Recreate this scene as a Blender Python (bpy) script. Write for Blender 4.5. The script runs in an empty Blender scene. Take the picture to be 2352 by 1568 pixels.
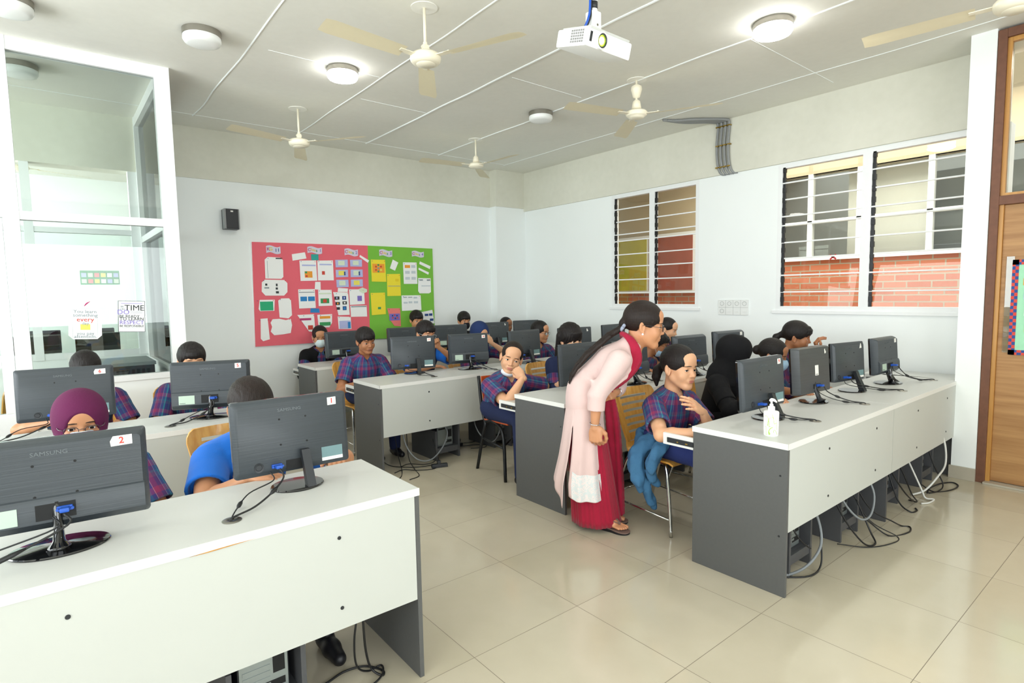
import bpy, bmesh, math, random
import numpy as np
from mathutils import Vector, Matrix, Euler
random.seed(7)
SC = bpy.context.scene
COL = SC.collection
PI = math.pi
def R(d): return math.radians(d)

# ------------------------------------------------------------ camera, world, lights, exposure
cam_d = bpy.data.cameras.new('camera'); cam = bpy.data.objects.new('camera', cam_d); COL.objects.link(cam)
cam_d.sensor_width = 36; cam_d.lens = 1315.8187 / 2352 * 36; cam_d.clip_start = .05; cam_d.clip_end = 200
CY, CP, CR = R(-38.945), R(-4.841), R(.984)
def _rot():
    rz = Matrix.Rotation(CY, 3, 'Z'); rx = Matrix.Rotation(CP, 3, 'X'); ry = Matrix.Rotation(CR, 3, 'Y')
    m = rz @ rx @ ry
    r, f, u = m.col[0], m.col[1], m.col[2]
    return Matrix((r, u, -f)).transposed()
cam.matrix_world = Matrix.Translation((0, 0, 1.498)) @ _rot().to_4x4()
SC.camera = cam
SC.view_settings.view_transform = 'Standard'; SC.view_settings.look = 'None'
SC.view_settings.exposure = EXPOSURE = 0.08; SC.view_settings.gamma = 1.0; SC.view_settings.use_curve_mapping = False
SC.cycles.max_bounces = 10; SC.cycles.diffuse_bounces = 6; SC.cycles.glossy_bounces = 4
SC.cycles.transmission_bounces = 8; SC.cycles.transparent_max_bounces = 16
SC.cycles.sample_clamp_indirect = 6; SC.cycles.caustics_reflective = False; SC.cycles.caustics_refractive = False
W = bpy.data.worlds.new('daylight'); SC.world = W; W.use_nodes = True
bg = W.node_tree.nodes['Background']; bg.inputs[0].default_value = (.86, .95, 1, 1); bg.inputs[1].default_value = 1.5
def area(name, loc, rot, sx, sy, power, col=(1, 1, 1)):
    l = bpy.data.lights.new(name, 'AREA'); l.shape = 'RECTANGLE'; l.size = sx; l.size_y = sy; l.energy = power; l.color = col
    o = bpy.data.objects.new(name, l); COL.objects.link(o); o.location = loc; o.rotation_euler = [R(a) for a in rot]; return o
# daylight entering through the window bands of the left wall and the wall behind the camera; last two are added fill
area('window_light_left', (-3.3, -.6, 1.8), (0, -122, 30), 1.7, 3.2, 100, (.93, .98, 1))
area('window_light_middle', (-3.35, 3.4, 1.8), (0, -122, 0), 1.7, 3.6, 175, (.93, .98, 1))
area('window_light_rear', (1.0, -2.85, 1.8), (116, 0, 0), 4.4, 1.7, 135, (.95, .98, 1))
area('window_light_glass_corner', (-3.3, 6.2, 1.9), (0, -100, 5), 1.7, 1.3, 55, (.95, .99, 1))
area('fill_light_next_room', (-3.35, 8.9, 1.9), (0, -90, 0), 1.9, 2.8, 170, (.93, .98, 1))  # added area light, brightens the room beyond the glass
area('corridor_fill_light', (7.0, 3.4, 3.6), (0, 0, 0), 1.2, 6.5, 230, (1, .96, .88))  # added overhead area light to brighten the corridor, no fitting there

# ------------------------------------------------------------ node material helpers
MATS = {}
class NT:
    def __init__(s, name):
        m = bpy.data.materials.new(name); m.use_nodes = True; s.m = m; s.t = m.node_tree; s.t.nodes.clear()
        s.o = s.t.nodes.new('ShaderNodeOutputMaterial'); s.b = s.t.nodes.new('ShaderNodeBsdfPrincipled')
        s.t.links.new(s.b.outputs[0], s.o.inputs[0])
    def n(s, typ, **k):
        nd = s.t.nodes.new(typ)
        for a, v in k.items(): setattr(nd, a, v)
        return nd
    def l(s, a, b): s.t.links.new(a, b)
    def math(s, op, a, b=None, c=None):
        nd = s.n('ShaderNodeMath', operation=op)
        for i, v in enumerate((a, b, c)):
            if v is None: continue
            if isinstance(v, (int, float)): nd.inputs[i].default_value = v
            else: s.l(v, nd.inputs[i])
        return nd.outputs[0]
    def mix(s, f, a, b):
        nd = s.n('ShaderNodeMix', data_type='RGBA')
        for i, v in ((0, f), (6, a), (7, b)):
            if isinstance(v, (int, float)): nd.inputs[i].default_value = v
            elif isinstance(v, tuple): nd.inputs[i].default_value = (*v[:3], 1)
            else: s.l(v, nd.inputs[i])
        return nd.outputs[2]
    def co(s, kind='Object'): return s.n('ShaderNodeTexCoord').outputs[kind]
    def sep(s, v):
        nd = s.n('ShaderNodeSeparateXYZ'); s.l(v, nd.inputs[0]); return nd.outputs
    def noise(s, scale, vec=None, detail=3, rough=.5):
        nd = s.n('ShaderNodeTexNoise'); nd.inputs['Scale'].default_value = scale; nd.inputs['Detail'].default_value = detail
        nd.inputs['Roughness'].default_value = rough
        s.l(vec if vec is not None else s.co(), nd.inputs['Vector']); return nd.outputs[0]
    def mapv(s, vec, sc):
        nd = s.n('ShaderNodeMapping'); nd.inputs['Scale'].default_value = sc; s.l(vec, nd.inputs[0]); return nd.outputs[0]
    def ramp(s, f, stops, interp='LINEAR'):
        nd = s.n('ShaderNodeValToRGB'); cr = nd.color_ramp; cr.interpolation = interp
        while len(cr.elements) < len(stops): cr.elements.new(.5)
        for e, (p, c) in zip(cr.elements, stops): e.position = p; e.color = (*c[:3], 1)
        s.l(f, nd.inputs[0]); return nd.outputs[0]
    def bump(s, h, strength=.2, dist=.01):
        nd = s.n('ShaderNodeBump'); nd.inputs['Strength'].default_value = strength; nd.inputs['Distance'].default_value = dist
        s.l(h, nd.inputs['Height']); s.l(nd.outputs[0], s.b.inputs['Normal'])
    def set(s, **k):
        for a, v in k.items():
            a = a.replace('_', ' ')
            i = s.b.inputs[a]
            if isinstance(v, (int, float)): i.default_value = v
            elif isinstance(v, tuple): i.default_value = (*v[:3], 1)
            else: s.l(v, i)
        return s
def lin(h):
    h = h.lstrip('#'); c = [int(h[i:i + 2], 16) / 255 for i in (0, 2, 4)]
    return tuple(x / 12.92 if x <= .04045 else ((x + .055) / 1.055) ** 2.4 for x in c)
def simple(name, hexc, rough=.5, metal=0, var=.06, scale=30, spec=None, bump=0, coat=0):
    """plain surface with a faint procedural unevenness"""
    s = NT(name); c = lin(hexc) if isinstance(hexc, str) else hexc
    f = s.noise(scale); lo = tuple(x * (1 - var) for x in c); hi = tuple(min(1, x * (1 + var)) for x in c)
    s.set(Base_Color=s.mix(f, lo, hi), Roughness=rough, Metallic=metal)
    if spec is not None: s.b.inputs['Specular IOR Level'].default_value = spec
    if bump: s.bump(s.noise(scale * 4), bump, .004)
    if coat: s.b.inputs['Coat Weight'].default_value = coat
    MATS[name] = s.m; return s.m
M = MATS
simple('wall_paint', '#f1f5f4', .75, var=.015, scale=3)
simple('white_frame', '#eceeee', .45, var=.02)
simple('desk_white', '#cbccc8', .38, var=.02, scale=4)
simple('desk_edge', '#e6e6e2', .4, var=.01)
simple('desk_panel', '#c2c5c0', .42, var=.02, scale=4)
simple('desk_grey', '#565757', .5, var=.07, scale=60)
simple('desk_grey_edge', '#5d6462', .6, var=.2, scale=90)
simple('holder_grey', '#4c4d50', .5, var=.07, scale=50)
simple('black_plastic', '#23262a', .42, var=.08)
simple('gloss_black', '#0b0b0d', .08, var=.02, coat=.6)
simple('screen_black', '#08090a', .15, var=.02)
simple('blue_plug', '#1f55b8', .4)
simple('sticker_white', '#f1efe9', .7, var=.02)
simple('label_mint', '#b5c8b8', .6, var=.05, scale=300)
simple('label_teal', '#6d8b8e', .6, var=.05, scale=300)
simple('logo_grey', '#61686b', .4)
simple('red_ink', '#d8433a', .7)
simple('cable_black', '#17181a', .45)
simple('cable_grey', '#7f8488', .5)
simple('cable_white', '#d8d8d4', .5)
simple('chrome', '#c9c9c7', .14, 1, var=.02)
simple('nickel', '#a8a49c', .28, 1, var=.03)
simple('steel_tower', '#9aa3a3', .38, .7, var=.05)
simple('dark_hole', '#0a0b0c', .7)
simple('metal_black', '#1b1c1e', .38, .3)
simple('fan_cream', '#f3ecd6', .38, var=.02)
simple('fan_white', '#f0efe8', .4, var=.02)
simple('projector_white', '#f4f5f4', .35, var=.01)
simple('grille_grey', '#8d8d8b', .6)
simple('conduit_grey', '#8b8d8d', .5)
simple('brass', '#a4863c', .35, .8)
simple('switch_white', '#e9ebe9', .4, var=.02)
simple('skirting_stone', '#b1aa9a', .4, var=.1, scale=12)
simple('blind_white', '#e4e6e6', .6)
simple('rust_frame', '#6d4632', .6, var=.25, scale=25)
simple('paper_white', '#f6f7f6', .8, var=.01)
simple('paper_yellow', '#f4e13a', .8, var=.02)
simple('paper_lilac', '#b9bfe8', .8, var=.03)
simple('paper_mint', '#2fae7c', .8, var=.03)
simple('paper_teal', '#35a69c', .8)
simple('paper_blue', '#2f86c8', .8)
simple('paper_pink', '#f0827c', .8)
simple('paper_orange', '#f2a13a', .8)
simple('ink_grey', '#8f9aa0', .8)
simple('ink_dark', '#33373a', .8)
simple('ink_magenta', '#b93a72', .8)
simple('ink_green', '#3f9a5e', .8)
simple('ink_red', '#d04a3c', .8)
simple('ink_purple', '#8472c4', .8)
simple('ink_navy', '#2d4c8c', .8)
simple('plastic_white', '#f7f7f6', .3)
simple('lime_ink', '#a3dc3c', .5)
simple('red_paint', '#c8262c', .5)
def mk_concrete():
    s = NT('concrete'); a = s.noise(1.3, detail=5, rough=.6); b = s.noise(14, detail=4)
    f = s.math('ADD', s.math('MULTIPLY', a, .7), s.math('MULTIPLY', b, .3))
    s.set(Base_Color=s.ramp(f, [(.3, lin('#d2d1c3')), (.7, lin('#dfded1'))]), Roughness=.8)
    s.bump(b, .12, .01); M['concrete'] = s.m
    s = NT('ceiling_concrete'); a = s.noise(.9, detail=6, rough=.6); b = s.noise(18, detail=4)
    f = s.math('ADD', s.math('MULTIPLY', a, .75), s.math('MULTIPLY', b, .25))
    s.set(Base_Color=s.ramp(f, [(.3, lin('#e0dfd6')), (.7, lin('#eae9e0'))]), Roughness=.75)
    s.bump(b, .08, .01); M['ceiling_concrete'] = s.m
mk_concrete()
def mk_floor():
    s = NT('floor_tiles'); x, y, z = s.sep(s.co())
    fx = s.math('FRACT', s.math('DIVIDE', s.math('SUBTRACT', x, 2.4754 - 60), .6)); fy = s.math('FRACT', s.math('DIVIDE', s.math('SUBTRACT', y, 4.2605 - 60), .6))
    ex = s.math('MINIMUM', fx, s.math('SUBTRACT', 1, fx)); ey = s.math('MINIMUM', fy, s.math('SUBTRACT', 1, fy))
    g = s.math('LESS_THAN', s.math('MINIMUM', ex, ey), .0022)
    cell = s.n('ShaderNodeCombineXYZ')
    s.l(s.math('FLOOR', s.math('DIVIDE', s.math('SUBTRACT', x, 2.4754 - 60), .6)), cell.inputs[0]); s.l(s.math('FLOOR', s.math('DIVIDE', s.math('SUBTRACT', y, 4.2605 - 60), .6)), cell.inputs[1])
    wn = s.n('ShaderNodeTexWhiteNoise'); s.l(cell.outputs[0], wn.inputs[0])
    a = s.noise(3.5, detail=5)
    f = s.math('ADD', s.math('MULTIPLY', a, .6), s.math('MULTIPLY', wn.outputs[0], .25))
    c = s.ramp(f, [(.2, lin('#bbb29c')), (.7, lin('#c9c0ac'))])
    s.set(Base_Color=s.mix(g, c, lin('#7b7160')), Roughness=s.math('ADD', s.math('MULTIPLY', g, .4), .13))
    s.b.inputs['Specular IOR Level'].default_value = .6
    M['floor_tiles'] = s.m
mk_floor()
def mk_glass(name, tint, rough=0.0, reflect=.5):
    s = NT(name); s.t.nodes.remove(s.b)
    tr = s.n('ShaderNodeBsdfTransparent'); tr.inputs[0].default_value = (*tint, 1)
    gl = s.n('ShaderNodeBsdfGlossy'); gl.inputs['Roughness'].default_value = rough
    fr = s.n('ShaderNodeFresnel'); fr.inputs[0].default_value = 1.5
    mx = s.n('ShaderNodeMixShader'); s.l(s.math('MULTIPLY', fr.outputs[0], reflect * 2), mx.inputs[0]); s.l(tr.outputs[0], mx.inputs[1]); s.l(gl.outputs[0], mx.inputs[2])
    s.l(mx.outputs[0], s.o.inputs[0]); M[name] = s.m
mk_glass('partition_glass', (.93, .97, .95), reflect=.5)
mk_glass('louvre_glass', (.93, .93, .90), reflect=.2)
mk_glass('lens_glass', (.95, .97, 1), reflect=.6)
def mk_brick():
    s = NT('brick_wall'); b = s.n('ShaderNodeTexBrick'); x, y, z = s.sep(s.co()); cb = s.n('ShaderNodeCombineXYZ'); s.l(y, cb.inputs[0]); s.l(z, cb.inputs[1]); s.l(cb.outputs[0], b.inputs[0])
    b.inputs['Color1'].default_value = (*lin('#b0603f'), 1); b.inputs['Color2'].default_value = (*lin('#c4795a'), 1); b.inputs['Mortar'].default_value = (*lin('#a39a87'), 1)
    b.inputs['Scale'].default_value = 1; b.inputs['Mortar Size'].default_value = .008; b.inputs['Brick Width'].default_value = .25; b.inputs['Row Height'].default_value = .082
    b.inputs['Bias'].default_value = -.1
    s.set(Base_Color=b.outputs[0], Roughness=.85); s.bump(b.outputs[1], -.3, .01); M['brick_wall'] = s.m
mk_brick()
def mk_wood(name, lo, hi, axis=2, sc=18, rough=.45, coat=0):
    s = NT(name); v = [sc, sc, sc]; v[axis] = 1.3
    n1 = s.noise(1, s.mapv(s.co(), tuple(v)), 5, .6)
    s.set(Base_Color=s.ramp(n1, [(.3, lin(lo)), (.7, lin(hi))]), Roughness=rough); s.b.inputs['Coat Weight'].default_value = coat; M[name] = s.m
mk_wood('chair_wood', '#c98a35', '#e3ad58', 2, 40, .35, .3)
mk_wood('chair_wood_orange', '#a8401a', '#c9571f', 2, 30, .25, .5)
mk_wood('door_veneer', '#94683c', '#b58a58', 1, 26, .5)
mk_wood('door_bead', '#b07a38', '#c9954e', 2, 30, .4)
def emis(name, c, st, rough=.4):
    s = NT(name); s.set(Base_Color=c, Roughness=rough); s.b.inputs['Emission Color'].default_value = (*c, 1); s.b.inputs['Emission Strength'].default_value = st; M[name] = s.m
emis('lamp_on', (1, 1, .98), 22); simple('lamp_off', '#f3f5f3', .3, var=.01)
emis('lens_glow', (.55, .95, .05), 2.5); emis('lens_core', (1, 1, .9), 8)
def mk_monitor(name, c, ax):
    s = NT(name); v = [4, 4, 4]; v[ax] = 260
    n1 = s.noise(1, s.mapv(s.co(), tuple(v)), 2)
    c = lin(c); s.set(Base_Color=s.mix(n1, tuple(x * .75 for x in c), tuple(x * 1.2 for x in c)), Roughness=.42); s.bump(n1, .25, .002); M[name] = s.m
mk_monitor('monitor_brushed', '#3a4045', 2); mk_monitor('monitor_rib', '#45484a', 2)

# ------------------------------------------------------------ mesh helpers
def newbm(): return bmesh.new()
def add_box(bm, c, s, rot=None, bevel=0):
    m = Matrix.Translation(c) @ (Euler([R(a) for a in rot]).to_matrix().to_4x4() if rot else Matrix()) @ Matrix.Diagonal((*s, 1))
    r = bmesh.ops.create_cube(bm, size=1, matrix=m)
    if bevel:
        es = set(e for v in r['verts'] for e in v.link_edges)
        bmesh.ops.bevel(bm, geom=list(es), offset=bevel, segments=2, affect='EDGES', profile=.6)
    return bm
def bx(x0, x1, y0, y1, z0, z1, bevel=0, bm=None):
    bm = bm or newbm(); return add_box(bm, ((x0 + x1) / 2, (y0 + y1) / 2, (z0 + z1) / 2), (abs(x1 - x0), abs(y1 - y0), abs(z1 - z0)), None, bevel)
def add_cyl(bm, a, b, r, r2=None, seg=16, caps=True):
    a, b = Vector(a), Vector(b); d = b - a; L = d.length
    q = Vector((0, 0, 1)).rotation_difference(d.normalized())
    m = Matrix.Translation((a + b) / 2) @ q.to_matrix().to_4x4()
    bmesh.ops.create_cone(bm, cap_ends=caps, segments=seg, radius1=r, radius2=r if r2 is None else r2, depth=L, matrix=m)
    return bm
def smooth_path(pts, n=6):
    pts = [Vector(p) for p in pts]
    if len(pts) < 3: return pts
    out = []
    P = [pts[0] * 2 - pts[1]] + pts + [pts[-1] * 2 - pts[-2]]
    for i in range(1, len(P) - 2):
        p0, p1, p2, p3 = P[i - 1:i + 3]
        for k in range(n):
            t = k / n
            out.append(.5 * ((2 * p1) + (p2 - p0) * t + (2 * p0 - 5 * p1 + 4 * p2 - p3) * t * t + (3 * p1 - p0 - 3 * p2 + p3) * t ** 3))
    out.append(P[-2]); return out
def add_tube(bm, pts, r, seg=8, smooth=0, caps=True, radii=None, flat=None):
    if smooth: pts = smooth_path(pts, smooth)
    pts = [Vector(p) for p in pts]; n = len(pts); rings = []
    t0 = (pts[1] - pts[0]).normalized(); up = Vector((0, 0, 1)) if abs(t0.z) < .9 else Vector((1, 0, 0))
    nrm = t0.cross(up).normalized()
    for i in range(n):
        t = (pts[min(i + 1, n - 1)] - pts[max(i - 1, 0)])
        t = t.normalized() if t.length > 1e-9 else t0
        nrm = (nrm - t * nrm.dot(t)); nrm = nrm.normalized() if nrm.length > 1e-6 else t.orthogonal().normalized(); bn = t.cross(nrm)
        rr = r if radii is None else np.interp(i / (n - 1), np.linspace(0, 1, len(radii)), radii)
        fy = 1 if flat is None else flat
        rings.append([bm.verts.new(pts[i] + nrm * math.cos(2 * PI * k / seg) * rr + bn * math.sin(2 * PI * k / seg) * rr * fy) for k in range(seg)])
    for a, b in zip(rings, rings[1:]):
        for k in range(seg): bm.faces.new((a[k], a[(k + 1) % seg], b[(k + 1) % seg], b[k]))
    if caps: bm.faces.new(rings[0][::-1]); bm.faces.new(rings[-1])
    return bm
def add_lathe(bm, prof, c=(0, 0, 0), seg=32, sx=1, sy=1):
    c = Vector(c); rings = []
    for r, z in prof:
        if r < 1e-6: rings.append([bm.verts.new(c + Vector((0, 0, z)))])
        else: rings.append([bm.verts.new(c + Vector((r * sx * math.cos(2 * PI * k / seg), r * sy * math.sin(2 * PI * k / seg), z))) for k in range(seg)])
    for a, b in zip(rings, rings[1:]):
        for k in range(seg):
            k2 = (k + 1) % seg
            if len(a) == 1 and len(b) == 1: continue
            if len(a) == 1: bm.faces.new((a[0], b[k2], b[k]))
            elif len(b) == 1: bm.faces.new((a[k], a[k2], b[0]))
            else: bm.faces.new((a[k], a[k2], b[k2], b[k]))
    return bm
def add_prism(bm, poly, d0, d1, plane='XZ'):
    """polygon in a plane, extruded along the remaining axis from d0 to d1"""
    def P(u, v, d): return {'XZ': (u, d, v), 'XY': (u, v, d), 'YZ': (d, u, v)}[plane]
    a = [bm.verts.new(P(u, v, d0)) for u, v in poly]; b = [bm.verts.new(P(u, v, d1)) for u, v in poly]
    n = len(poly); bm.faces.new(a); bm.faces.new(b[::-1])
    for i in range(n): bm.faces.new((a[i], b[i], b[(i + 1) % n], a[(i + 1) % n]))
    return bm
def obj(name, bm, mat, parent=None, smooth=False, loc=None, auto=None):
    me = bpy.data.meshes.new(name)
    bmesh.ops.recalc_face_normals(bm, faces=bm.faces[:])
    bm.to_mesh(me); bm.free()
    if isinstance(mat, str): mat = M[mat]
    me.materials.append(mat)
    o = bpy.data.objects.new(name, me); COL.objects.link(o)
    if smooth:
        me.polygons.foreach_set('use_smooth', [True] * len(me.polygons))
        if auto: me.set_sharp_from_angle(angle=R(auto))
    if parent: o.parent = parent
    if loc: o.location = loc
    return o
def tag(o, label, cat, group=None, kind=None):
    if label: o['label'] = label
    if cat: o['category'] = cat
    if group: o['group'] = group
    if kind: o['kind'] = kind
    return o
def thing(name, label, cat, loc=(0, 0, 0), rotz=0, group=None):
    o = bpy.data.objects.new(name, None); COL.objects.link(o); o.empty_display_size = .1
    o.location = loc; o.rotation_euler = (0, 0, rotz); return tag(o, label, cat, group)
def struct(name, bm, mat, label=None, parent=None):
    o = obj(name, bm, mat, parent)
    if not parent: o['kind'] = 'structure'; o['label'] = label or name.replace('_', ' '); o['category'] = name.split('_')[0]
    return o
def dup(root, loc=None, rotz=None, label=None, group=None):
    r = root.copy(); COL.objects.link(r)
    if loc is not None: r.location = loc
    if rotz is not None: r.rotation_euler = (0, 0, rotz)
    if label: r['label'] = label
    if group: r['group'] = group
    for ch in list(root.children):
        c = ch.copy(); COL.objects.link(c); c.parent = r
        for g in ch.children:
            d = g.copy(); COL.objects.link(d); d.parent = c
    return r
def text(name, s, size, mat, parent, loc, rot, align='CENTER', extrude=.0006, bold=0, xs=1):
    cu = bpy.data.curves.new(name, 'FONT'); cu.body = s; cu.size = size; cu.align_x = align; cu.align_y = 'CENTER'; cu.extrude = extrude; cu.offset = bold; cu.resolution_u = 2
    t = bpy.data.objects.new(name, cu); COL.objects.link(t); bpy.context.view_layer.update()
    me = bpy.data.meshes.new_from_object(t.evaluated_get(bpy.context.evaluated_depsgraph_get()))
    bpy.data.objects.remove(t); bpy.data.curves.remove(cu)
    me.name = name; me.materials.clear(); me.materials.append(M[mat])
    o = bpy.data.objects.new(name, me); COL.objects.link(o); o.parent = parent; o.location = loc; o.rotation_euler = [R(a) for a in rot]; o.scale = (xs, 1, 1)
    return o
# ------------------------------------------------------------ the room
HC = 3.325; XR = 5.87; YB = 7.05; PX = 5.42
X0, X1, Y0, Y1 = -3.3, 10.5, -2.8, 11.0
def wall_with_holes(name, axis, at, thick, u0, u1, z0, z1, holes, mat, label):
    """wall in the plane axis=at with rectangular holes (u0,u1,z0,z1)"""
    bm = newbm(); us = sorted(set([u0, u1] + [h[0] for h in holes] + [h[1] for h in holes])); zs = sorted(set([z0, z1] + [h[2] for h in holes] + [h[3] for h in holes]))
    us = [u for u in us if u0 <= u <= u1]; zs = [z for z in zs if z0 <= z <= z1]
    for a, b in zip(us, us[1:]):
        for c, d in zip(zs, zs[1:]):
            um, zm = (a + b) / 2, (c + d) / 2
            if any(h[0] < um < h[1] and h[2] < zm < h[3] for h in holes): continue
            if axis == 'x': bx(at, at + thick, a, b, c, d, bm=bm)
            else: bx(a, b, at, at + thick, c, d, bm=bm)
    bmesh.ops.remove_doubles(bm, verts=bm.verts[:], dist=1e-5)
    return struct(name, bm, mat, label)
struct('floor', bx(X0, X1, Y0, Y1, -.1, 0), 'floor_tiles', 'glossy beige floor of large square tiles')
struct('ceiling', bx(X0, XR + .25, Y0, Y1, HC, HC + .1), 'ceiling_concrete', 'bare concrete ceiling with pale seams')
# seams of the shuttering in the ceiling: thin raised plaster lines
seams = newbm()
def wavy(pts, w):
    out = []
    for i, (x, y) in enumerate(pts): out.append((x + random.uniform(-.012, .012), y, HC))
    add_tube(seams, out, w, 5, 3)
for sx_, w_ in ((1.27, .006), (2.32, .006), (3.12, .009), (4.13, .008), (5.23, .005)):
    wavy([(sx_, y) for y in np.linspace(-2.5, 6.6, 22)], w_)
for yy, xa, xb in ((2.28, 4.13, 5.6), (2.9, -3, 1.27), (4.55, 1.4, 2.3), (5.15, 2.4, 3.1), (3.9, 3.2, 4.05), (6.55, -3, 5.2)):
    add_tube(seams, [(xa, yy, HC), (xb, yy + .01, HC)], .0035, 5)
t_ = struct('trim_1', seams, 'wall_paint', 'thin pale plaster seams running along the ceiling')
wall_with_holes('wall_back', 'y', YB, .2, X0, XR + .2, 0, 2.79, [(-1.6, .80, .93, 2.79)], 'wall_paint', 'white painted back wall behind the pinboard')
struct('trim_2', bx(X0, XR + .2, YB - .02, YB + .2, 2.79, HC), 'concrete', 'bare concrete beam above the white back wall')
bm = bx(5.30, XR, YB - .16, YB, 0, 2.79); struct('wall_corner', bm, 'wall_paint', 'white corner pilaster between back and right walls')
struct('trim_3', bx(5.30, XR, YB - .18, YB, 2.79, HC), 'concrete', 'concrete head of the corner pilaster')
SW = (3.815, 5.125, 1.285, 2.745); BW = (1.27, 2.905, 1.27, 2.745)
wall_with_holes('wall_right', 'x', XR, .14, -2.8, YB + .2, 0, 2.75, [SW, BW, (-.4, 1.09, 0, 2.75)], 'wall_paint', 'white painted right wall with louvred windows')
struct('trim_4', bx(XR - .03, XR + .14, 1.12, YB - .16, 2.75, HC), 'concrete', 'bare concrete beam above the louvred windows')
struct('wall_pillar', bx(PX, XR, 1.11, 1.262, 0, HC), 'wall_paint', 'white pillar beside the wooden door')
struct('baseboard_right', bx(PX - .012, XR, 1.108, 1.274, 0, .10, .002), 'skirting_stone', 'stone skirting round the pillar foot')
wall_with_holes('wall_left', 'x', X0 - .1, .1, Y0, Y1, 0, HC, [(-2.5, 5.25, .9, 3.0), (5.5, 6.9, .9, 3.0), (7.3, 10.6, .9, 3.0)], 'wall_paint', 'left wall with a long window band')
wall_with_holes('wall_front', 'y', Y0 - .1, .1, X0, X1, 0, HC, [(-1.4, 3.4, .9, 3.0)], 'wall_paint', 'wall behind the camera with a window band')
struct('wall_next_room', bx(X0, XR, Y1 - .1, Y1, 0, HC), 'wall_paint', 'far white wall of the room beyond the glass')
# corridor beyond the louvres
struct('wall_corridor', bx(8.0, 8.2, -2.8, 9, 0, 1.86), 'brick_wall', 'brick parapet across the corridor')
struct('trim_5', bx(7.96, 8.22, -2.8, 9, 1.86, 1.91), 'white_frame', 'white sill on top of the brick parapet')
struct('wall_corridor_end', bx(XR + .14, 10.5, 8.9, 9.0, 0, 4.2), 'concrete', 'grey concrete wall at the corridor end')
struct('wall_opposite', bx(10.4, 10.5, -2.8, 9, 0, 4.2), 'blind_white', 'pale wall of the opposite room')
simple('beige_plaster', '#b9a98c', .8, var=.06, scale=3); simple('display_yellow', '#b8b040', .8, var=.2, scale=6); simple('display_red', '#9a5545', .8, var=.2, scale=8); simple('grey_panel', '#858b8d', .5)
struct('ceiling_corridor', bx(XR + .3, 10.5, 4.6, 9, 3.5, 3.6), 'beige_plaster', 'beige soffit over the corridor end')
w = thing('window_4', 'white framed window band above the brick parapet', 'window'); w['kind'] = 'structure'
bm = newbm()
for i, y in enumerate((1.0, 1.7, 2.15, 2.9, 3.5, 4.2, 4.9)): bx(8.02, 8.10, y, y + .06, 1.91, 3.6, bm=bm)
for z in (2.35, 3.0, 3.55): bx(8.02, 8.10, .6, 4.95, z, z + .04, bm=bm)
obj('window_frame', bm, 'white_frame', w)
obj('pane', bx(8.05, 8.06, .6, 4.95, 1.91, 3.6), 'louvre_glass', w)
struct('wall_upper', bx(8.02, 8.2, .4, 9, 3.0, 4.2), 'beige_plaster', 'beige lintel above the far windows')
struct('wall_far_corner', bx(8.0, 8.2, 4.95, 9, 1.91, 3.0), 'beige_plaster', 'beige wall seen through the narrow louvred window')
t = thing('blind', 'long white blind hanging in the far window, beside grey metal cupboards', 'blind', (8.4, 2.9, 0))
obj('fabric', bx(0, .02, -.6, .3, 0.0, 3.5), 'blind_white', t)
t = thing('cupboard', 'grey metal cupboard behind the far window', 'cupboard', (9.2, 2.0, 0))
obj('body', bx(0, .5, -.7, .7, 0, 3.0, .01), 'grey_panel', t); obj('door', bx(-.02, 0, -.68, -.01, 1.0, 2.98), 'grey_panel', t); obj('door', bx(-.02, 0, .01, .68, 1.0, 2.98), 'grey_panel', t)
t = thing('display_board', 'framed display of yellow and red sheets seen through the narrow window', 'display board', (7.93, 6.2, 0))
obj('frame', bx(0, .04, -1.0, .62, 1.45, 2.42, .004), 'white_frame', t)
obj('yellow_sheet', bx(-.01, 0, -.05, .58, 1.5, 2.36), 'display_yellow', t); obj('red_sheet', bx(-.01, 0, -.94, -.1, 1.5, 2.36), 'display_red', t)

# ------------------------------------------------------------ louvred windows
def louvre(name, label, y0, y1, z0, z1, mull, zs):
    w = thing(name, label, 'window', (XR, 0, 0)); w['kind'] = 'structure'
    bm = newbm(); f = .045; xa, xb = .0, .07
    for a, b, c, d in ((y0, y1, z0, z0 + f), (y0, y1, z1 - f, z1), (y0, y0 + f, z0 + f, z1 - f), (y1 - f, y1, z0 + f, z1 - f), (mull - .04, mull + .04, z0 + f, z1 - f)): bx(xa, xb, a, b, c, d, 0, bm)
    obj('window_frame', bm, 'white_frame', w)
    obj('window_sill', bx(-.02, -.001, y0 - .03, y1 + .03, z0 - .03, z0 + .002, .004), 'white_frame', w)
    for a, b in ((y0 + f, mull - .04), (mull + .04, y1 - f)):
        bm = newbm(); bx(.012, .03, b - .024, b - .002, z0 + f, z1 - f, bm=bm); bx(.03, .045, a, a + .006, z0 + f, z1 - f, bm=bm)
        for zz in np.arange(z0 + .09, z1 - .08, .1): bx(.0, .03, b - .03, b - .004, zz, zz + .05, bm=bm)
        obj('louvre_clip', bm, 'metal_black', w)
        edges = [z0 + f] + list(zs) + [z1 - f]
        bm = newbm()
        for e, g in zip(edges, edges[1:]):
            h = g - e + .012; add_box(bm, (.035, (a + b) / 2, (e + g) / 2), (.004, b - a, h), (0, random.uniform(1.5, 4), 0))
        obj('louvre_blades', bm, 'louvre_glass', w)
        bm = newbm()
        for z in zs: bx(.004, .022, a, b, z - .007, z + .007, .002, bm)
        obj('guard_bar', bm, 'white_frame', w)
    return w
louvre('window_1', 'narrow louvred window with a white frame near the corner', SW[0], SW[1], SW[2], SW[3] - .0, 4.475, (1.475, 1.645, 1.812, 1.97, 2.145, 2.23, 2.395, 2.555))
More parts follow.
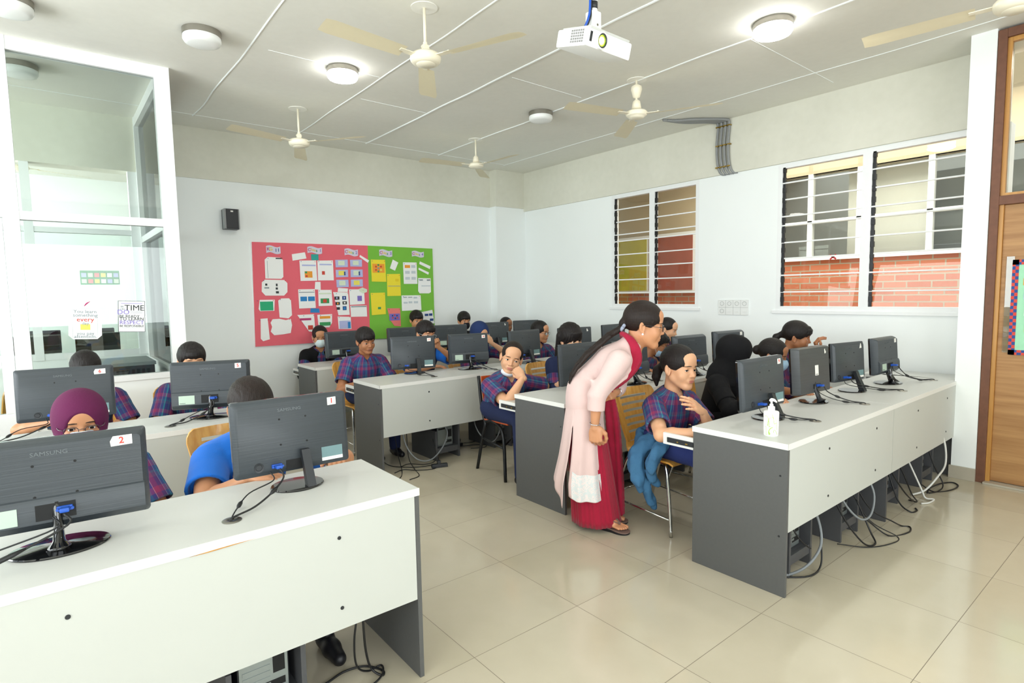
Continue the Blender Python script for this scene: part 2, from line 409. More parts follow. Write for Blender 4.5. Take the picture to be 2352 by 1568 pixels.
bwin = louvre('window_2', 'wide louvred window with white bars beside the pillar', BW[0], BW[1], BW[2], BW[3], 2.085, (1.46, 1.63, 1.80, 1.96, 2.132, 2.222, 2.39, 2.555))
star = newbm(); add_box(star, (-.001, 0, 0), (.003, .07, .016), (35, 0, 0)); add_box(star, (-.001, 0, 0), (.003, .07, .014), (-40, 0, 0))
o = obj('red_mark', star, 'red_paint', bwin); o.location = (.03, 2.37, 1.79)
# ------------------------------------------------------------ door with transom
d = thing('door_1', 'brown wooden door with a transom light beside the pillar', 'door', (0, 0, 0)); d['kind'] = 'structure'
bm = newbm(); bx(5.43, 5.54, 1.055, 1.108, 0, 3.31, .003, bm); bx(5.43, 5.54, -.32, 1.055, 3.25, 3.31, .003, bm); bx(5.43, 5.54, -.32, 1.055, 2.075, 2.14, .003, bm); bx(5.43, 5.54, -.36, -.3, 0, 3.31, .003, bm)
obj('door_frame', bm, 'rust_frame', d)
bm = newbm(); bx(5.455, 5.50, 1.03, 1.057, 0, 3.25, .002, bm); bx(5.455, 5.50, -.3, 1.03, 3.22, 3.25, .002, bm); bx(5.455, 5.5, -.3, 1.03, 2.14, 2.16, bm=bm)
obj('door_bead', bm, 'door_bead', d)
obj('door_leaf', bx(5.475, 5.515, -.3, 1.03, .02, 2.075, .003), 'door_veneer', d)
obj('transom_pane', bx(5.485, 5.489, -.3, 1.03, 2.16, 3.22), 'louvre_glass', d)
obj('threshold', bx(5.40, 5.56, -.3, 1.06, 0, .015, .003), 'skirting_stone', d)
p = thing('door_poster', 'green poster with a red and blue chequered border taped to the wooden door', 'poster', (5.47, 0, 0))
obj('sheet', bx(-.004, 0, .30, .965, .985, 1.675), 'paper_mint2' if 'paper_mint2' in M else simple('paper_mint2', '#9fd8b4', .7), p)
bm1, bm2 = newbm(), newbm(); k = 0
for row in range(2):
    n = 29
    for i in range(n):
        z = .985 + .69 * i / n; bx(-.008, -.004, .965 - .018 * (row + 1), .965 - .018 * row, z, z + .69 / n, bm=(bm1 if (i + row) % 2 else bm2))
    for i in range(26):
        y = .965 - .0245 * i
        for zt in (1.675 - .018 * (row + 1), .985 + .018 * row): bx(-.008, -.004, y - .0245, y, zt, zt + .018, bm=(bm1 if (i + row) % 2 else bm2))
obj('red_checks', bm1, 'ink_red', p); obj('blue_checks', bm2, 'ink_navy', p)
for i, (z, m_) in enumerate(((1.49, 'paper_orange'), (1.39, 'paper_lilac'), (1.27, 'sticker_white'), (1.155, 'paper_yellow'))):
    obj('name_strip', bx(-.007, -.004, .40, .90 - .006 * i, z, z + .05), m_, p)
obj('tape', bx(-.003, .001, .955, 1.0, 1.0, 1.70), 'partition_glass', p)
# ------------------------------------------------------------ glass partition of the left corner
GX, GY = .84, 5.40
w = thing('window_3', 'white framed glass partition in front of the left corner', 'window', (0, 0, 0)); w['kind'] = 'structure'
bm = newbm()
bx(GX - .07, GX + .035, GY - .035, GY + .05, 0, HC, 0, bm)                    # corner post
bx(-.20, -.11, GY - .035, GY + .05, 0, HC, 0, bm)                             # left post
bx(-.11, GX - .07, GY - .03, GY + .04, HC - .09, HC, 0, bm); bx(-.11, GX - .07, GY - .03, GY + .04, 2.075, 2.135, 0, bm)
bx(-2.5, -.20, GY - .03, GY + .04, 2.085, 2.145, 0, bm); bx(-2.5, -.2, GY - .03, GY + .04, HC - .07, HC, 0, bm); bx(-1.35, -1.28, GY - .03, GY + .04, 0, HC, 0, bm)
bx(-.11, GX - .07, GY - .03, GY + .04, .86, .905, 0, bm)
bx(GX - .04, GX + .03, GY + .05, YB, HC - .09, HC, 0, bm); bx(GX - .04, GX + .03, GY + .05, YB, 2.075, 2.135, 0, bm); bx(GX - .04, GX + .03, GY + .05, YB, .86, .905, 0, bm); bx(GX - .045, GX + .034, YB - .06, YB, .9, HC, 0, bm)
bx(-1.6, .80, YB - .01, YB + .07, .93, .99, 0, bm); bx(.72, .80, YB - .014, YB + .074, .93, 2.79, 0, bm); bx(-.12, -.05, YB - .014, YB + .074, .93, 2.79, 0, bm); bx(-1.6, .80, YB - .01, YB + .07, 2.15, 2.2, 0, bm)
obj('window_frame', bm, 'white_frame', w)
for nm, b in (('glass_pane', (-.11, GX - .07, GY, GY + .008, .905, 2.075)), ('glass_pane', (-.11, GX - .07, GY, GY + .008, 2.135, HC - .09)), ('glass_pane', (GX - .004, GX + .004, GY + .05, YB - .06, .905, 2.075)), ('glass_pane', (GX - .004, GX + .004, GY + .05, YB - .06, 2.135, HC - .09)),
              ('glass_pane', (-2.5, -.2, GY, GY + .008, 2.145, HC - .07)), ('glass_pane', (-.05, .72, YB + .03, YB + .036, .99, 2.15)), ('glass_pane', (-1.6, -.12, YB + .03, YB + .036, .99, 2.15))):
    obj(nm, bx(*b), 'partition_glass', w)
struct('wall_partition_sill', bx(-.11, GX + .03, GY - .02, GY + .04, 0, .86), 'wall_paint', 'low white wall under the glass partition')
struct('wall_partition_side', bx(GX - .03, GX + .03, GY + .04, YB, 0, .86), 'wall_paint', 'low white side wall under the glass partition')
d = thing('door_2', 'white framed glass door beside the partition', 'door', (0, GY, 0)); d['kind'] = 'structure'
bm = newbm(); bx(-1.27, -.205, -.02, .03, .02, .70, .003, bm); bx(-1.27, -.205, -.02, .03, 2.0, 2.08, .003, bm); bx(-.275, -.205, -.02, .03, .7, 2.0, .003, bm); bx(-1.27, -1.2, -.02, .03, .7, 2.0, .003, bm); bx(-1.2, -.275, -.02, .03, 1.03, 1.12, .003, bm)
obj('door_leaf', bm, 'white_frame', d); obj('door_pane', bx(-1.2, -.275, 0, .006, .7, 2.0), 'partition_glass', d)
# ------------------------------------------------------------ desks
DT = .76; DD = .52
def make_desk(x0, y0, L, label, group, left_panel=True, right_panel=True, holders=(.45, 1.1), tray=True, seam=False, depth=DD, worn=False):
    t = thing('computer_desk', label, 'desk', (x0, y0, 0), 0, group)
    obj('worktop', bx(0, L, 0, depth, DT - .028, DT, .0015), 'desk_white', t)
    bm = newbm(); bx(-.0015, L + .0015, -.0015, 0.0005, DT - .0285, DT + .0003, bm=bm); bx(-.0015, 0, -.0015, depth, DT - .0285, DT + .0003, bm=bm)
    obj('edge_band', bm, 'desk_edge', t)
    obj('front_panel', bx(.02 if left_panel else .001, L - (.02 if right_panel else .001), .001, .018, .322, DT - .0285), 'desk_panel', t)
    if left_panel: obj('end_panel', bx(0, .018, .001, depth - .005, 0, DT - .0285, .0008), 'desk_grey', t)
    if right_panel: obj('end_panel', bx(L - .018, L, .001, depth - .005, 0, DT - .0285, .0008), 'desk_grey', t)
    if not right_panel: obj('support_panel', bx(L - .02, L - .002, .02, depth - .02, 0, DT - .0285), 'holder_grey', t)
    sc = newbm()
    for fx in (.34, .92) if L > 1 else (.5 * L / 1,):
        for z in (.66, .42): add_lathe(sc, [(0, -.0015), (.007, -.0015), (.007, .0), (.003, .0025), (0, .0025)], (0, 0, 0), 12)
    bmesh.ops.delete(sc, geom=sc.verts[:], context='VERTS')
    for fx in ((L * .33, L * .8) if L > 1 else (L * .5,)):
        for z in (.655, .40): add_cyl(sc, (fx, -.0015, z), (fx, .003, z), .0065, seg=12)
    if left_panel:
        for z in (.60, .30): add_cyl(sc, (-.0015, .035, z), (.002, .035, z), .005, seg=10)
    obj('screw', sc, 'black_plastic', t)
    if tray:
        obj('keyboard_tray', bx(.022, L - .022, depth - .10, depth + .20, .655, .673, .001), 'desk_white', t)
        bm = newbm(); bx(.006, .024, depth - .02, depth + .195, .625, .690, .001, bm); obj('tray_side', bm, 'desk_edge', t)
        bm = newbm(); bx(.0, .008, depth - .01, depth + .165, .640, .668, .001, bm); sl = obj('drawer_slide', bm, 'black_plastic', t)
        bm = newbm(); bx(-.0015, .0005, depth + .03, depth + .045, .648, .655, bm=bm); bx(-.0015, .0005, depth + .09, depth + .10, .648, .655, bm=bm); obj('slide_rivet', bm, 'brass', sl)
    return t
ROWS = dict(A=(1.06, 1.895), F=(1.06, 3.66), D=(2.684, 1.252), B=(2.617, 2.70), C=(2.068, 4.29), E=(2.11, 5.86))
make_desk(1.06 - 1.6, 1.895, 1.6, 'nearest white desk carrying the monitors with stickers 1 and 2', 'computer desks', left_panel=False)
make_desk(1.06 - 3.2, 1.895, 1.597, 'white desk section continuing the nearest row out of the left edge', 'computer desks', right_panel=False, tray=False)
make_desk(1.06 - 1.6, 3.66, 1.6, 'white desk on the left carrying the monitors with stickers 5 and 6', 'computer desks', left_panel=False)
make_desk(1.06 - 3.2, 3.66, 1.597, 'white desk section at the far left beside the glass door', 'computer desks', right_panel=False, tray=False)
make_desk(2.684, 1.252, 1.40, 'white and grey desk carrying the hand sanitizer bottle, at the right front', 'computer desks', right_panel=False)
make_desk(4.087, 1.252, 1.40, 'desk section carrying the two rightmost monitors, ending near the white pillar', 'computer desks', left_panel=False)
make_desk(2.617, 2.70, 1.40, 'desk with a grey end panel just behind the standing teacher', 'computer desks', right_panel=False)
make_desk(4.02, 2.70, 1.40, 'desk section behind the black hooded student, reaching to the right wall side', 'computer desks', left_panel=False)
make_desk(2.068, 4.29, 1.40, 'white desk carrying the monitors with stickers 17 and 18', 'computer desks', right_panel=False)
make_desk(3.471, 4.29, 1.40, 'desk section behind the boy resting his hand on his mouth', 'computer desks', left_panel=False, right_panel=False)
make_desk(4.874, 4.29, .85, 'short desk section at the right end of the third row back', 'computer desks', left_panel=False, tray=False)
make_desk(2.11, 5.86, 1.40, 'rearmost white desk in front of the pink pinboard', 'computer desks', right_panel=False)
make_desk(3.513, 5.86, 1.40, 'rearmost desk section in front of the green pinboard', 'computer desks', left_panel=False, right_panel=False)
make_desk(4.916, 5.86, .85, 'rearmost desk section in the far corner of the room', 'computer desks', left_panel=False, tray=False)
# the filler desk between the right row and the wall
t = thing('side_desk', 'narrow grey-topped desk squeezed between the right row and the wall', 'desk', (5.495, 1.283, 0), R(8))
obj('worktop', bx(0, .335, 0, .62, DT - .028, DT, .001), 'desk_white', t); obj('end_panel', bx(.002, .33, .004, .022, 0, DT - .028), 'desk_grey', t)
obj('side_panel', bx(.002, .02, .022, .60, 0, DT - .028), 'desk_grey', t); obj('screw', add_cyl(add_cyl(newbm(), (.03, .001, .64), (.03, .006, .64), .006, seg=10), (.03, .001, .36), (.03, .006, .36), .006, seg=10), 'black_plastic', t)
# veneer damage along the nearest desk
o = obj('veneer_chip', add_prism(newbm(), [(0, 0), (.06, .003), (.12, .0045), (.19, .004), (.12, .0015), (.05, -.001)], 0, .0006, 'XZ'), 'door_bead'); o.location = (.28, 1.8930, .7295)
o.parent = bpy.data.objects['computer_desk']; o.location = (.28 - (1.06 - 1.6), -.0022, .7295)
# ------------------------------------------------------------ tower holders and towers
def make_holder(label):
    t = thing('tower_stand', label, 'computer stand', (0, 0, 0), 0, 'grey stands for the computer towers')
    obj('low_side_board', bx(-.13, -.112, 0, .44, 0, .27, .001), 'holder_grey', t)
    obj('tall_side_board', bx(.112, .13, 0, .44, 0, .60, .001), 'holder_grey', t)
    obj('shelf_board', bx(-.112, .112, .02, .44, .09, .108, .001), 'holder_grey', t); obj('front_rail', bx(-.112, .112, .005, .02, .06, .11, .001), 'holder_grey', t)
    return t
def make_tower(label):
    t = thing('computer_tower', label, 'computer', (0, 0, 0), 0, 'computer towers under the desks')
    obj('case', bx(-.085, .085, .0, .38, 0, .40, .003), 'black_plastic', t)
    obj('rear_plate', bx(-.080, .080, -.003, .0, .005, .395), 'steel_tower', t)
    bm = newbm()
    for i in range(9):
        for j in range(9):
            x, z = (i - 4) * .0085 + (j % 2) * .004, (j - 4) * .0078
            if x * x + z * z < .037 ** 2: add_cyl(bm, (.035 + x, -.0042, .30 + z), (.035 + x, -.0028, .30 + z), .0032, seg=6)
    obj('fan_grille', bm, 'dark_hole', t)
    bm = newbm(); bx(-.078, -.045, -.0045, -.003, .19, .37, bm=bm); bx(-.07, .0, -.0045, -.003, .155, .17, bm=bm); bx(.0, .07, -.0045, -.003, .03, .055, bm=bm); bx(.03, .07, -.0045, -.003, .08, .15, bm=bm); obj('port_panel', bm, 'dark_hole', t)
    bm = newbm()
    for k in range(4): bx(-.07, .02, -.0048, -.003, .04 + .022 * k, .052 + .022 * k, bm=bm)
    obj('slot_cover', bm, 'steel_tower', t)
    bm = newbm(); bx(-.075, -.05, -.035, -.004, .25, .262, .002, bm); bx(-.075, -.05, -.035, -.004, .22, .232, .002, bm); obj('blue_plug', bm, 'blue_plug', t)
    return t
H0 = make_holder('x'); T0 = make_tower('x')
hold = [(.50, 1.97, 'first stand under the nearest desk'), (3.02, 1.33, 'stand under the sanitizer desk, nearest its end panel'), (3.66, 1.33, 'second stand from the end panel of the right front row'), (4.36, 1.33, 'third stand from the end panel of the right front row'), (5.10, 1.33, 'stand under the right front row nearest the pillar'),
        (2.76, 4.37, 'stand under the monitor with sticker 17'), (3.42, 4.37, 'stand behind the black metal chair'), (3.35, 2.78, 'stand in the dark under the desk behind the teacher')]
for i, (x, y, d_) in enumerate(hold):
    h = H0 if i == 0 else dup(H0); h.location = (x, y, 0); h['label'] = 'grey board tower ' + d_
    tw = T0 if i == 0 else dup(T0); tw.location = (x, y + .05, .108); tw['label'] = 'black steel-backed computer tower on the ' + d_.replace('first stand', 'stand').replace('from the end panel of the right front row', 'of the right front row').replace('under the right front row nearest the pillar','nearest the pillar').replace(', nearest its end panel','')
# ------------------------------------------------------------ monitors
def rounded(x0, x1, z0, z1, r, n=5):
    pts = []
    for cx, cz, a in ((x1 - r, z1 - r, 0), (x0 + r, z1 - r, 90), (x0 + r, z0 + r, 180), (x1 - r, z0 + r, 270)):
        for k in range(n + 1): pts.append((cx + r * math.cos(R(a + 90 * k / n)), cz + r * math.sin(R(a + 90 * k / n))))
    return pts
STK = {}
def make_monitor(kind, cx, cy, yaw, label, w=.44, zb=.815, zt=1.105, num=None, sticker='rect', scale=1.0, tilt=4, cable=None, logo=True, group='desktop monitors'):
    """rear side faces local -y; origin on the desk top under the panel"""
    t = thing('computer_monitor', label, 'monitor', (cx, cy, DT), R(yaw), group)
    h = zt - zb; z0 = zb - DT; mat = 'monitor_rib' if kind == 'C' else 'monitor_brushed'
    def P(o):                                             # tilt the panel about its lower edge
        o.rotation_euler = (R(-tilt), 0, 0); o.location = (o.location[0], o.location[1], z0) ; return o
    bm = newbm(); n = 10; dep = {'A': .05, 'B': .028, 'C': .055}[kind]
    front = rounded(-w / 2, w / 2, 0, h, .012); rings = []
    prof = [(0, 1, 0), (.008, 1, 0), (.016, .995, 0), (dep * .75, .93, 0), (dep, .86, 0)] if kind != 'C' else [(0, 1, 0), (.01, 1, 0), (.04, .99, 0), (dep, .96, 0)]
    for d, s_, _ in prof:
        rings.append([bm.verts.new((x * (1 - (1 - s_) * .5), -d, (z - h / 2) * s_ + h / 2)) for x, z in front])
    bm.faces.new(rings[0])
    for a, b in zip(rings, rings[1:]):
        for k in range(len(a)): bm.faces.new((a[k], b[k], b[(k + 1) % len(a)], a[(k + 1) % len(a)]))
    bm.faces.new(rings[-1][::-1])
    sh = P(obj('rear_shell', bm, mat, t, True, auto=40))
    P(obj('bezel', add_prism(newbm(), front, 0, .012, 'XZ'), 'gloss_black', t)); P(obj('screen', bx(-w / 2 + .015, w / 2 - .015, .0122, .0128, .02, h - .014), 'screen_black', t))
    back = -dep
    if kind == 'A':      # lower bulge with connector bay
        bm = newbm(); pr = [(-dep * .8, h * .40), (back - .006, h * .36), (back - .012, h * .3), (back - .012, h * .10), (-dep * .7, h * .02)]
        add_prism(bm, pr + [(-dep * .5, h * .02), (-dep * .5, h * .40)], -w * .47, w * .47, 'YZ'); P(obj('lower_bulge', bm, mat, t, True, auto=30)); back2 = back - .0125
        bay = (-.05, .045, h * .13, h * .30)
    else:
        back2 = back; bay = (-.035, .055, h * .03, h * .16) if kind == 'B' else (-.03, .06, h * .10, h * .2)
    P(obj('connector_bay', bx(bay[0], bay[1], back2 - .0012, back2, bay[2], bay[3]), 'dark_hole', t))
    px_ = -.07 if kind == 'B' else .02
    pz_ = (bay[2] + bay[3]) / 2 + .004
    bm = newbm(); bx(px_ - .02, px_ + .018, back2 - .012, back2, pz_ - .007, pz_ + .008, .002, bm); bx(px_ - .012, px_ + .012, back2 - .042, back2 - .01, pz_ - .006, pz_ + .007, .004, bm); add_cyl(bm, (px_ - .018, back2 - .02, pz_), (px_ - .018, back2 - .01, pz_), .004); add_cyl(bm, (px_ + .018, back2 - .02, pz_), (px_ + .018, back2 - .01, pz_), .004)
    P(obj('vga_plug', bm, 'blue_plug', t))
    if kind == 'B': P(obj('power_socket_ring', add_lathe(newbm(), [(0, 0), (.018, 0), (.018, .002), (.012, .001), (.010, .003), (0, .003)]).__class__ and (lambda b: (bmesh.ops.rotate(b, verts=b.verts[:], cent=(0, 0, 0), matrix=Matrix.Rotation(R(90), 3, 'X')), bmesh.ops.translate(b, verts=b.verts[:], vec=(-.135, back2, h * .12)), b)[2])(add_lathe(newbm(), [(0, 0), (.018, 0), (.018, .002), (.012, .001), (.010, .003), (0, .003)])), 'black_plastic', t, True, auto=30))
    bm = newbm()
    for x in (-.05, .05):
        for z in (h * .38, h * .72): add_cyl(bm, (x, back - .0008, z), (x, back + .002, z), .004, seg=10)
    bm.free()
    if kind != 'C':
        for x in (-.05, .05):
            for z in (h * .38, h * .72): P(obj('mount_hole', add_cyl(newbm(), (x, back - .0008, z), (x, back + .002, z), .004, seg=10), 'dark_hole', t))
    lb = {'A': (-.17, -.085, h * .12, h * .30, 'label_mint', back2), 'B': (.105, .19, h * .06, h * .25, 'label_teal', back), 'C': (.0, .05, h * .38, h * .6, 'sticker_white', back)}[kind]
    P(obj('spec_label', bx(lb[0] * w / .44, lb[1] * w / .44, lb[5] - .0008, lb[5] - .0001, lb[2], lb[3]), lb[4], t))
    bm = newbm(); 
    if kind == 'B': bx(lb[0] * w / .44, lb[1] * w / .44, back - .0011, back - .0008, lb[2], lb[2] + .013, bm=bm); P(obj('label_strip', bm, 'sticker_white', t))
    else:
        for k in range(9): bx(lb[0] * w / .44 + .006 + k * .0035, lb[0] * w / .44 + .0075 + k * .0035, lb[5] - .0011, lb[5] - .0008, lb[2] + .004, lb[2] + .010, bm=bm)
        P(obj('barcode', bm, 'ink_dark', t))
    if logo:
        o = text('brand_logo', 'SAMSUNG', .017, 'logo_grey', t, (0, 0, 0), (90, 0, 0), xs=1.15)
        for v in o.data.vertices: y = v.co.y; v.co = (v.co.x - .0, v.co.z * 1 + 0, 0) if False else v.co
        o.parent = sh; o.location = (-.01, back - .0004, h * .84)
    if num is not None or sticker:
        sw, sz = .035, .032
        cxk, czk = w * .36, h * .88
        poly = {'rect': [(-sw / 2, -sz / 2), (sw / 2, -sz / 2 + .001), (sw / 2, sz / 2), (-sw / 2, sz / 2 - .001)], 'cut': [(-sw * .8, -sz / 2), (sw * .8, -sz / 2 + .002), (sw * .8, sz / 2), (-sw * .62, sz / 2 - .001), (-sw * .85, 0)],
                'torn': [(-.006, -.016), (.010, -.014), (.012, -.002), (.003, .004), (.001, .016), (-.008, .012)], 'tri': [(-.014, -.016), (.012, -.014), (.004, .018), (-.001, .018)]}[sticker or 'rect']
        bk = back + .004 if kind != 'C' else back
        st = P(obj('number_sticker', add_prism(newbm(), [(cxk + a, czk + b) for a, b in poly], back - .0008, back + .0, 'XZ'), 'sticker_white', t))
        if num:
            o = text('number_ink', num, .028 if len(num) == 1 else .02, 'red_ink', st, (cxk, back - .0012, czk), (90, 0, 0), bold=.0006)
    # stand
    if kind == 'A':
        bm = add_lathe(newbm(), [(0, 0), (.98, 0), (1, .004), (.98, .007), (.6, .012), (.25, .016), (0, .017)], (0, -.045, 0), 48, .125, .09)
        obj('stand_base', bm, 'gloss_black', t, True, auto=35)
        bm = newbm(); add_tube(bm, [(0, -.075, .010), (0, -.07, .03), (0, -.055, .06), (0, -.045, .10), (0, -.03, .13)], .02, 16, 3, radii=[.052, .026, .021, .024, .03], flat=.62)
        obj('stand_neck', bm, 'gloss_black', t, True)
    else:
        bm = add_lathe(newbm(), [(0, 0), (.98, 0), (1, .004), (.97, .008), (0, .010)], (0, -.04, 0), 48, .10, .085)
        obj('stand_base', bm, 'gloss_black', t, True, auto=35)
        bm = newbm(); xo = .035 if kind == 'B' else .0
        if kind == 'B': add_prism(bm, [(-.115, .008), (-.075, .008), (-.045, .09), (-.03, .12), (-.03, .14), (-.05, .14), (-.062, .11)], xo - .016, xo + .016, 'YZ')
        else: add_tube(bm, [(xo, -.09, .008), (xo, -.075, .03), (xo, -.05, .09), (xo, -.035, .13)], .018, 12, 3, radii=[.04, .018, .016, .022], flat=.7)
        obj('stand_neck', bm, 'black_plastic', t, True, auto=40)
    if cable:            # world grommet position on the desk
        inv = Matrix.Rotation(-R(yaw), 3, 'Z'); g = inv @ Vector((cable[0] - cx, cable[1] - cy, 0))
        s0 = Vector((px_, back2 - .04, z0 + pz_)); s1 = Vector((px_ - .03, back2 - .012, z0 + pz_ - .012))
        for k, (s_, r_, dz) in enumerate(((s0, .0034, .02), (s1, .0024, .008))):
            mid = (s_ + g) / 2; sag = Vector(((g - s_).y * .12, -(g - s_).x * .06, 0)) * (1 if k else -1)
            pts = [s_, s_ + Vector((.006, -.02, -.03)), Vector((s_.x * .65 + g.x * .35, s_.y * .65 + g.y * .35, max(.03, s_.z * .35))) + sag, Vector((s_.x * .3 + g.x * .7, s_.y * .3 + g.y * .7, .012)) + sag * .8, g + Vector((0, 0, .008)), g + Vector((.002, .0, -.012))]
            bm = add_tube(newbm(), pts, r_, 8, 6)
            sp = smooth_path(pts, 6); i0 = len(sp) // (3 if k == 0 else 2)
            add_tube(bm, [sp[i0], sp[i0 + 1], sp[i0 + 2], sp[i0 + 3]], r_, 8, radii=[r_, .0075, .0075, r_]) 
            obj('video_cable' if k == 0 else 'power_cable', bm, 'cable_black', t, True)
    return t
mons = [
 ('A', -.012, 2.20, -5, 'large black monitor with sticker 2 at the lower left', dict(w=.47, num='2', sticker='cut', zt=1.088, cable=(-.46, 1.99))),
 ('B', .72, 2.285, -1.9, 'black monitor with sticker 1 on the nearest desk', dict(num='1', cable=(.43, 2.03))),
 ('B', .055, 4.27, -8.4, 'black monitor with sticker 6 behind the maroon headscarf', dict(w=.47, num='6', sticker='cut', zb=.80, cable=(-.25, 3.95))),
 ('A', .77, 3.97, -21, 'black monitor with sticker 5 on the left desk', dict(w=.45, num='5', zb=.81, cable=(.51, 3.80))),
 ('A', 2.56, 6.17, 3, 'black monitor hiding the girl in the black cardigan', dict(w=.43, num='22')),
 ('A', 3.36, 6.22, -7, 'rear row monitor partly behind the one with sticker 17', dict(w=.45, sticker=None)),
 ('A', 4.02, 6.22, -12, 'rear row monitor between the boy with the raised thumb and the dark masked boy', dict(w=.44, sticker=None)),
 ('B', 4.72, 6.22, -9.7, 'rear row monitor with a torn sticker behind the navy headscarf girl', dict(w=.45, sticker='torn')),
 ('B', 5.33, 6.26, -14, 'rear row monitor nearest the corner pilaster', dict(w=.40, sticker=None)),
 ('B', 2.66, 4.78, -18, 'black monitor with sticker 17 at the left end of the third row', dict(w=.42, num='17', zb=.80, cable=(2.66, 4.41))),
 ('A', 3.21, 4.66, -15, 'black monitor with sticker 18 in the third row', dict(w=.41, num='18', cable=(3.33, 4.36))),
 ('B', 3.90, 4.61, 5, 'black monitor behind the boy resting his hand on his mouth', dict(w=.46, sticker=None, cable=(4.12, 4.42))),
 ('B', 4.55, 4.51, -15, 'third row monitor behind the long haired student in a black mask', dict(w=.42, sticker='torn')),
 ('B', 5.26, 4.56, 3, 'third row monitor above the teacher\'s back with a white torn sticker', dict(w=.42, sticker='torn')),
 ('B', 3.17, 3.08, -.6, 'dark monitor just left of the teacher on the second row desk', dict(w=.45, zb=.79, num='', sticker='rect')),
 ('A', 3.60, 2.96, 4, 'monitor half hidden by the teacher\'s shoulder, in front of the blue masked boy', dict(w=.42, sticker=None, cable=(3.86, 2.86))),
 ('A', 4.33, 2.90, -3, 'monitor to the right of the blue masked boy on the second row desk', dict(w=.42, sticker=None, cable=(4.61, 2.80))),
 ('A', 5.03, 2.94, -6, 'monitor with a white sticker behind the black hooded student', dict(w=.42, num='', sticker='rect')),
 ('B', 3.165, 1.635, -1.7, 'black monitor with sticker 9 behind the sanitizer bottle', dict(w=.455, num='9', cable=(3.27, 1.38))),
 ('C', 3.83, 1.67, -3.7, 'squarer ribbed monitor, second on the right front row', dict(w=.375, zt=1.115, sticker='torn', logo=False, cable=(3.97, 1.38))),
 ('B', 4.43, 1.66, -10, 'black monitor with a triangular white sticker on the right front row', dict(w=.37, zb=.83, sticker='tri', cable=(4.67, 1.385))),
 ('A', 4.98, 1.62, -2, 'rightmost monitor on the right front row, nearest the pillar', dict(w=.39, zb=.83, zt=1.11, sticker='rect', num='', cable=(5.36, 1.385))),
]
for k_, x_, y_, a_, l_, kw in mons: make_monitor(k_, x_, y_, a_, l_, **kw)
def grommet(x, y, desk_xy):
    bm = add_lathe(newbm(), [(.03, 0), (.031, .0015), (.028, .003), (.012, .0032), (.009, .001), (0, .001)], (0, 0, 0), 24)
    for o in bpy.data.objects:
        if o.name.startswith('computer_desk') and abs(o.location.x - desk_xy[0]) < .01 and abs(o.location.y - desk_xy[1]) < .01:
            g = obj('cable_grommet', bm, 'nickel', o, True, auto=40); g.location = (x - o.location.x, y - o.location.y, DT + .0004); return
for x, y, d_ in ((.43, 2.03, (-.54, 1.895)), (-.46, 1.99, (-.54, 1.895)), (.51, 3.80, (-.54, 3.66)), (2.66, 4.41, (2.068, 4.29)), (3.33, 4.36, (2.068, 4.29)), (4.12, 4.42, (3.471, 4.29)), (3.86, 2.86, (2.617, 2.70)), (4.61, 2.80, (4.02, 2.70)),
                 (3.27, 1.38, (2.684, 1.252)), (3.97, 1.38, (2.684, 1.252)), (4.67, 1.385, (4.087, 1.252)), (5.36, 1.385, (4.087, 1.252))): grommet(x, y, d_)

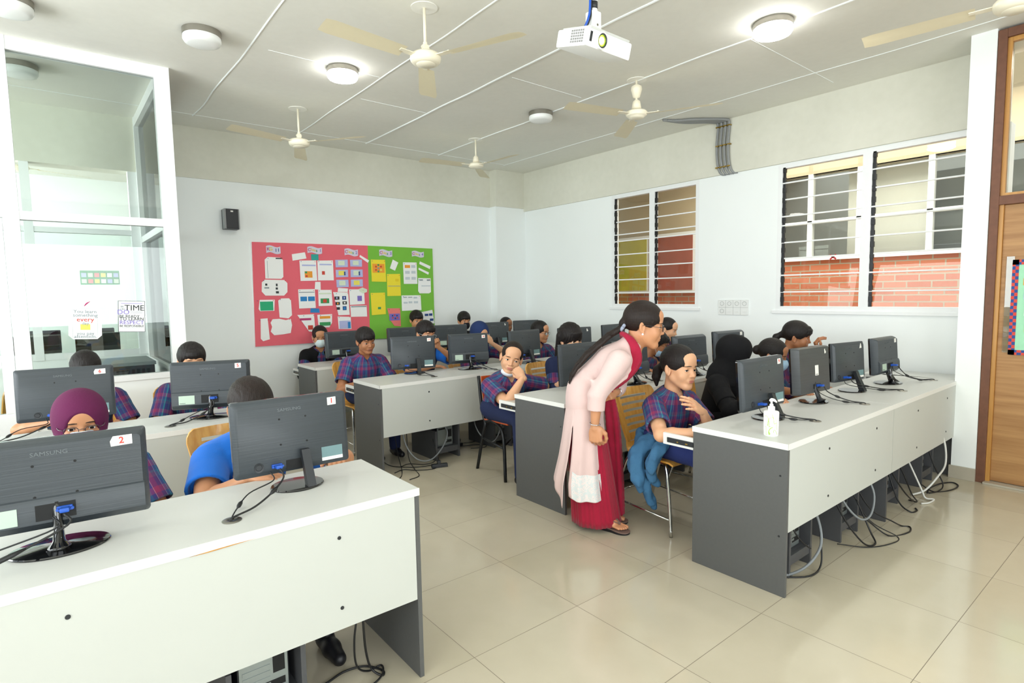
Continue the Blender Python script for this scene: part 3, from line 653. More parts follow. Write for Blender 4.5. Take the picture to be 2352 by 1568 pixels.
# ------------------------------------------------------------ ceiling fans
def make_fan(x, y, angles, zhub, label, style=0):
    t = thing('ceiling_fan', label, 'ceiling fan', (x, y, HC), 0, 'cream ceiling fans'); dz = zhub - HC
    obj('canopy_plate', add_lathe(newbm(), [(0, -.004), (.085, -.004), (.085, 0), (0, 0)], seg=40), 'fan_white', t, True, auto=30)
    obj('down_rod', add_cyl(newbm(), (0, 0, -.004), (0, 0, dz + .07), .0095), 'fan_cream', t, True)
    if style == 0:
        bm = newbm(); bx(-.02, .02, -.016, .016, dz + .045, dz + .085, .004, bm); add_cyl(bm, (-.028, 0, dz + .07), (.028, 0, dz + .07), .006); add_cyl(bm, (0, 0, dz + .03), (0, 0, dz + .10), .014)
        obj('rod_joint', bm, 'fan_cream', t)
        obj('motor_housing', add_lathe(newbm(), [(0, .045), (.02, .045), (.03, .035), (.085, .028), (.098, .015), (.1, .0), (.095, -.018), (.085, -.030), (.065, -.036), (0, -.038)], (0, 0, dz), 40), 'fan_cream', t, True, auto=50)
        o = obj('bottom_cap', add_lathe(newbm(), [(.062, -.034), (.06, -.04), (0, -.042)], (0, 0, dz), 40), 'fan_cream', t, True)
    elif style == 1:
        obj('rod_cover', add_lathe(newbm(), [(.014, .12), (.03, .10), (.04, .045), (.02, .04)], (0, 0, dz), 32), 'fan_cream', t, True)
        obj('motor_housing', add_lathe(newbm(), [(0, .04), (.03, .035), (.075, .028), (.09, .01), (.088, -.01), (.06, -.026), (0, -.03)], (0, 0, dz), 40), 'fan_cream', t, True)
    else:
        obj('rod_cover', add_lathe(newbm(), [(.012, .26), (.045, .24), (.048, .215), (.03, .15), (.012, .14)], (0, 0, dz), 32), 'fan_cream', t, True); obj('rod_cover', add_lathe(newbm(), [(.012, .13), (.032, .115), (.042, .055), (.02, .05)], (0, 0, dz), 32), 'fan_cream', t, True)
        obj('motor_housing', add_lathe(newbm(), [(0, .045), (.04, .04), (.085, .03), (.095, .018), (.093, .008), (.088, .004), (.09, -.002), (.08, -.012), (.068, -.016), (.066, -.024), (.04, -.032), (0, -.034)], (0, 0, dz), 40), 'fan_cream', t, True)
    for a in angles:
        bm = newbm(); n = 10; v = []
        for i in range(n + 1):
            u = .17 + .54 * i / n; hw = .052 + .016 * i / n; dr = -.002 * i / n
            if i == n: hw *= .8
            v.append([bm.verts.new((u, hw * s_, .012 * s_ + dr - .004 + (.003 if s_ == 0 else 0))) for s_ in (-1, 0, 1)])
        for p_, q in zip(v, v[1:]):
            for k in range(2): bm.faces.new((p_[k], q[k], q[k + 1], p_[k + 1]))
        bmesh.ops.solidify(bm, geom=bm.faces[:], thickness=.0025)
        b = obj('fan_blade', bm, 'fan_cream', t, True, auto=40); b.location = (0, 0, dz + .004); b.rotation_euler = (0, 0, R(a))
        bm = newbm(); add_box(bm, (.14, 0, 0), (.12, .045, .005), (4, 0, 0), .002)
        for k in (-.012, .012): add_cyl(bm, (.185, k, .002), (.185, k, .007), .004, seg=8)
        h = obj('blade_arm', bm, 'fan_cream', b)
    return t
make_fan(2.0, 3.31, (-68, -174, 58), 3.01, 'ceiling fan nearest the viewer, left of the projector')
make_fan(2.03, 5.78, (-164, -55, 70), 3.00, 'ceiling fan in front of the left part of the back beam', 0)
make_fan(4.10, 5.70, (172, -87, 45), 3.02, 'ceiling fan nearest the corner pilaster', 1)
make_fan(4.12, 3.31, (-63, 166, 52), 3.03, 'ceiling fan with two stacked rod cups, right of the projector', 2)
make_fan(4.15, .78, (100, -20, -140), 3.0, 'ceiling fan at the top right corner above the door', 0)
make_fan(-.15, 8.6, (20, 140, 260), 3.0, 'ceiling fan in the room beyond the glass', 0)
# ------------------------------------------------------------ round ceiling lamps
def make_lamp(x, y, on, label, r=.122):
    t = thing('ceiling_lamp', label, 'ceiling lamp', (x, y, HC), 0, 'round ceiling lamps')
    obj('metal_rim', add_lathe(newbm(), [(0, 0), (r, 0), (r, -.04), (r - .004, -.042), (0, -.042)], seg=48), 'nickel', t, True, auto=30)
    obj('opal_diffuser', add_lathe(newbm(), [(r - .003, -.041), (r - .002, -.065), (r - .012, -.082), (r * .7, -.09), (0, -.094)], seg=48), 'lamp_on' if on else 'lamp_off', t, True)
    if on:
        l = bpy.data.lights.new('lamp_light', 'AREA'); l.shape = 'DISK'; l.size = r * 2; l.energy = 9; lo = bpy.data.objects.new('lamp_light', l); COL.objects.link(lo); lo.location = (x, y, HC - .1)
make_lamp(.95, 4.51, False, 'unlit round ceiling lamp at the upper left'); make_lamp(1.98, 4.57, True, 'lit round ceiling lamp left of the nearest fan')
make_lamp(4.04, 4.47, False, 'unlit round ceiling lamp left of the fan with rod cups'); make_lamp(4.02, 2.05, True, 'lit round ceiling lamp at the upper right', .13)
make_lamp(-.05, 5.95, False, 'unlit round ceiling lamp seen through the glass partition'); make_lamp(-.06, 4.72, False, 'round ceiling lamp cut by the upper left corner of the view')
make_lamp(.6, 8.9, False, 'small round ceiling lamp in the room beyond the glass')
# ------------------------------------------------------------ projector
t = thing('projector', 'white projector hanging from the ceiling with a green glowing lens', 'projector', (2.285, 2.11, 2.765), 0)
t.rotation_euler = (R(15), 0, 0)
bm = bx(-.165, .165, -.11, .11, -.045, .04, .012); obj('body', bm, 'projector_white', t, True, auto=40)
obj('top_plate', bx(-.14, .15, -.1, .1, .04, .052, .003), 'desk_white', t)
bm = newbm()
for i in range(6):
    for j in range(5): bx(-.167, -.1648, -.085 + i * .0155, -.0745 + i * .0155, -.028 + j * .0125, -.0195 + j * .0125, bm=bm)
obj('air_vent', bm, 'grille_grey', t); obj('sensor_window', bx(-.145, -.130, -.1115, -.109, -.02, .025), 'black_plastic', t)
def rot_lathe(prof, c, seg=32):
    b = add_lathe(newbm(), prof, (0, 0, 0), seg); bmesh.ops.rotate(b, verts=b.verts[:], cent=(0, 0, 0), matrix=Matrix.Rotation(R(90), 3, 'X')); bmesh.ops.translate(b, verts=b.verts[:], vec=c); return b
obj('lens_shroud', rot_lathe([(.03, 0), (.042, .0), (.040, .012), (.034, .016), (.032, .0)], (-.065, -.108, -.002)), 'projector_white', t, True, auto=40)
obj('lens_barrel', rot_lathe([(0, .002), (.033, .002), (.033, .012), (.026, .012), (.025, .004)], (-.065, -.108, -.002)), 'gloss_black', t, True, auto=40)
obj('lens_ring', rot_lathe([(0, .003), (.025, .003), (.024, .006), (.017, .006)], (-.065, -.108, -.002)), 'lens_glow', t); obj('lens', rot_lathe([(0, .010), (.016, .007), (0.017, .004)], (-.065, -.108, -.002)), 'lens_core', t)
bm = newbm(); add_tube(bm, [(-.06, .0, .06), (-.03, .01, .075), (.1, .01, .066), (.12, 0, .052)], .004, 6); bx(-.06, .14, -.005, .02, .052, .062, .002, bm); obj('mount_arm', bm, 'projector_white', t)
m = thing('projector_mount', 'white telescopic ceiling mount holding the projector', 'mount', (2.28, 2.11, HC))
obj('pole', add_cyl(newbm(), (0, 0, 0), (0, 0, -.42), .021), 'projector_white', m, True); obj('ceiling_plate', bx(-.07, .07, -.07, .07, -.006, 0), 'projector_white', m)
obj('tape_band', add_cyl(newbm(), (0, 0, -.35), (0, 0, -.385), .0225), 'black_plastic', m, True)
bm = bx(-.03, .03, -.028, .028, -.50, -.40, .006); obj('bracket', bm, 'projector_white', m); obj('bolt', add_cyl(newbm(), (.0, -.030, -.47), (0, -.026, -.47), .006), 'nickel', m)
for nm, xs_, mt in (('projector_cable', -.026, 'cable_black'), ('projector_cable', -.034, 'blue_plug')):
    o = obj(nm, add_tube(newbm(), [(2.28 + xs_, 2.10, HC), (2.28 + xs_, 2.10, HC - .35), (2.27 + xs_ * 1.2, 2.10, HC - .45), (2.245 + xs_, 2.13, HC - .51)], .006, 8, 5), mt, None, True)
    tag(o, ('black' if mt == 'cable_black' else 'blue') + ' cable running down the projector mount', 'cable')
# ------------------------------------------------------------ wall speaker
t = thing('wall_speaker', 'small black speaker high on the back wall', 'speaker', (1.65, YB - .07, 2.365))
obj('body', bx(-.075, .075, -.06, .07, -.11, .11, .004), 'black_plastic', t); obj('grille', bx(-.055, .062, -.064, -.06, -.102, .102, .002), 'metal_black', t)
obj('side_trim', bx(-.079, -.060, -.062, .02, -.108, .108, .002), 'conduit_grey', t); obj('side_trim', bx(.066, .078, -.062, .02, -.108, .108, .002), 'conduit_grey', t); obj('maker_badge', bx(-.012, .014, -.0655, -.064, .075, .09), 'sticker_white', t)
# ------------------------------------------------------------ switch board, conduits
t = thing('switch_panel', 'white electrical switch panel between the louvred windows', 'switch panel', (XR, 3.37, 1.30))
obj('plate', bx(-.012, 0, -.175, .18, -.085, .08, .003), 'switch_white', t)
bm = newbm()
for j in range(2): bx(-.0128, -.0118, -.17, .175, -.0035 if j == 0 else .0775, -.0015 if j == 0 else .079, bm=bm)
for i in range(1, 4): bx(-.0128, -.0118, -.175 + .0885 * i, -.1735 + .0885 * i, -.083, .078, bm=bm)
obj('seam', bm, 'conduit_grey', t)
for i in range(4):
    for j in range(2):
        y = .135 - .0885 * i; z = .04 - .083 * j
        if j == 0 or i == 0:
            bm = newbm(); add_tube(bm, [(-.014, y + .022 * math.cos(a), z + .022 * math.sin(a)) for a in np.linspace(0, 2 * PI, 20)], .0012, 4); obj('socket_ring', bm, 'conduit_grey', t)
        else: obj('rocker_switch', bx(-.016, -.012, y - .02, y + .02, z - .010, z + .010, .002), 'switch_white', t)
for i in range(4):
    y = 3.56 - .045 * i
    bm = add_tube(newbm(), [(5.25 + .05 * i, 3.86 - .02 * i, HC - .013), (5.5, 3.78 - .045 * i, HC - .016), (5.76, y + .03, HC - .016), (XR - .05, y, HC - .05), (XR - .05, y + .012, HC - .25), (XR - .05, y, HC - .45), (XR - .03, y - .03, HC - .56), (XR - .005, y - .08, HC - .575)], .014, 10, 6)
    o = obj('cable_conduit', bm, 'conduit_grey', None, True); tag(o, 'grey conduit pipe bending from ceiling to beam, %s of four' % ('leftmost', 'second from the left', 'third from the left', 'rightmost')[i], 'pipe', 'grey conduit pipes')
    bm = newbm()
    for z in (HC - .07, HC - .27, HC - .50): bx(XR - .068, XR - .032, y - .018, y + .018, z - .006, z + .006, .001, bm)
    obj('pipe_clip', bm, 'brass', o)
# ------------------------------------------------------------ hand sanitizer
t = thing('sanitizer_bottle', 'white pump bottle with lime scribbles on the right front desk', 'bottle', (2.80, 1.395, DT))
obj('bottle_body', add_lathe(newbm(), [(0, 0), (.032, 0), (.0345, .003), (.0355, .05), (.0365, .118), (.034, .123), (.014, .126), (.0125, .13)], seg=36), 'plastic_white', t, True, auto=50)
obj('pump_collar', add_lathe(newbm(), [(.013, .124), (.0165, .126), (.0165, .146), (.009, .150), (.009, .158), (.005, .160), (.005, .178), (0, .178)], seg=24), 'plastic_white', t, True, auto=40)
bm = newbm(); add_tube(bm, [(-.010, .004, .176), (0, 0, .180), (.012, -.006, .178), (.028, -.012, .166)], .006, 10, 3, radii=[.005, .009, .007, .004]); obj('pump_head', bm, 'plastic_white', t, True)
def scrib(a0, a1, z0, z1, amp, ph, r): 
    pts = []
    for k in range(22):
        u = k / 21; a = R(a0 - 38 + (a1 - a0) * u + amp * math.sin(ph + u * 5)); z = z0 + (z1 - z0) * u + .012 * math.sin(ph * 2 + u * 6); rr = .0355 + .0008; pts.append((rr * math.cos(a), rr * math.sin(a), max(.006, min(.112, z))))
    return pts
bm = newbm()
for q in ((190, 250, .10, .055, 10, 0, .001), (200, 262, .058, .09, 14, 1.5, .001), (240, 290, .105, .06, 6, .6, .001), (195, 215, .045, .01, 4, 0, .0006), (210, 262, .012, .035, 18, 1.0, .0016), (255, 292, .035, .016, 8, 2, .0008), (225, 235, .07, .04, 3, 1, .0005), (268, 300, .09, .04, 3, 0, .0006)): add_tube(bm, scrib(*q[:6], 0), q[6], 5)
obj('lime_scribble', bm, 'lime_ink', t)
# ------------------------------------------------------------ organic shapes: distance fields turned into quads
F4 = np.float32
class Sdf:
    def __init__(s, lo, hi, h):
        s.lo = np.array(lo, float); s.h = h; s.n = np.maximum(4, np.ceil((np.array(hi) - s.lo) / h).astype(int) + 1)
        s.ax = [(s.lo[i] + np.arange(s.n[i]) * h).astype(F4) for i in range(3)]
        s.V = np.full(s.n, .5, F4)
    def blk(s, lo, hi):
        a = np.clip(np.floor((np.array(lo) - s.lo) / s.h).astype(int), 0, s.n - 1); b = np.clip(np.ceil((np.array(hi) - s.lo) / s.h).astype(int) + 1, 1, s.n)
        sl = tuple(slice(x, y) for x, y in zip(a, b))
        X = s.ax[0][sl[0]][:, None, None]; Y = s.ax[1][sl[1]][None, :, None]; Z = s.ax[2][sl[2]][None, None, :]
        return sl, X, Y, Z
    def comb(s, sl, d, op, k):
        v = s.V[sl]
        if v.size == 0: return s
        if op == 'u':
            if k <= 0: s.V[sl] = np.minimum(v, d)
            else: hh = np.clip(.5 + .5 * (v - d) / k, 0, 1); s.V[sl] = v * (1 - hh) + d * hh - k * hh * (1 - hh)
        elif op == 's':
            d = -d; k = max(k, 1e-5); hh = np.clip(.5 - .5 * (v - d) / k, 0, 1); s.V[sl] = v * (1 - hh) + d * hh + k * hh * (1 - hh)
        elif op == 'i': s.V[sl] = np.maximum(v, d)
        return s
    def cap(s, a, b, ra, rb=None, op='u', k=.02, flat=False, zs=1.0):
        rb = ra if rb is None else rb; a = np.array(a, float); b = np.array(b, float); pad = max(ra, rb) * max(1, 1 / zs) + k + .03
        sl, X, Y, Z = s.blk(np.minimum(a, b) - pad, np.maximum(a, b) + pad)
        d = (b - a).astype(F4); L2 = float(d @ d) + 1e-9
        X = X - F4(a[0]); Y = Y - F4(a[1]); Z = Z - F4(a[2])
        t0 = (X * d[0] + Y * d[1] + Z * d[2]) / F4(L2); t = np.clip(t0, 0, 1)
        dist = np.sqrt((X - t * d[0]) ** 2 + (Y - t * d[1]) ** 2 + (Z - t * d[2]) ** 2) - (ra + (rb - ra) * t).astype(F4)
        if flat: dist = np.maximum(dist, np.maximum(-t0, t0 - 1) * F4(math.sqrt(L2)))
        return s.comb(sl, dist, op, k)
    def ell(s, c, r, rot=None, op='u', k=.02):
        c = np.array(c, float); r = np.array(r, float); R_ = max(r) + k + .02
        sl, X, Y, Z = s.blk(c - R_, c + R_); X = X - F4(c[0]); Y = Y - F4(c[1]); Z = Z - F4(c[2])
        if rot is not None:
            m = np.array(Euler([R_2 for R_2 in map(math.radians, rot)]).to_matrix()).T if not isinstance(rot, np.ndarray) else rot.T
            X, Y, Z = (m[i, 0] * X + m[i, 1] * Y + m[i, 2] * Z for i in range(3))
        q = (X / r[0]) ** 2 + (Y / r[1]) ** 2 + (Z / r[2]) ** 2; k0 = np.sqrt(q) + 1e-6
        k1 = np.sqrt((X / r[0] ** 2) ** 2 + (Y / r[1] ** 2) ** 2 + (Z / r[2] ** 2) ** 2) + 1e-6
        return s.comb(sl, (k0 * (k0 - 1) / k1).astype(F4), op, k)
    def plane(s, p, n, op='i', k=0):
        """keep what lies on the side opposite to n"""
        n = np.array(n, float); n /= np.linalg.norm(n); sl, X, Y, Z = s.blk(s.lo, s.lo + s.n * s.h)
        d = ((X - p[0]) * n[0] + (Y - p[1]) * n[1] + (Z - p[2]) * n[2]).astype(F4); s.V = np.maximum(s.V, np.broadcast_to(d, s.V.shape)) if op == 'i' else s.V
        return s
    def chain(s, pts, rads, k=.012, op='u'):
        for i in range(len(pts) - 1): s.cap(pts[i], pts[i + 1], rads[i], rads[i + 1], op, k if i == 0 else .006)
        return s
    def mesh(s):
        V = s.V; V[0] = V[-1] = .5; V[:, 0] = V[:, -1] = .5; V[:, :, 0] = V[:, :, -1] = .5
        ins = V < 0
        c = [ins[i:ins.shape[0] - 1 + i, j:ins.shape[1] - 1 + j, k:ins.shape[2] - 1 + k] for i in (0, 1) for j in (0, 1) for k in (0, 1)]
        sm = sum(x.astype(np.int8) for x in c); act = (sm > 0) & (sm < 8); idx = np.argwhere(act)
        if len(idx) == 0: return np.zeros((0, 3)), np.zeros((0, 4), int)
        I, J, K = idx.T; off = [(i, j, k) for i in (0, 1) for j in (0, 1) for k in (0, 1)]
        cv = np.stack([V[I + a, J + b, K + d] for a, b, d in off], 1); acc = np.zeros((len(idx), 3)); cnt = np.zeros(len(idx))
        for p in range(8):
            for q in range(p + 1, 8):
                if sum(abs(off[p][m] - off[q][m]) for m in range(3)) != 1: continue
                a, b = cv[:, p], cv[:, q]; m = (a < 0) != (b < 0); t = np.where(m, a / np.where(m, a - b, 1), 0)[:, None]
                acc += np.where(m[:, None], np.array(off[p]) * (1 - t) + np.array(off[q]) * t, 0); cnt += m
        verts = s.lo + (idx + acc / cnt[:, None]) * s.h
        ID = np.full(act.shape, -1, np.int64); ID[I, J, K] = np.arange(len(idx)); faces = []
        for axn in range(3):
            A = np.take(ins, range(0, ins.shape[axn] - 1), axn); B = np.take(ins, range(1, ins.shape[axn]), axn)
            e = np.argwhere(A != B); o1, o2 = [(1, 2), (2, 0), (0, 1)][axn]
            e = e[(e[:, o1] > 0) & (e[:, o2] > 0) & (e[:, o1] < act.shape[o1]) & (e[:, o2] < act.shape[o2])]
            if not len(e): continue
            flip = A[tuple(e.T)]
            def g(d1, d2):
                f = e.copy(); f[:, o1] -= d1; f[:, o2] -= d2; return ID[tuple(f.T)]
            q = np.stack([g(0, 0), g(1, 0), g(1, 1), g(0, 1)], 1); q = np.where(flip[:, None], q, q[:, ::-1]); faces.append(q)
        f = np.concatenate(faces); f = f[(f >= 0).all(1)]
        return verts, f
def relax(v, f, it=1, lam=.5):
    for _ in range(it):
        acc = np.zeros_like(v); cnt = np.zeros(len(v))
        for a, b in ((0, 1), (1, 2), (2, 3), (3, 0)):
            np.add.at(acc, f[:, a], v[f[:, b]]); np.add.at(cnt, f[:, a], 1); np.add.at(acc, f[:, b], v[f[:, a]]); np.add.at(cnt, f[:, b], 1)
        v = v * (1 - lam) + lam * acc / np.maximum(cnt, 1)[:, None]
    return v
def np_mesh(name, parts, mats, parent=None, attr=None, loc=None):
    """parts: list of (verts, faces, material index or index array)"""
    vs, fs, mi, off = [], [], [], 0
    for v, f, m in parts:
        vs.append(v); fs.append(f + off); mi.append(np.full(len(f), m) if np.isscalar(m) else m); off += len(v)
    v = np.concatenate(vs); f = np.concatenate(fs); mi = np.concatenate(mi)
    me = bpy.data.meshes.new(name); me.vertices.add(len(v)); me.vertices.foreach_set('co', v.astype(F4).ravel())
    me.loops.add(len(f) * 4); me.loops.foreach_set('vertex_index', f.ravel().astype(np.int32)); me.polygons.add(len(f)); me.polygons.foreach_set('loop_start', np.arange(0, len(f) * 4, 4, dtype=np.int32))
    for m in mats: me.materials.append(M[m] if isinstance(m, str) else m)
    me.polygons.foreach_set('material_index', mi.astype(np.int32)); me.polygons.foreach_set('use_smooth', np.ones(len(f), bool)); me.update(calc_edges=True); me.validate()
    if attr is not None:
        a = me.attributes.new('weave', 'FLOAT_VECTOR', 'POINT'); a.data.foreach_set('vector', attr.astype(F4).ravel())
    o = bpy.data.objects.new(name, me); COL.objects.link(o)
    if parent: o.parent = parent
    if loc is not None: o.location = loc
    return o
def rotm(yaw=0, pitch=0, roll=0):
    """head turn: yaw left+, pitch down+, roll to the person's right+"""
    return np.array(Matrix.Rotation(R(yaw), 3, 'Z') @ Matrix.Rotation(R(-pitch), 3, 'X') @ Matrix.Rotation(R(roll), 3, 'Y'))
# ------------------------------------------------------------ people materials
def mk_skin(name, hexc, lip):
    s = NT(name); c = lin(hexc); f = s.noise(25, detail=3)
    s.set(Base_Color=s.mix(f, tuple(x * .94 for x in c), tuple(min(1, x * 1.05) for x in c)), Roughness=.48); s.b.inputs['Subsurface Weight'].default_value = .12; s.b.inputs['Subsurface Radius'].default_value = (.6, .25, .12); s.b.inputs['Subsurface Scale'].default_value = .012
    s.bump(s.noise(400), .05, .001); M[name] = s.m; simple(name + '_lip', lip, .4, var=.05)
mk_skin('skin_tan', '#c98f68', '#b06a58'); mk_skin('skin_light', '#dca883', '#c47a6c'); mk_skin('skin_brown', '#a8704c', '#8f574a'); mk_skin('skin_deep', '#8f5c3e', '#7b4a40')
def mk_hair(name, c0, c1):
    s = NT(name); v = s.mapv(s.co(), (160, 160, 14)); n1 = s.noise(1, v, 4, .6)
    s.set(Base_Color=s.mix(n1, lin(c0), lin(c1)), Roughness=.5); s.b.inputs['Specular IOR Level'].default_value = .3; s.bump(n1, .8, .005); M[name] = s.m
mk_hair('hair_black', '#0d0b0b', '#241d1b'); mk_hair('hair_brown', '#120d0b', '#2c1e18'); 
def mk_plaid():
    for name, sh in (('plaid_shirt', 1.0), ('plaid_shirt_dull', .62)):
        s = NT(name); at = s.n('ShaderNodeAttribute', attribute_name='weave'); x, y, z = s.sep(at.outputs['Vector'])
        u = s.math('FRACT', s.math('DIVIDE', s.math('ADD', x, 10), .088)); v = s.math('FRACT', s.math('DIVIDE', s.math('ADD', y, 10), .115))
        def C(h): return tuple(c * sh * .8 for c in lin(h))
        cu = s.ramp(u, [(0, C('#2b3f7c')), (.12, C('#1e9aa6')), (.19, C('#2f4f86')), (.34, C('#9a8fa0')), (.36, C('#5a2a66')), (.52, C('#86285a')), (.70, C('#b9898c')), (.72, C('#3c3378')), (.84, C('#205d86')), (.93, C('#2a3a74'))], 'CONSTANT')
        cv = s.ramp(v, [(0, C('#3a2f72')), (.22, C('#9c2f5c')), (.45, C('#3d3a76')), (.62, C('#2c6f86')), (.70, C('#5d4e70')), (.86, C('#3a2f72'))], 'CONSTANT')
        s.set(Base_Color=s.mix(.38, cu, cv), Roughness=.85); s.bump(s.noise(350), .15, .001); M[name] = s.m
mk_plaid()
def mk_cloth(name, hexc, var=.08, rough=.88, sc=200, rib=None):
    s = NT(name); c = lin(hexc); n1 = s.noise(sc, detail=2); n2 = s.noise(9, detail=4); f = s.math('ADD', s.math('MULTIPLY', n1, .4), s.math('MULTIPLY', n2, .6))
    s.set(Base_Color=s.mix(f, tuple(x * (1 - var) for x in c), tuple(min(1, x * (1 + var)) for x in c)), Roughness=rough); s.b.inputs['Sheen Weight'].default_value = .15 if sum(c) > .3 else .0; s.b.inputs['Specular IOR Level'].default_value = .3; s.bump(s.math('ADD', n2, s.math('MULTIPLY', n1, .2)), .35, .012); M[name] = s.m
mk_cloth('navy_cloth', '#232c4e'); mk_cloth('navy_skirt', '#27336a'); mk_cloth('black_cloth', '#0c0c0f', .25); mk_cloth('blue_shirt', '#1a6fd6'); mk_cloth('maroon_scarf', '#5c1d45'); mk_cloth('navy_scarf', '#22345f'); mk_cloth('pink_kurta', '#dcc0bc', .03); mk_cloth('maroon_dupatta', '#a01838', .14); mk_cloth('maroon_trousers', '#a01634', .2); mk_cloth('lilac_cloth', '#b08fc4'); mk_cloth('grey_sock', '#9aa3a8'); mk_cloth('white_cloth', '#e4e8ee', .02); mk_cloth('mask_blue', '#a9cbe6', .03); mk_cloth('mask_white', '#dff0f4', .02); mk_cloth('mask_black', '#1b1b22', .1)
def mk_denim():
    s = NT('denim'); n1 = s.noise(1, s.mapv(s.co(), (500, 500, 60)), 2); n2 = s.noise(7, detail=5)
    s.set(Base_Color=s.mix(s.math('ADD', s.math('MULTIPLY', n1, .35), s.math('MULTIPLY', n2, .65)), lin('#234c72'), lin('#4a80a8')), Roughness=.9); s.bump(n2, .4, .02); M['denim'] = s.m
mk_denim(); simple('shoe_black', '#15151a', .45); simple('sandal_brown', '#7a6258', .7, bump=.2); simple('eye_white', '#e9e6e0', .15, var=.01); simple('iris_brown', '#1d0f0a', .08, var=.1); simple('glasses_clear', '#c9d4da', .15, coat=.5); simple('glasses_dark', '#2a2022', .2, coat=.5); simple('pearl', '#f4f0ec', .15); simple('silver', '#cfcfd2', .15, .9); simple('nail', '#e2b29c', .25); simple('embroidery', '#c9cfd0', .5, .2, var=.3, scale=260)
# ------------------------------------------------------------ head, hair, hands in their own frames
HEAD = {}
def head_field(h, near=True):
    s = Sdf((-.105, -.125, -.19), (.105, .135, .14), h)
    s.ell((0, -.012, .036), (.0725, .093, .080)); s.ell((0, .022, -.030), (.057, .064, .076), k=.03)
    for x in (-1, 1):
        s.cap((x * .047, .0, -.050), (x * .018, .057, -.092), .017, .015, k=.028); s.ell((x * .034, .054, -.032), (.024, .022, .026), k=.025)
    s.ell((0, .062, -.095), (.022, .021, .017), k=.02)
    s.cap((-.030, .074, .024), (.030, .074, .024), .0095, k=.018); s.ell((0, .05, .055), (.052, .04, .04), k=.02)
    for x in (-1, 1): s.ell((x * .0315, .092, .002), (.017, .016, .0115), op='s', k=.014)
    s.cap((0, .080, .012), (0, .094, -.024), .0055, .0085, k=.012); s.ell((0, .0965, -.028), (.0085, .0085, .0075), k=.008)
    for x in (-1, 1): s.ell((x * .0115, .087, -.032), (.0065, .008, .0055), k=.006); s.ell((x * .0065, .092, -.0385), (.0030, .004, .0022), op='s', k=.003)
    s.ell((0, .078, -.058), (.025, .012, .016), k=.015)
    s.ell((0, .0855, -.0565), (.0195, .0055, .0036), k=.004); s.ell((0, .0840, -.0650), (.0165, .0058, .0044), k=.004); s.cap((-.022, .0895, -.0605), (.022, .0895, -.0605), .0016, op='s', k=.003)
    s.cap((-.010, .092, -.079), (.010, .092, -.079), .004, op='s', k=.012)
    for x in (-1, 1):
        e = (x * .0315, .0675, .001); s.ell(e, (.0150, .0146, .0146), k=.004)
        s.ell((x * .0318, .083, .0005), (.0138, .016, .0050), (0, x * 4, 0), op='s', k=.002)
        s.ell((x * .076, -.012, -.008), (.0075, .017, .030), (8, 0, x * 22), k=.006); s.ell((x * .0825, -.008, -.004), (.005, .009, .018), (8, 0, x * 22), op='s', k=.005); s.ell((x * .0765, -.004, -.032), (.005, .007, .008), k=.004)
    s.cap((0, -.030, -.05), (0, -.042, -.20), .043, .044, k=.026)
    return s
def get_head(near):
    if near in HEAD: return HEAD[near]
    s = head_field(.0021 if near == 2 else .003 if near == 1 else .0042); v, f = s.mesh()
    c = v[f].mean(1); x, y, z = c.T
    up = ((x / .0215) ** 2 + ((z + .0570) / .0045) ** 2 < 1) ; lo = ((x / .018) ** 2 + ((z + .0652) / .0052) ** 2 < 1)
    m = np.where((up | lo) & (y > .078), 1, 0)
    def surf_y(px, pz):
        i = int(round((px - s.lo[0]) / s.h)); k = int(round((pz - s.lo[2]) / s.h)); col = s.V[i, :, k]; j = np.where(col < 0)[0]
        j = j[-1]; a, b = col[j], col[j + 1]; return s.lo[1] + (j + a / (a - b)) * s.h
    HEAD[near] = (v, f, m, surf_y); return HEAD[near]
HAIRC = {}
def fy(x, z, o=.005):
    q = 1 - (x / .0725) ** 2 - ((z - .036) / .08) ** 2; y1 = -.012 + .093 * math.sqrt(max(0, q)); q = 1 - (x / .052) ** 2 - ((z - .055) / .04) ** 2
    return max(y1, .05 + .04 * math.sqrt(q) if q > 0 else -1) + o
def fringe(s, x0, n, ztop, zbot, wob, r0, r1):
    for i, x in enumerate(np.linspace(-x0, x0, n)):
        pts = []
        for u in (0, .33, .66, 1):
            xx = x * (.82 + .2 * u) + .003 * u; z = ztop + (zbot - ztop + wob * math.sin(i * 2.3)) * u; pts.append((xx, fy(xx, z), z))
        s.chain(pts, [r0, (r0 * 2 + r1) / 3, (r0 + 2 * r1) / 3, r1], k=.006)
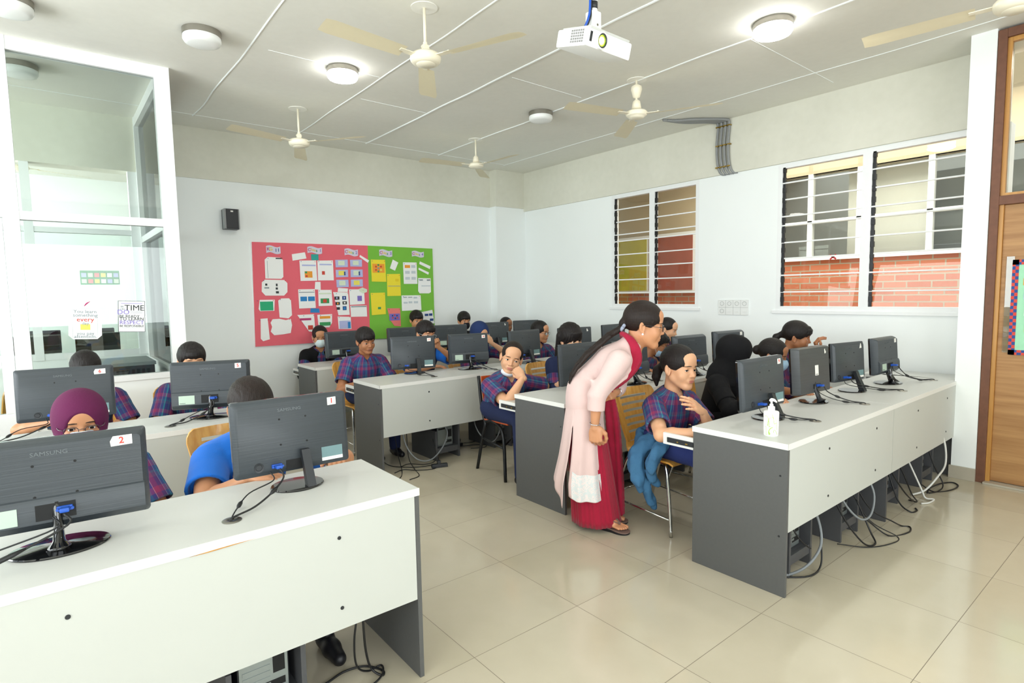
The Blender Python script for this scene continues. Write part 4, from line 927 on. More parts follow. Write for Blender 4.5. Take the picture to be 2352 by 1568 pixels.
def get_hair(style, h):
    key = (style, h)
    if key in HAIRC: return HAIRC[key]
    s = Sdf((-.125, -.19 if 'tail' in style or style in ('messy', 'bun') else -.15, -.27), (.125, .13, .16), h)
    t = {'crop': .004, 'boy': .011, 'messy': .017}.get(style, .009)
    s.ell((0, -.014, .040), (.0745 + t, .095 + t * .8, .082 + t), k=.01)
    sl, X, Y, Z = s.blk(s.lo, s.lo + s.n * s.h); amp = {'boy': .0014, 'messy': .003, 'crop': .0003}.get(style, .0004)
    if style in ('boy', 'messy', 'crop'): s.V = s.V + (amp * np.sin(X * 330 + 3.1 * np.sin(Y * 42 + 1) + 2.3 * np.sin(Z * 37)) * np.cos(Y * 60 + X * 90)).astype(F4)
    else: s.V = s.V + (amp * np.sin(np.arctan2(X, Z - .0) * 38 + 2 * np.sin(Y * 30))).astype(F4)
    fw = {'crop': (.066, -.036, .080), 'boy': (.064, -.030, .080), 'messy': (.056, -.044, .08), 'bangs_tail': (.062, -.034, .082)}.get(style, (.062, -.040, .078))
    s.ell((0, .120, fw[1] - .028), (fw[0] + .004, .095, fw[2]), op='s', k=.008)
    if style not in ('boy', 'crop', 'messy', 'bangs_tail'): s.ell((0, .112, .012), (.036, .05, .050), op='s', k=.022)
    sl, X, Y, Z = s.blk(s.lo, s.lo + s.n * s.h)
    if style in ('boy', 'crop'): zc = np.interp(s.ax[1], [-.12, -.07, -.03, .0, .02, .034, .06], [-.066, -.058, -.012, -.002, -.022 if style == 'boy' else -.010, .004, .03])[None, :, None]
    else:
        low = -.075; zc = np.interp(s.ax[1], [-.12, -.05, -.02, .03, .06], [low, low + .005, .004, -.006, .02])[None, :, None]
        if style == 'messy': zc = zc - .05
    s.V = np.maximum(s.V, (zc - Z).astype(F4) * .8 + X * 0)
    if style == 'boy':
        fringe(s, .056, 13, .088, .038, .005, .009, .005)
    if style == 'messy':
        fringe(s, .060, 13, .092, .022, .009, .012, .005)
        for x in (-1, 1):
            s.cap((x * .074, -.045, .03), (x * .080, -.070, -.14), .030, .022, k=.02)
        s.cap((0, -.09, .0), (0, -.10, -.16), .055, .045, k=.03)
    if style == 'bangs_tail':
        fringe(s, .060, 17, .090, .028, .002, .008, .0055)
    if 'tail' in style:
        s.ell((0, -.105, -.002), (.028, .026, .026), k=.02)
        if style != 'longtail': s.chain([(0, -.120, -.005), (0, -.145, -.03), (.004, -.150, -.07), (.006, -.140, -.115)], [.020, .027, .024, .008], k=.012)
    if style == 'bun': s.ell((0, -.115, .012), (.036, .034, .036), k=.012)
    if style == 'lowtail_side': s.chain([(0, -.10, -.03), (-.03, -.10, -.08), (-.05, -.07, -.13)], [.024, .026, .012], k=.012)
    v_, f_ = s.mesh(); HAIRC[key] = (relax(v_, f_, 3), f_); return HAIRC[key]
def get_scarf(h, loose=0, hood=False):
    key = ('scarf', h, loose, hood)
    if key in HAIRC: return HAIRC[key]
    s = Sdf((-.16, -.17, -.26), (.16, .15, .17), h); t = .016 if not hood else .026
    s.ell((0, -.014, .036), (.0745 + t, .096 + t, .084 + t), k=.01); s.cap((0, -.02, -.03), (0, -.02, -.17), .070 + t * .4, .080 + t, k=.05); s.ell((0, .015, -.055), (.068, .072, .072), k=.03)
    if hood: s.ell((0, .04, .02), (.09, .07, .11), k=.03); s.cap((0, -.04, -.16), (0, -.03, -.20), .105, .12, k=.04)
    rr = random.Random(5)
    for i in range(6):      # folds
        z = -.075 - i * .024; s.cap((-.085, .03, z + .03), (.0, .070, z), .006, .009, k=.02); s.cap((.085, .03, z + .02), (.0, .075, z - .01), .006, .008, k=.02)
    s.ell((0, .125, -.014), (.056, .085, .082), op='s', k=.010); s.ell((0, .06, -.03), (.050, .06, .064), op='s', k=.012)
    s.plane((0, 0, -.215), (0, 0, -1)); HAIRC[key] = s.mesh(); return HAIRC[key]
HANDC = {}
def get_hand(pose, h=.0026):
    """right hand: wrist at the origin, fingers along +y, palm down (-z), thumb towards -x"""
    if pose in HANDC: return HANDC[pose]
    s = Sdf((-.085, -.05, -.09), (.075, .20, .06), h)
    s.cap((0, -.012, 0), (0, .012, 0), .0205, .0205, k=.01); s.ell((0, .045, -.002), (.036, .045, .0135), k=.014); s.ell((-.020, .03, -.006), (.016, .028, .014), k=.012)
    xs = [-.027, -.0095, .0085, .0255]; L = [(.040, .024, .020), (.044, .028, .021), (.041, .026, .020), (.032, .019, .018)]
    curl = {'relax': (18, 22, 12), 'flat': (6, 8, 4), 'fist': (78, 92, 50), 'hold': (48, 55, 30), 'spread': (10, 14, 8), 'curl': (55, 40, 20), 'thumb': (70, 95, 50)}[pose]
    for i, (x, l) in enumerate(zip(xs, L)):
        fan = (i - 1.4) * (.13 if pose == 'spread' else .045); p = np.array([x, .082 - abs(i - 1.3) * .004, 0.]); a = 0; pts = [p]; r = [.0093, .0085, .0078, .0062]
        for j in range(3):
            a += R(curl[j] * (1 + .06 * i if pose in ('relax', 'hold') else 1)); d = np.array([math.sin(fan) * math.cos(a), math.cos(a) * math.cos(fan), -math.sin(a)]); p = p + d * l[j]; pts.append(p)
        sc_ = 1 if i < 3 else .88
        s.cap((x * .7, .03, 0), pts[0], .011, .0098, k=.008)
        for j in range(3): s.cap(pts[j], pts[j + 1], r[j] * sc_, r[j + 1] * sc_, k=.0035)
    tp = {'fist': [(-.028, .025, -.008), (-.040, .050, -.020), (-.028, .074, -.034), (-.008, .080, -.036)], 'hold': [(-.028, .02, -.008), (-.046, .046, -.024), (-.040, .075, -.038), (-.028, .092, -.044)],
          'thumb': [(-.028, .025, -.004), (-.048, .045, .004), (-.060, .066, .022), (-.064, .080, .042)], 'curl': [(-.028, .02, -.008), (-.048, .045, -.018), (-.050, .072, -.026), (-.044, .092, -.030)]}.get(pose, [(-.028, .02, -.005), (-.050, .042, -.012), (-.060, .068, -.016), (-.062, .088, -.018)])
    for j in range(3): s.cap(tp[j], tp[j + 1], (.014, .0108, .0092)[j], (.0108, .0092, .0070)[j], k=.006)
    HANDC[pose] = s.mesh(); return HANDC[pose]
def ik(sh, wr, l1, l2, pole):
    sh, wr, pole = (np.array(q, float) for q in (sh, wr, pole)); d = wr - sh; D = np.linalg.norm(d)
    if D > (l1 + l2) * .995: wr = sh + d / D * (l1 + l2) * .995; d = wr - sh; D = np.linalg.norm(d)
    u = d / D; a = (l1 * l1 - l2 * l2 + D * D) / (2 * D); hh = math.sqrt(max(0, l1 * l1 - a * a)); p = pole - sh; p = p - u * (p @ u); p /= np.linalg.norm(p) + 1e-9
    return sh + u * a + p * hh, wr
def frame(y, hint):
    y = np.array(y, float); y /= np.linalg.norm(y); z = np.array(hint, float); z = z - y * (z @ y); z /= np.linalg.norm(z) + 1e-9; x = np.cross(y, z); return np.stack([x, y, z], 1)
def place_eyes(person, T, hs, Rm, near, gaze=(0, 0), brow='hair_black', closed=False):
    _, _, _, sy = get_head(near)
    def W_(p): return T + Rm @ (np.array(p) * hs)
    gx, gz = R(gaze[0]), R(gaze[1])
    for sgn in (-1, 1):
        c = (sgn * .0315, .0675, .001)
        s_ = Sdf((-.02, -.02, -.02), (.02, .02, .02), .002); s_.ell((0, 0, 0), (.0130, .0130, .0130)); v, f = s_.mesh(); v = v / np.linalg.norm(v, axis=1)[:, None] * .0130
        v = (v + np.array(c)) * hs; e = np_mesh('eyeball', [((Rm @ v.T).T + T, f, 0)], ['eye_white'], person)
        d = Vector((math.sin(gx) * math.cos(gz), math.cos(gx) * math.cos(gz), math.sin(gz)))
        bm = add_lathe(newbm(), [(.0066 * math.sin(t) / math.sin(1.0) if 0 else .0134 * math.sin(a), .0134 * math.cos(a)) for a in (.50, .35, .2, .1, 0)], (0, 0, 0), 16)
        m = Matrix.Translation(Vector(T)) @ Matrix(Rm.tolist()).to_4x4() @ Matrix.Scale(hs, 4) @ Matrix.Translation(c) @ Vector((0, 0, 1)).rotation_difference(d).to_matrix().to_4x4()
        bmesh.ops.transform(bm, matrix=m, verts=bm.verts[:]); obj('iris', bm, 'iris_brown', e, True)
        pts = []
        for k in range(7):
            u = -1 + k / 3; x = sgn * .0318 + u * .0135; z = .0005 + .0050 * math.sqrt(max(0, 1 - u * u * .98)) - .0002 + sgn * u * .0008; pts.append(W_((x, .0675 + math.sqrt(max(0, .0152 ** 2 - (x - sgn * .0315) ** 2 - z * z)), z)))
        obj('eyelash', add_tube(newbm(), pts, .0011 * hs, 5), 'hair_black', person)
        pts = []
        for k in range(7):
            u = k / 6; x = sgn * (.0130 + .036 * u); z = .0238 + .0030 * math.sin(u * 2.8) - .0045 * u; pts.append(W_((x, sy(x, z) + .0004, z)))
        obj('eyebrow', add_tube(newbm(), pts, .003 * hs, 6, radii=[.0016 * hs, .0030 * hs, .0028 * hs, .0008 * hs], flat=.8), brow, person)
def glasses(person, T, hs, Rm, mat='glasses_dark', w=.0225, hh=.0155, thick=.0013):
    def W_(p): return T + Rm @ (np.array(p) * hs)
    bm = newbm()
    for sgn in (-1, 1):
        c = (sgn * .0325, .096, -.002); pts = []
        for k in range(25):
            a = 2 * PI * k / 24; ca, sa = math.cos(a), math.sin(a); ex = 2.6; x = w * math.copysign(abs(ca) ** (2 / ex), ca); z = hh * math.copysign(abs(sa) ** (2 / ex), sa); pts.append(W_((c[0] + x, c[1] - abs(x + sgn * .012) * .12, c[2] + z)))
        add_tube(bm, pts, thick * hs, 6, caps=False)
        add_tube(bm, [W_((sgn * (.0325 + w), .092, .004)), W_((sgn * .070, .07, .004)), W_((sgn * .0785, .0, .006)), W_((sgn * .079, -.02, -.004))], .0014 * hs, 6, 3)
    add_tube(bm, [W_((-.011, .097, .002)), W_((0, .0995, .005)), W_((.011, .097, .002))], thick * hs, 6)
    g = obj('glasses', bm, mat, person, True)
    for sgn in (-1, 1):
        bm = newbm(); vs = [bm.verts.new(W_((sgn * .0325 + w * .95 * math.cos(a), .0962, -.002 + hh * .95 * math.sin(a)))) for a in np.linspace(0, 2 * PI, 20, endpoint=False)]; bm.faces.new(vs); obj('lens', bm, 'lens_glass', g)
def face_mask(person, T, hs, Rm, mat, low=False):
    s = Sdf((-.09, -.02, -.14), (.09, .13, .02), .003)
    dz = -.045 if low else 0
    if low: s.ell((0, .032, -.098), (.054, .056, .030), k=.01)
    else: s.ell((0, .030, -.050 + dz), (.060, .078, .060), k=.01); s.ell((0, .07, -.045 + dz), (.035, .042, .038), k=.03); s.cap((0, .09, -.02 + dz), (0, .1, -.035 + dz), .012, k=.02)
    s.plane((0, 0.02, 0), (0, -1, 0)); s.plane((0, .06, -.012 + (-.075 if low else 0)), (0, -.18 if not low else .35, 1)); s.plane((0, .0, -.118 + (-.015 if low else 0)), (0, .2, -1))
    for i in range(4): s.cap((-.07, .05, -.04 - i * .016 + dz), (.07, .05, -.04 - i * .016 + dz), .001, k=.002)
    v, f = s.mesh(); v = (Rm @ (v * hs).T).T + T; o = np_mesh('face_mask', [(v, f, 0)], [mat], person)
    def W_(p): return T + Rm @ (np.array(p) * hs)
    if not low:
        for sgn in (-1, 1):
            obj('ear_loop', add_tube(newbm(), [W_((sgn * .055, .035, -.02)), W_((sgn * .077, .0, .012)), W_((sgn * .084, -.02, .0)), W_((sgn * .076, .0, -.04)), W_((sgn * .052, .03, -.085))], .0012 * hs, 5, 3), 'white_cloth' if mat != 'mask_black' else 'mask_black', o)
# ------------------------------------------------------------ chairs
def make_chair(label):
    t = thing('plywood_chair', label, 'chair', (0, 0, 0), 0, 'plywood chairs with chrome legs')
    def shell(u0, u1, rows, thick=.012, cols=12, slots=False):
        bm = newbm(); g = []
        for i, (y, z, hw, cv) in enumerate(rows):
            g.append([bm.verts.new((hw * (2 * k / cols - 1), y - cv * (1 - (2 * k / cols - 1) ** 2), z)) for k in range(cols + 1)])
        for i in range(len(rows) - 1):
            for k in range(cols):
                if slots and i in slots and 2 <= k <= cols - 3: continue
                bm.faces.new((g[i][k], g[i][k + 1], g[i + 1][k + 1], g[i + 1][k]))
        bmesh.ops.recalc_face_normals(bm, faces=bm.faces[:]); bmesh.ops.solidify(bm, geom=bm.faces[:], thickness=thick); return bm
    rows = []; zs = [.50]; 
    for k in range(6): zs += [.545 + k * .045, .562 + k * .045]
    zs += [.80, .825, .84]
    for z in zs:
        u = (z - .5) / .34; hw = np.interp(u, [0, .3, .8, .93, 1], [.155, .175, .205, .20, .17]); rows.append((-.185 - .085 * u + .0, z, hw, .028))
    obj('backrest', shell(0, 0, rows, slots=set(range(1, 13, 2))), 'chair_wood', t, True, auto=40)
    rows = [(y, z, hw, 0) for y, z, hw in ((-.188, .50, .155), (-.183, .468, .158), (-.16, .447, .17), (-.10, .440, .19), (0, .442, .20), (.12, .445, .20), (.185, .440, .19), (.205, .425, .18))]
    obj('seat', shell(0, 0, rows), 'chair_wood', t, True, auto=40)
    for sx in (-1, 1):
        obj('leg', add_tube(newbm(), [(sx * .14, .02, .432), (sx * .165, .12, .43), (sx * .185, .165, .40), (sx * .20, .20, .20), (sx * .215, .225, .0)], .0105, 12, 5), 'chrome', t, True)
        obj('leg', add_tube(newbm(), [(sx * .14, -.02, .432), (sx * .165, -.10, .43), (sx * .185, -.15, .40), (sx * .20, -.22, .20), (sx * .215, -.28, .0)], .0105, 12, 5), 'chrome', t, True)
        obj('side_stretcher', add_cyl(newbm(), (sx * .208, .215, .10), (sx * .208, -.25, .12), .0065, seg=8), 'chrome', t, True)
    obj('seat_frame', add_tube(newbm(), [(-.14, .02, .430), (.14, .02, .430)], .0095, 8), 'chrome', t, True); obj('seat_frame', add_tube(newbm(), [(-.14, -.06, .430), (.14, -.06, .430)], .0095, 8), 'chrome', t, True)
    obj('cross_stretcher', add_cyl(newbm(), (-.203, -.235, .16), (.203, -.235, .16), .0065, seg=8), 'chrome', t, True)
    return t
def make_black_chair(loc, rz):
    t = thing('metal_chair', 'black metal chair with orange wooden seat and back, holding the boy with his hand on his mouth', 'chair', loc, rz); t['label'] = 'black metal framed chair with orange wooden seat behind the second row desk'
    for sx in (-1, 1):
        obj('leg', add_tube(newbm(), [(sx * .17, -.24, .80), (sx * .17, -.20, .55), (sx * .17, -.16, .45), (sx * .175, -.13, .40), (sx * .185, -.16, .30), (sx * .20, -.24, 0)], .0135, 12, 5), 'metal_black', t, True)
        obj('leg', add_tube(newbm(), [(sx * .17, -.14, .42), (sx * .17, -.05, .445), (sx * .175, .10, .42), (sx * .185, .17, .33), (sx * .20, .21, 0)], .0135, 12, 5), 'metal_black', t, True)
        obj('side_rail', add_cyl(newbm(), (sx * .185, .16, .26), (sx * .185, -.17, .28), .009), 'metal_black', t, True)
    obj('cross_rail', add_cyl(newbm(), (-.185, -.17, .28), (.185, .16, .27), .007), 'metal_black', t, True); obj('back_rail', add_cyl(newbm(), (-.17, -.21, .585), (.17, -.21, .585), .006), 'chrome', t, True)
    bm = newbm(); add_box(bm, (0, -.205, .695), (.315, .014, .21), (8, 0, 0), .004); obj('backrest', bm, 'chair_wood_orange', t)
    bm = newbm(); add_box(bm, (0, .03, .452), (.36, .38, .013), (3, 0, 0), .004); obj('seat', bm, 'chair_wood_orange', t)
    return t
# ------------------------------------------------------------ people
def basis(s_): pass
def weave_attr(v, segs):
    """cloth coordinates: along and around the nearest limb axis"""
    best = np.full(len(v), 1e9); out = np.zeros((len(v), 3))
    for a, b, r, ux, ph in segs:
        a, b, ux = (np.array(q, float) for q in (a, b, ux)); d = b - a; L = np.linalg.norm(d); d /= L; ux = ux - d * (ux @ d); ux /= np.linalg.norm(ux); uy = np.cross(d, ux)
        w = v - a; t = w @ d; tc = np.clip(t, 0, L); rad = w - tc[:, None] * d; dist = np.linalg.norm(rad, axis=1) - r; m = dist < best
        ang = np.arctan2(w @ uy, w @ ux); best = np.where(m, dist, best); o = np.stack([ang * max(r, .05) + ph, t, np.zeros_like(t)], 1); out = np.where(m[:, None], o, out)
    return out
def collar(parent, N, ax, r, mat, hs, gap=38, h=.034, wide=1.0):
    bm = newbm(); rings = []
    ax = np.array(ax) / np.linalg.norm(ax); X = np.array((1., 0, 0)); Y = np.cross(ax, X)
    for k in range(25):
        a = R(90 + gap + (360 - 2 * gap) * k / 24); e = abs(k - 12) / 12; d = X * math.cos(a) * 1.06 + Y * math.sin(a)
        rr = r * wide; drop = .046 * e ** 2.4
        p = [N + d * (rr + .001) - ax * (drop + .004), N + d * (rr - .001) + ax * (h * .55 - drop), N + d * (rr + .006) + ax * (h * .72 - drop), N + d * (rr + .024 + .010 * e) + ax * (-.006 - drop - .022 * e ** 3)]
        rings.append([bm.verts.new(q) for q in p])
    for a, b in zip(rings, rings[1:]):
        for k in range(3): bm.faces.new((a[k], a[k + 1], b[k + 1], b[k]))
    bmesh.ops.recalc_face_normals(bm, faces=bm.faces[:]); bmesh.ops.solidify(bm, geom=bm.faces[:], thickness=.003)
    o = obj('collar', bm, mat, parent, True)
    v = np.array([x.co[:] for x in o.data.vertices]); at = o.data.attributes.new('weave', 'FLOAT_VECTOR', 'POINT'); w = weave_attr(v, [(N - ax * .1, N + ax * .1, r, (1, 0, 0), .02)]); at.data.foreach_set('vector', w.astype(F4).ravel()); return o
ARM = dict(up=.255, fo=.215)
def person(label, H, yaw, hs=1.1, s=1.08, near=1, skin='skin_tan', hair='boy', hair_mat='hair_black', head=(0, 0, 0), lean=.10, side=0, top='plaid_shirt', bottom='navy_cloth', skirt=False, right=None, left=None, sleeve='short', eyes=True, specs=None, mask=None, gaze=(0, 0), vest=None, cardigan=None, scarf=None, hz=None, chair=None, collar_on=True, build=1.0, socks=None, hidden_legs=False, chest_open=True, kneespread=1, feet=None):
    """H = world position of the head centre; right/left = (wrist xyz, hand frame y dir, palm-normal hint, pose[, elbow pole]) in world coordinates"""
    yw = R(yaw); Rz = np.array(Matrix.Rotation(yw, 3, 'Z')); H = np.array(H, float)
    Rm = rotm(*head); Nl = np.array([side, lean, 0.]);                   # neck base offset from the hips
    nz = H[2] - .150 * hs; Hl = np.array([side, lean, 0.]) + Rm @ np.array([0, .030, .115]) * hs * 0 + np.array([0, .045, 0]) * hs
    Hloc = np.array([Hl[0] + head[2] * .0008, Hl[1], H[2]]); org = H - Rz @ Hloc; org[2] = 0
    def L(p): return Rz.T @ (np.array(p, float) - org)
    N = np.array([side, lean, nz]); hipz = hz or (.455 + .085 * s); Hp = np.array([0, .0, hipz]); ax = N - Hp; ax /= np.linalg.norm(ax)
    W = s * build; sh = {}
    for g in (-1, 1): sh[g] = N + np.array([g * .150 * s, -.012, -.045 * s])
    # arms
    arms = {}
    for g, spec in ((1, right), (-1, left)):
        if spec is None:
            wr = np.array([g * .13, .36, .705]) + np.array([0, lean * .3, 0]); fdir = np.array([-g * .15, 1, -.12]); palm = np.array([0, 0, 1.]); pose = 'relax'; pole = sh[g] + np.array([g * .25, -.10, -.4])
        else:
            wr = L(spec[0]); fdir = Rz.T @ np.array(spec[1], float); palm = Rz.T @ np.array(spec[2], float); pose = spec[3]; pole = L(spec[4]) if len(spec) > 4 else sh[g] + np.array([g * .25, -.10, -.4])
        el, wr = ik(sh[g], wr, ARM['up'] * s, ARM['fo'] * s, pole); arms[g] = (el, wr, fdir, palm, pose)
    allp = np.array([Hp, N] + [p for g in (-1, 1) for p in (sh[g], arms[g][0], arms[g][1])])
    # ---- skin body
    h = .0075 if near < 2 else .006
    S = Sdf(allp.min(0) - .16, allp.max(0) + np.array([.16, .16, .14]), h)
    m1 = Hp + (N - Hp) * .30; m2 = Hp + (N - Hp) * .68
    S.ell(Hp, (.135 * W, .098 * W, .095 * s), k=.01); S.ell(m1, (.118 * W, .086 * W, .12 * s), k=.05); S.ell(m2, (.130 * W, .090 * W, .125 * s), k=.05)
    S.cap(sh[-1] * .8 + N * .2 - (0, 0, .01), sh[1] * .8 + N * .2 - (0, 0, .01), .046 * W, k=.05); 
    nk = Rm @ np.array([0, -.042, -.17]) * hs + (N + np.array([0, .045 * hs, .150 * hs])); S.cap(N - ax * .06, nk + ax * .02, .045 * hs, .041 * hs, k=.035)
    for g in (-1, 1):
        el, wr = arms[g][:2]; S.cap(sh[g], el, .044 * W, .035 * W, k=.02); mid = el + (wr - el) * .3; S.cap(el, mid, .034 * W, .033 * W, k=.012); S.cap(mid, wr, .033 * W, .0205 * s, k=.012)
    Tl = N + np.array([0, .045 * hs, .150 * hs]) + np.array([head[2] * .0008, 0, 0]); Tl[2] = H[2]
    vb, fb = S.mesh(); parts = [(vb, fb, 0)]
    hv, hf, hm, _ = get_head(near); kid = np.array([1.03, 1.0, .985]) if near else 1; kz = hv.copy(); kz[:, 2] = np.where(kz[:, 2] < 0, kz[:, 2] * .94, kz[:, 2]); parts.append(((Rm @ (kz * hs).T).T + Tl, hf, hm))
    for g in (-1, 1):
        el, wr, fd_, palm, pose = arms[g]
        if pose is None: continue
        v, f = get_hand(pose); v = v * s * .95 * np.array([g, 1, 1]); f = f if g == 1 else f[:, ::-1]
        v = v * np.array([1, 1, 1]); Fm = frame(fd_, palm); parts.append(((Fm @ v.T).T + wr, f, 0))
    body = np_mesh('person', parts, [skin, skin + '_lip']); body.location = org; body.rotation_euler = (0, 0, yw); tag(body, label, 'person')
    if eyes: place_eyes(body, Tl, hs, Rm, near, gaze, hair_mat)
    if scarf: hv, hf = get_scarf(.004, hood=(hair == 'hood')); hm_, nm = scarf, 'headscarf' if hair != 'hood' else 'hood'
    else: hv, hf = get_hair(hair, .003 if near == 2 else .0042); hm_, nm = hair_mat, 'hair'
    if hair != 'none' or scarf: np_mesh(nm, [((Rm @ (hv * hs).T).T + Tl, hf, 0)], [hm_], body)
    if specs: glasses(body, Tl, hs, Rm, specs)
    if mask: face_mask(body, Tl, hs, Rm, mask[0], mask[1])
    # ---- shirt
    def torso(Q, o, zc=.0):
        Q.ell(Hp - (0, 0, .01), (.140 * W + o, .104 * W + o, .10 * s + o), k=.01); Q.ell(m1, (.124 * W + o, .094 * W + o, .13 * s), k=.05); Q.ell(m2, (.138 * W + o, .098 * W + o, .13 * s + o), k=.05)
        Q.cap(sh[-1] * .82 + N * .18 - (0, 0, .008), sh[1] * .82 + N * .18 - (0, 0, .008), .052 * W + o, k=.05); Q.cap(N - ax * .05, N + ax * .005, .064 * hs + o, .056 * hs + o, k=.04)
    def sleeves(Q, o, kind):
        segs = []
        for g in (-1, 1):
            el, wr = arms[g][:2]; Q.cap(sh[g] - (0, 0, .0), sh[g] + (el - sh[g]) * .2, .052 * W + o, k=.03)
            if kind == 'short':
                e = sh[g] + (el - sh[g]) * .72; Q.cap(sh[g], e, .054 * W + o, .062 * W + o, k=.02, flat=True); Q.cap(e - (el - sh[g]) * .12, e + (el - sh[g]) * .04, .049 * W + o, .051 * W + o, op='s', k=.001, flat=True)
            else:
                Q.cap(sh[g], el, .052 * W + o, .046 * W + o, k=.02); Q.cap(el, el + (wr - el) * .94, .046 * W + o, .032 * W + o, k=.012)
                for t_ in (.1, .3, .5): c = el + (wr - el) * t_; Q.ell(c, (.049 * W + o, .012, .049 * W + o), k=.012)
        return segs
    def uvsegs(): return [(Hp, N, .125 * W, (0, 1, 0), 0)] + [(sh[g], arms[g][0], .05 * W, (g, .3, 0), .03) for g in (-1, 1)] + [(arms[g][0], arms[g][1], .04 * W, (g, .3, 0), .03) for g in (-1, 1)]
    lo, hi = allp.min(0) - .17, allp.max(0) + .17
    Q = Sdf(lo, hi, .0068 if near < 2 else .0055); torso(Q, .004); sleeves(Q, .002, sleeve)
    rr = random.Random(int(H[0] * 1000))
    for i in range(12):       # soft creases
        g = rr.choice((-1, 1)); a = rr.uniform(0, 1); c = Hp + (N - Hp) * a + np.array([g * rr.uniform(.05, .12) * W, rr.uniform(.04, .09), 0]); e = c + np.array([-g * rr.uniform(.02, .07), .01, rr.uniform(-.07, .05)]); Q.cap(c, e, .007, .004, k=.022)
    nb = N + np.array([0, .004, .0]); Q.cap(nb - ax * .02, nb + ax * .12, .050 * hs, .060 * hs, op='s', k=.004)
    if chest_open: Q.cap(N + np.array([0, .06, .045]), N + np.array([0, .100 * W, -.075]), .040, .006, op='s', k=.008)
    Q.plane(Hp - (0, 0, .075 * s), (0, .15, -1)); v, f = Q.mesh(); o = np_mesh('shirt', [(v, f, 0)], [top], body, weave_attr(v, uvsegs()))
    if collar_on: collar(o, N + ax * .012 + np.array([0, .006, 0]), ax, .062 * hs, top, hs)
    bm = newbm()
    for k in range(4): c = N + (Hp - N) * (.22 + .17 * k) + np.array([.006, (.094 + .012 * math.sin(k)) * W + .006 + (Hp - N)[1] * 0, 0]); add_cyl(bm, c - (0, .012, 0), c + (0, .006, 0), .005, seg=8)
    bm.free()
    if vest or cardigan:
        mt = vest or cardigan; Q = Sdf(lo, hi, .0075); torso(Q, .012)
        if cardigan: sleeves(Q, .010, 'long')
        nb = N + np.array([0, .01, .0]); Q.cap(nb - ax * .05, nb + ax * .15, .060 * hs, .075 * hs, op='s', k=.01)
        op = .045 if cardigan else .03; Q.cap(N + np.array([0, .13, -.05]), Hp + np.array([0, .16, 0]), op + .02, op if cardigan else .004, op='s', k=.01)
        Q.plane(Hp - (0, 0, .06 * s), (0, .15, -1)); v, f = Q.mesh(); np_mesh('cardigan' if cardigan else 'waistcoat', [(v, f, 0)], [mt], body)
    if hair == 'hood' or (scarf and scarf != 'maroon_scarf0'):
        Q = Sdf(lo, hi + np.array([0, 0, .1]), .008); Q.cap(N - ax * .05, N + ax * .05, .105 * s, .080 * hs, k=.03); Q.cap(sh[-1] * .55 + N * .45, sh[1] * .55 + N * .45, .068 * s, k=.05); Q.ell(N + np.array([0, .06, -.06]), (.085 * s, .05, .10 * s), k=.03)
        for g in (-1, 1): Q.cap(N + np.array([g * .07, .07, .03]), N + np.array([g * .02, .11, -.10]), .012, .008, k=.02)
        v, f = Q.mesh(); np_mesh('scarf_drape' if hair != 'hood' else 'hood_collar', [(v, f, 0)], [scarf], body)
    # ---- legs and shoes
    Q = Sdf((-.28, -.16, 0), (.28, .62, hipz + .10), .010); kn = {}; an = {}
    for g in (-1, 1):
        hp = Hp + np.array([g * .075 * s, .02, -.005]); k_ = np.array([g * .095 * kneespread, .40 * s, hipz - .02]); a_ = np.array([g * .10, .40 * s + .0, .085]) if not feet else np.array([feet[g][0], feet[g][1], .085]); kn[g] = k_; an[g] = a_
        if skirt: Q.cap(hp, k_ - (0, .02, 0), .098 * W, .084 * s, k=.06)
        else: Q.cap(hp, k_, .084 * W, .064 * s, k=.03); Q.cap(k_, a_, .062 * s, .047 * s, k=.02)
    Q.ell(Hp - (0, 0, .005), (.145 * W, .108 * W, .085 * s), k=.03)
    if skirt: Q.cap(kn[-1] - (0, .06, .05), kn[1] - (0, .06, .05), .07, k=.05); Q.cap(Hp + (0, .1, -.03), (kn[1] + kn[-1]) / 2 - (0, .1, .03), .085, k=.05)
    Q.plane(Hp + (0, 0, .06), (0, 0, 1)); v, f = Q.mesh(); np_mesh('skirt' if skirt else 'trousers', [(v, f, 0)], [bottom], body)
    if skirt:
        Q = Sdf((-.2, .2, 0), (.2, .62, hipz), .008)
        for g in (-1, 1): Q.cap(kn[g] - (0, 0, .03), an[g] + (0, 0, .0), .048 * s, .034 * s, k=.01)
        v, f = Q.mesh(); np_mesh('legging', [(v, f, 0)], [socks or skin], body)
    for g in (-1, 1):
        Q = Sdf((-.07, -.09, -.01), (.07, .20, .12), .006); Q.cap((0, -.035, .035), (0, .05, .032), .036, .034); Q.cap((0, .05, .030), (0, .13, .026), .036, .028, k=.02); Q.cap((0, -.02, .05), (0, -.01, .10), .032, .036, k=.02); Q.plane((0, 0, 0.002), (0, 0, -1)); Q.plane((0, 0, .085), (0, 0, 1))
        v, f = Q.mesh(); np_mesh('shoe', [(v + an[g] * [1, 1, 0] + [0, .0, 0], f, 0)], ['shoe_black'], body)
    if chair is not False:
        c = CHAIR0 if not CHAIRS else dup(CHAIR0); CHAIRS.append(c); c.location = (org[0], org[1], 0); c.rotation_euler = (0, 0, yw); c['label'] = chair
        if hz and hz != .547: pass
    return body, org
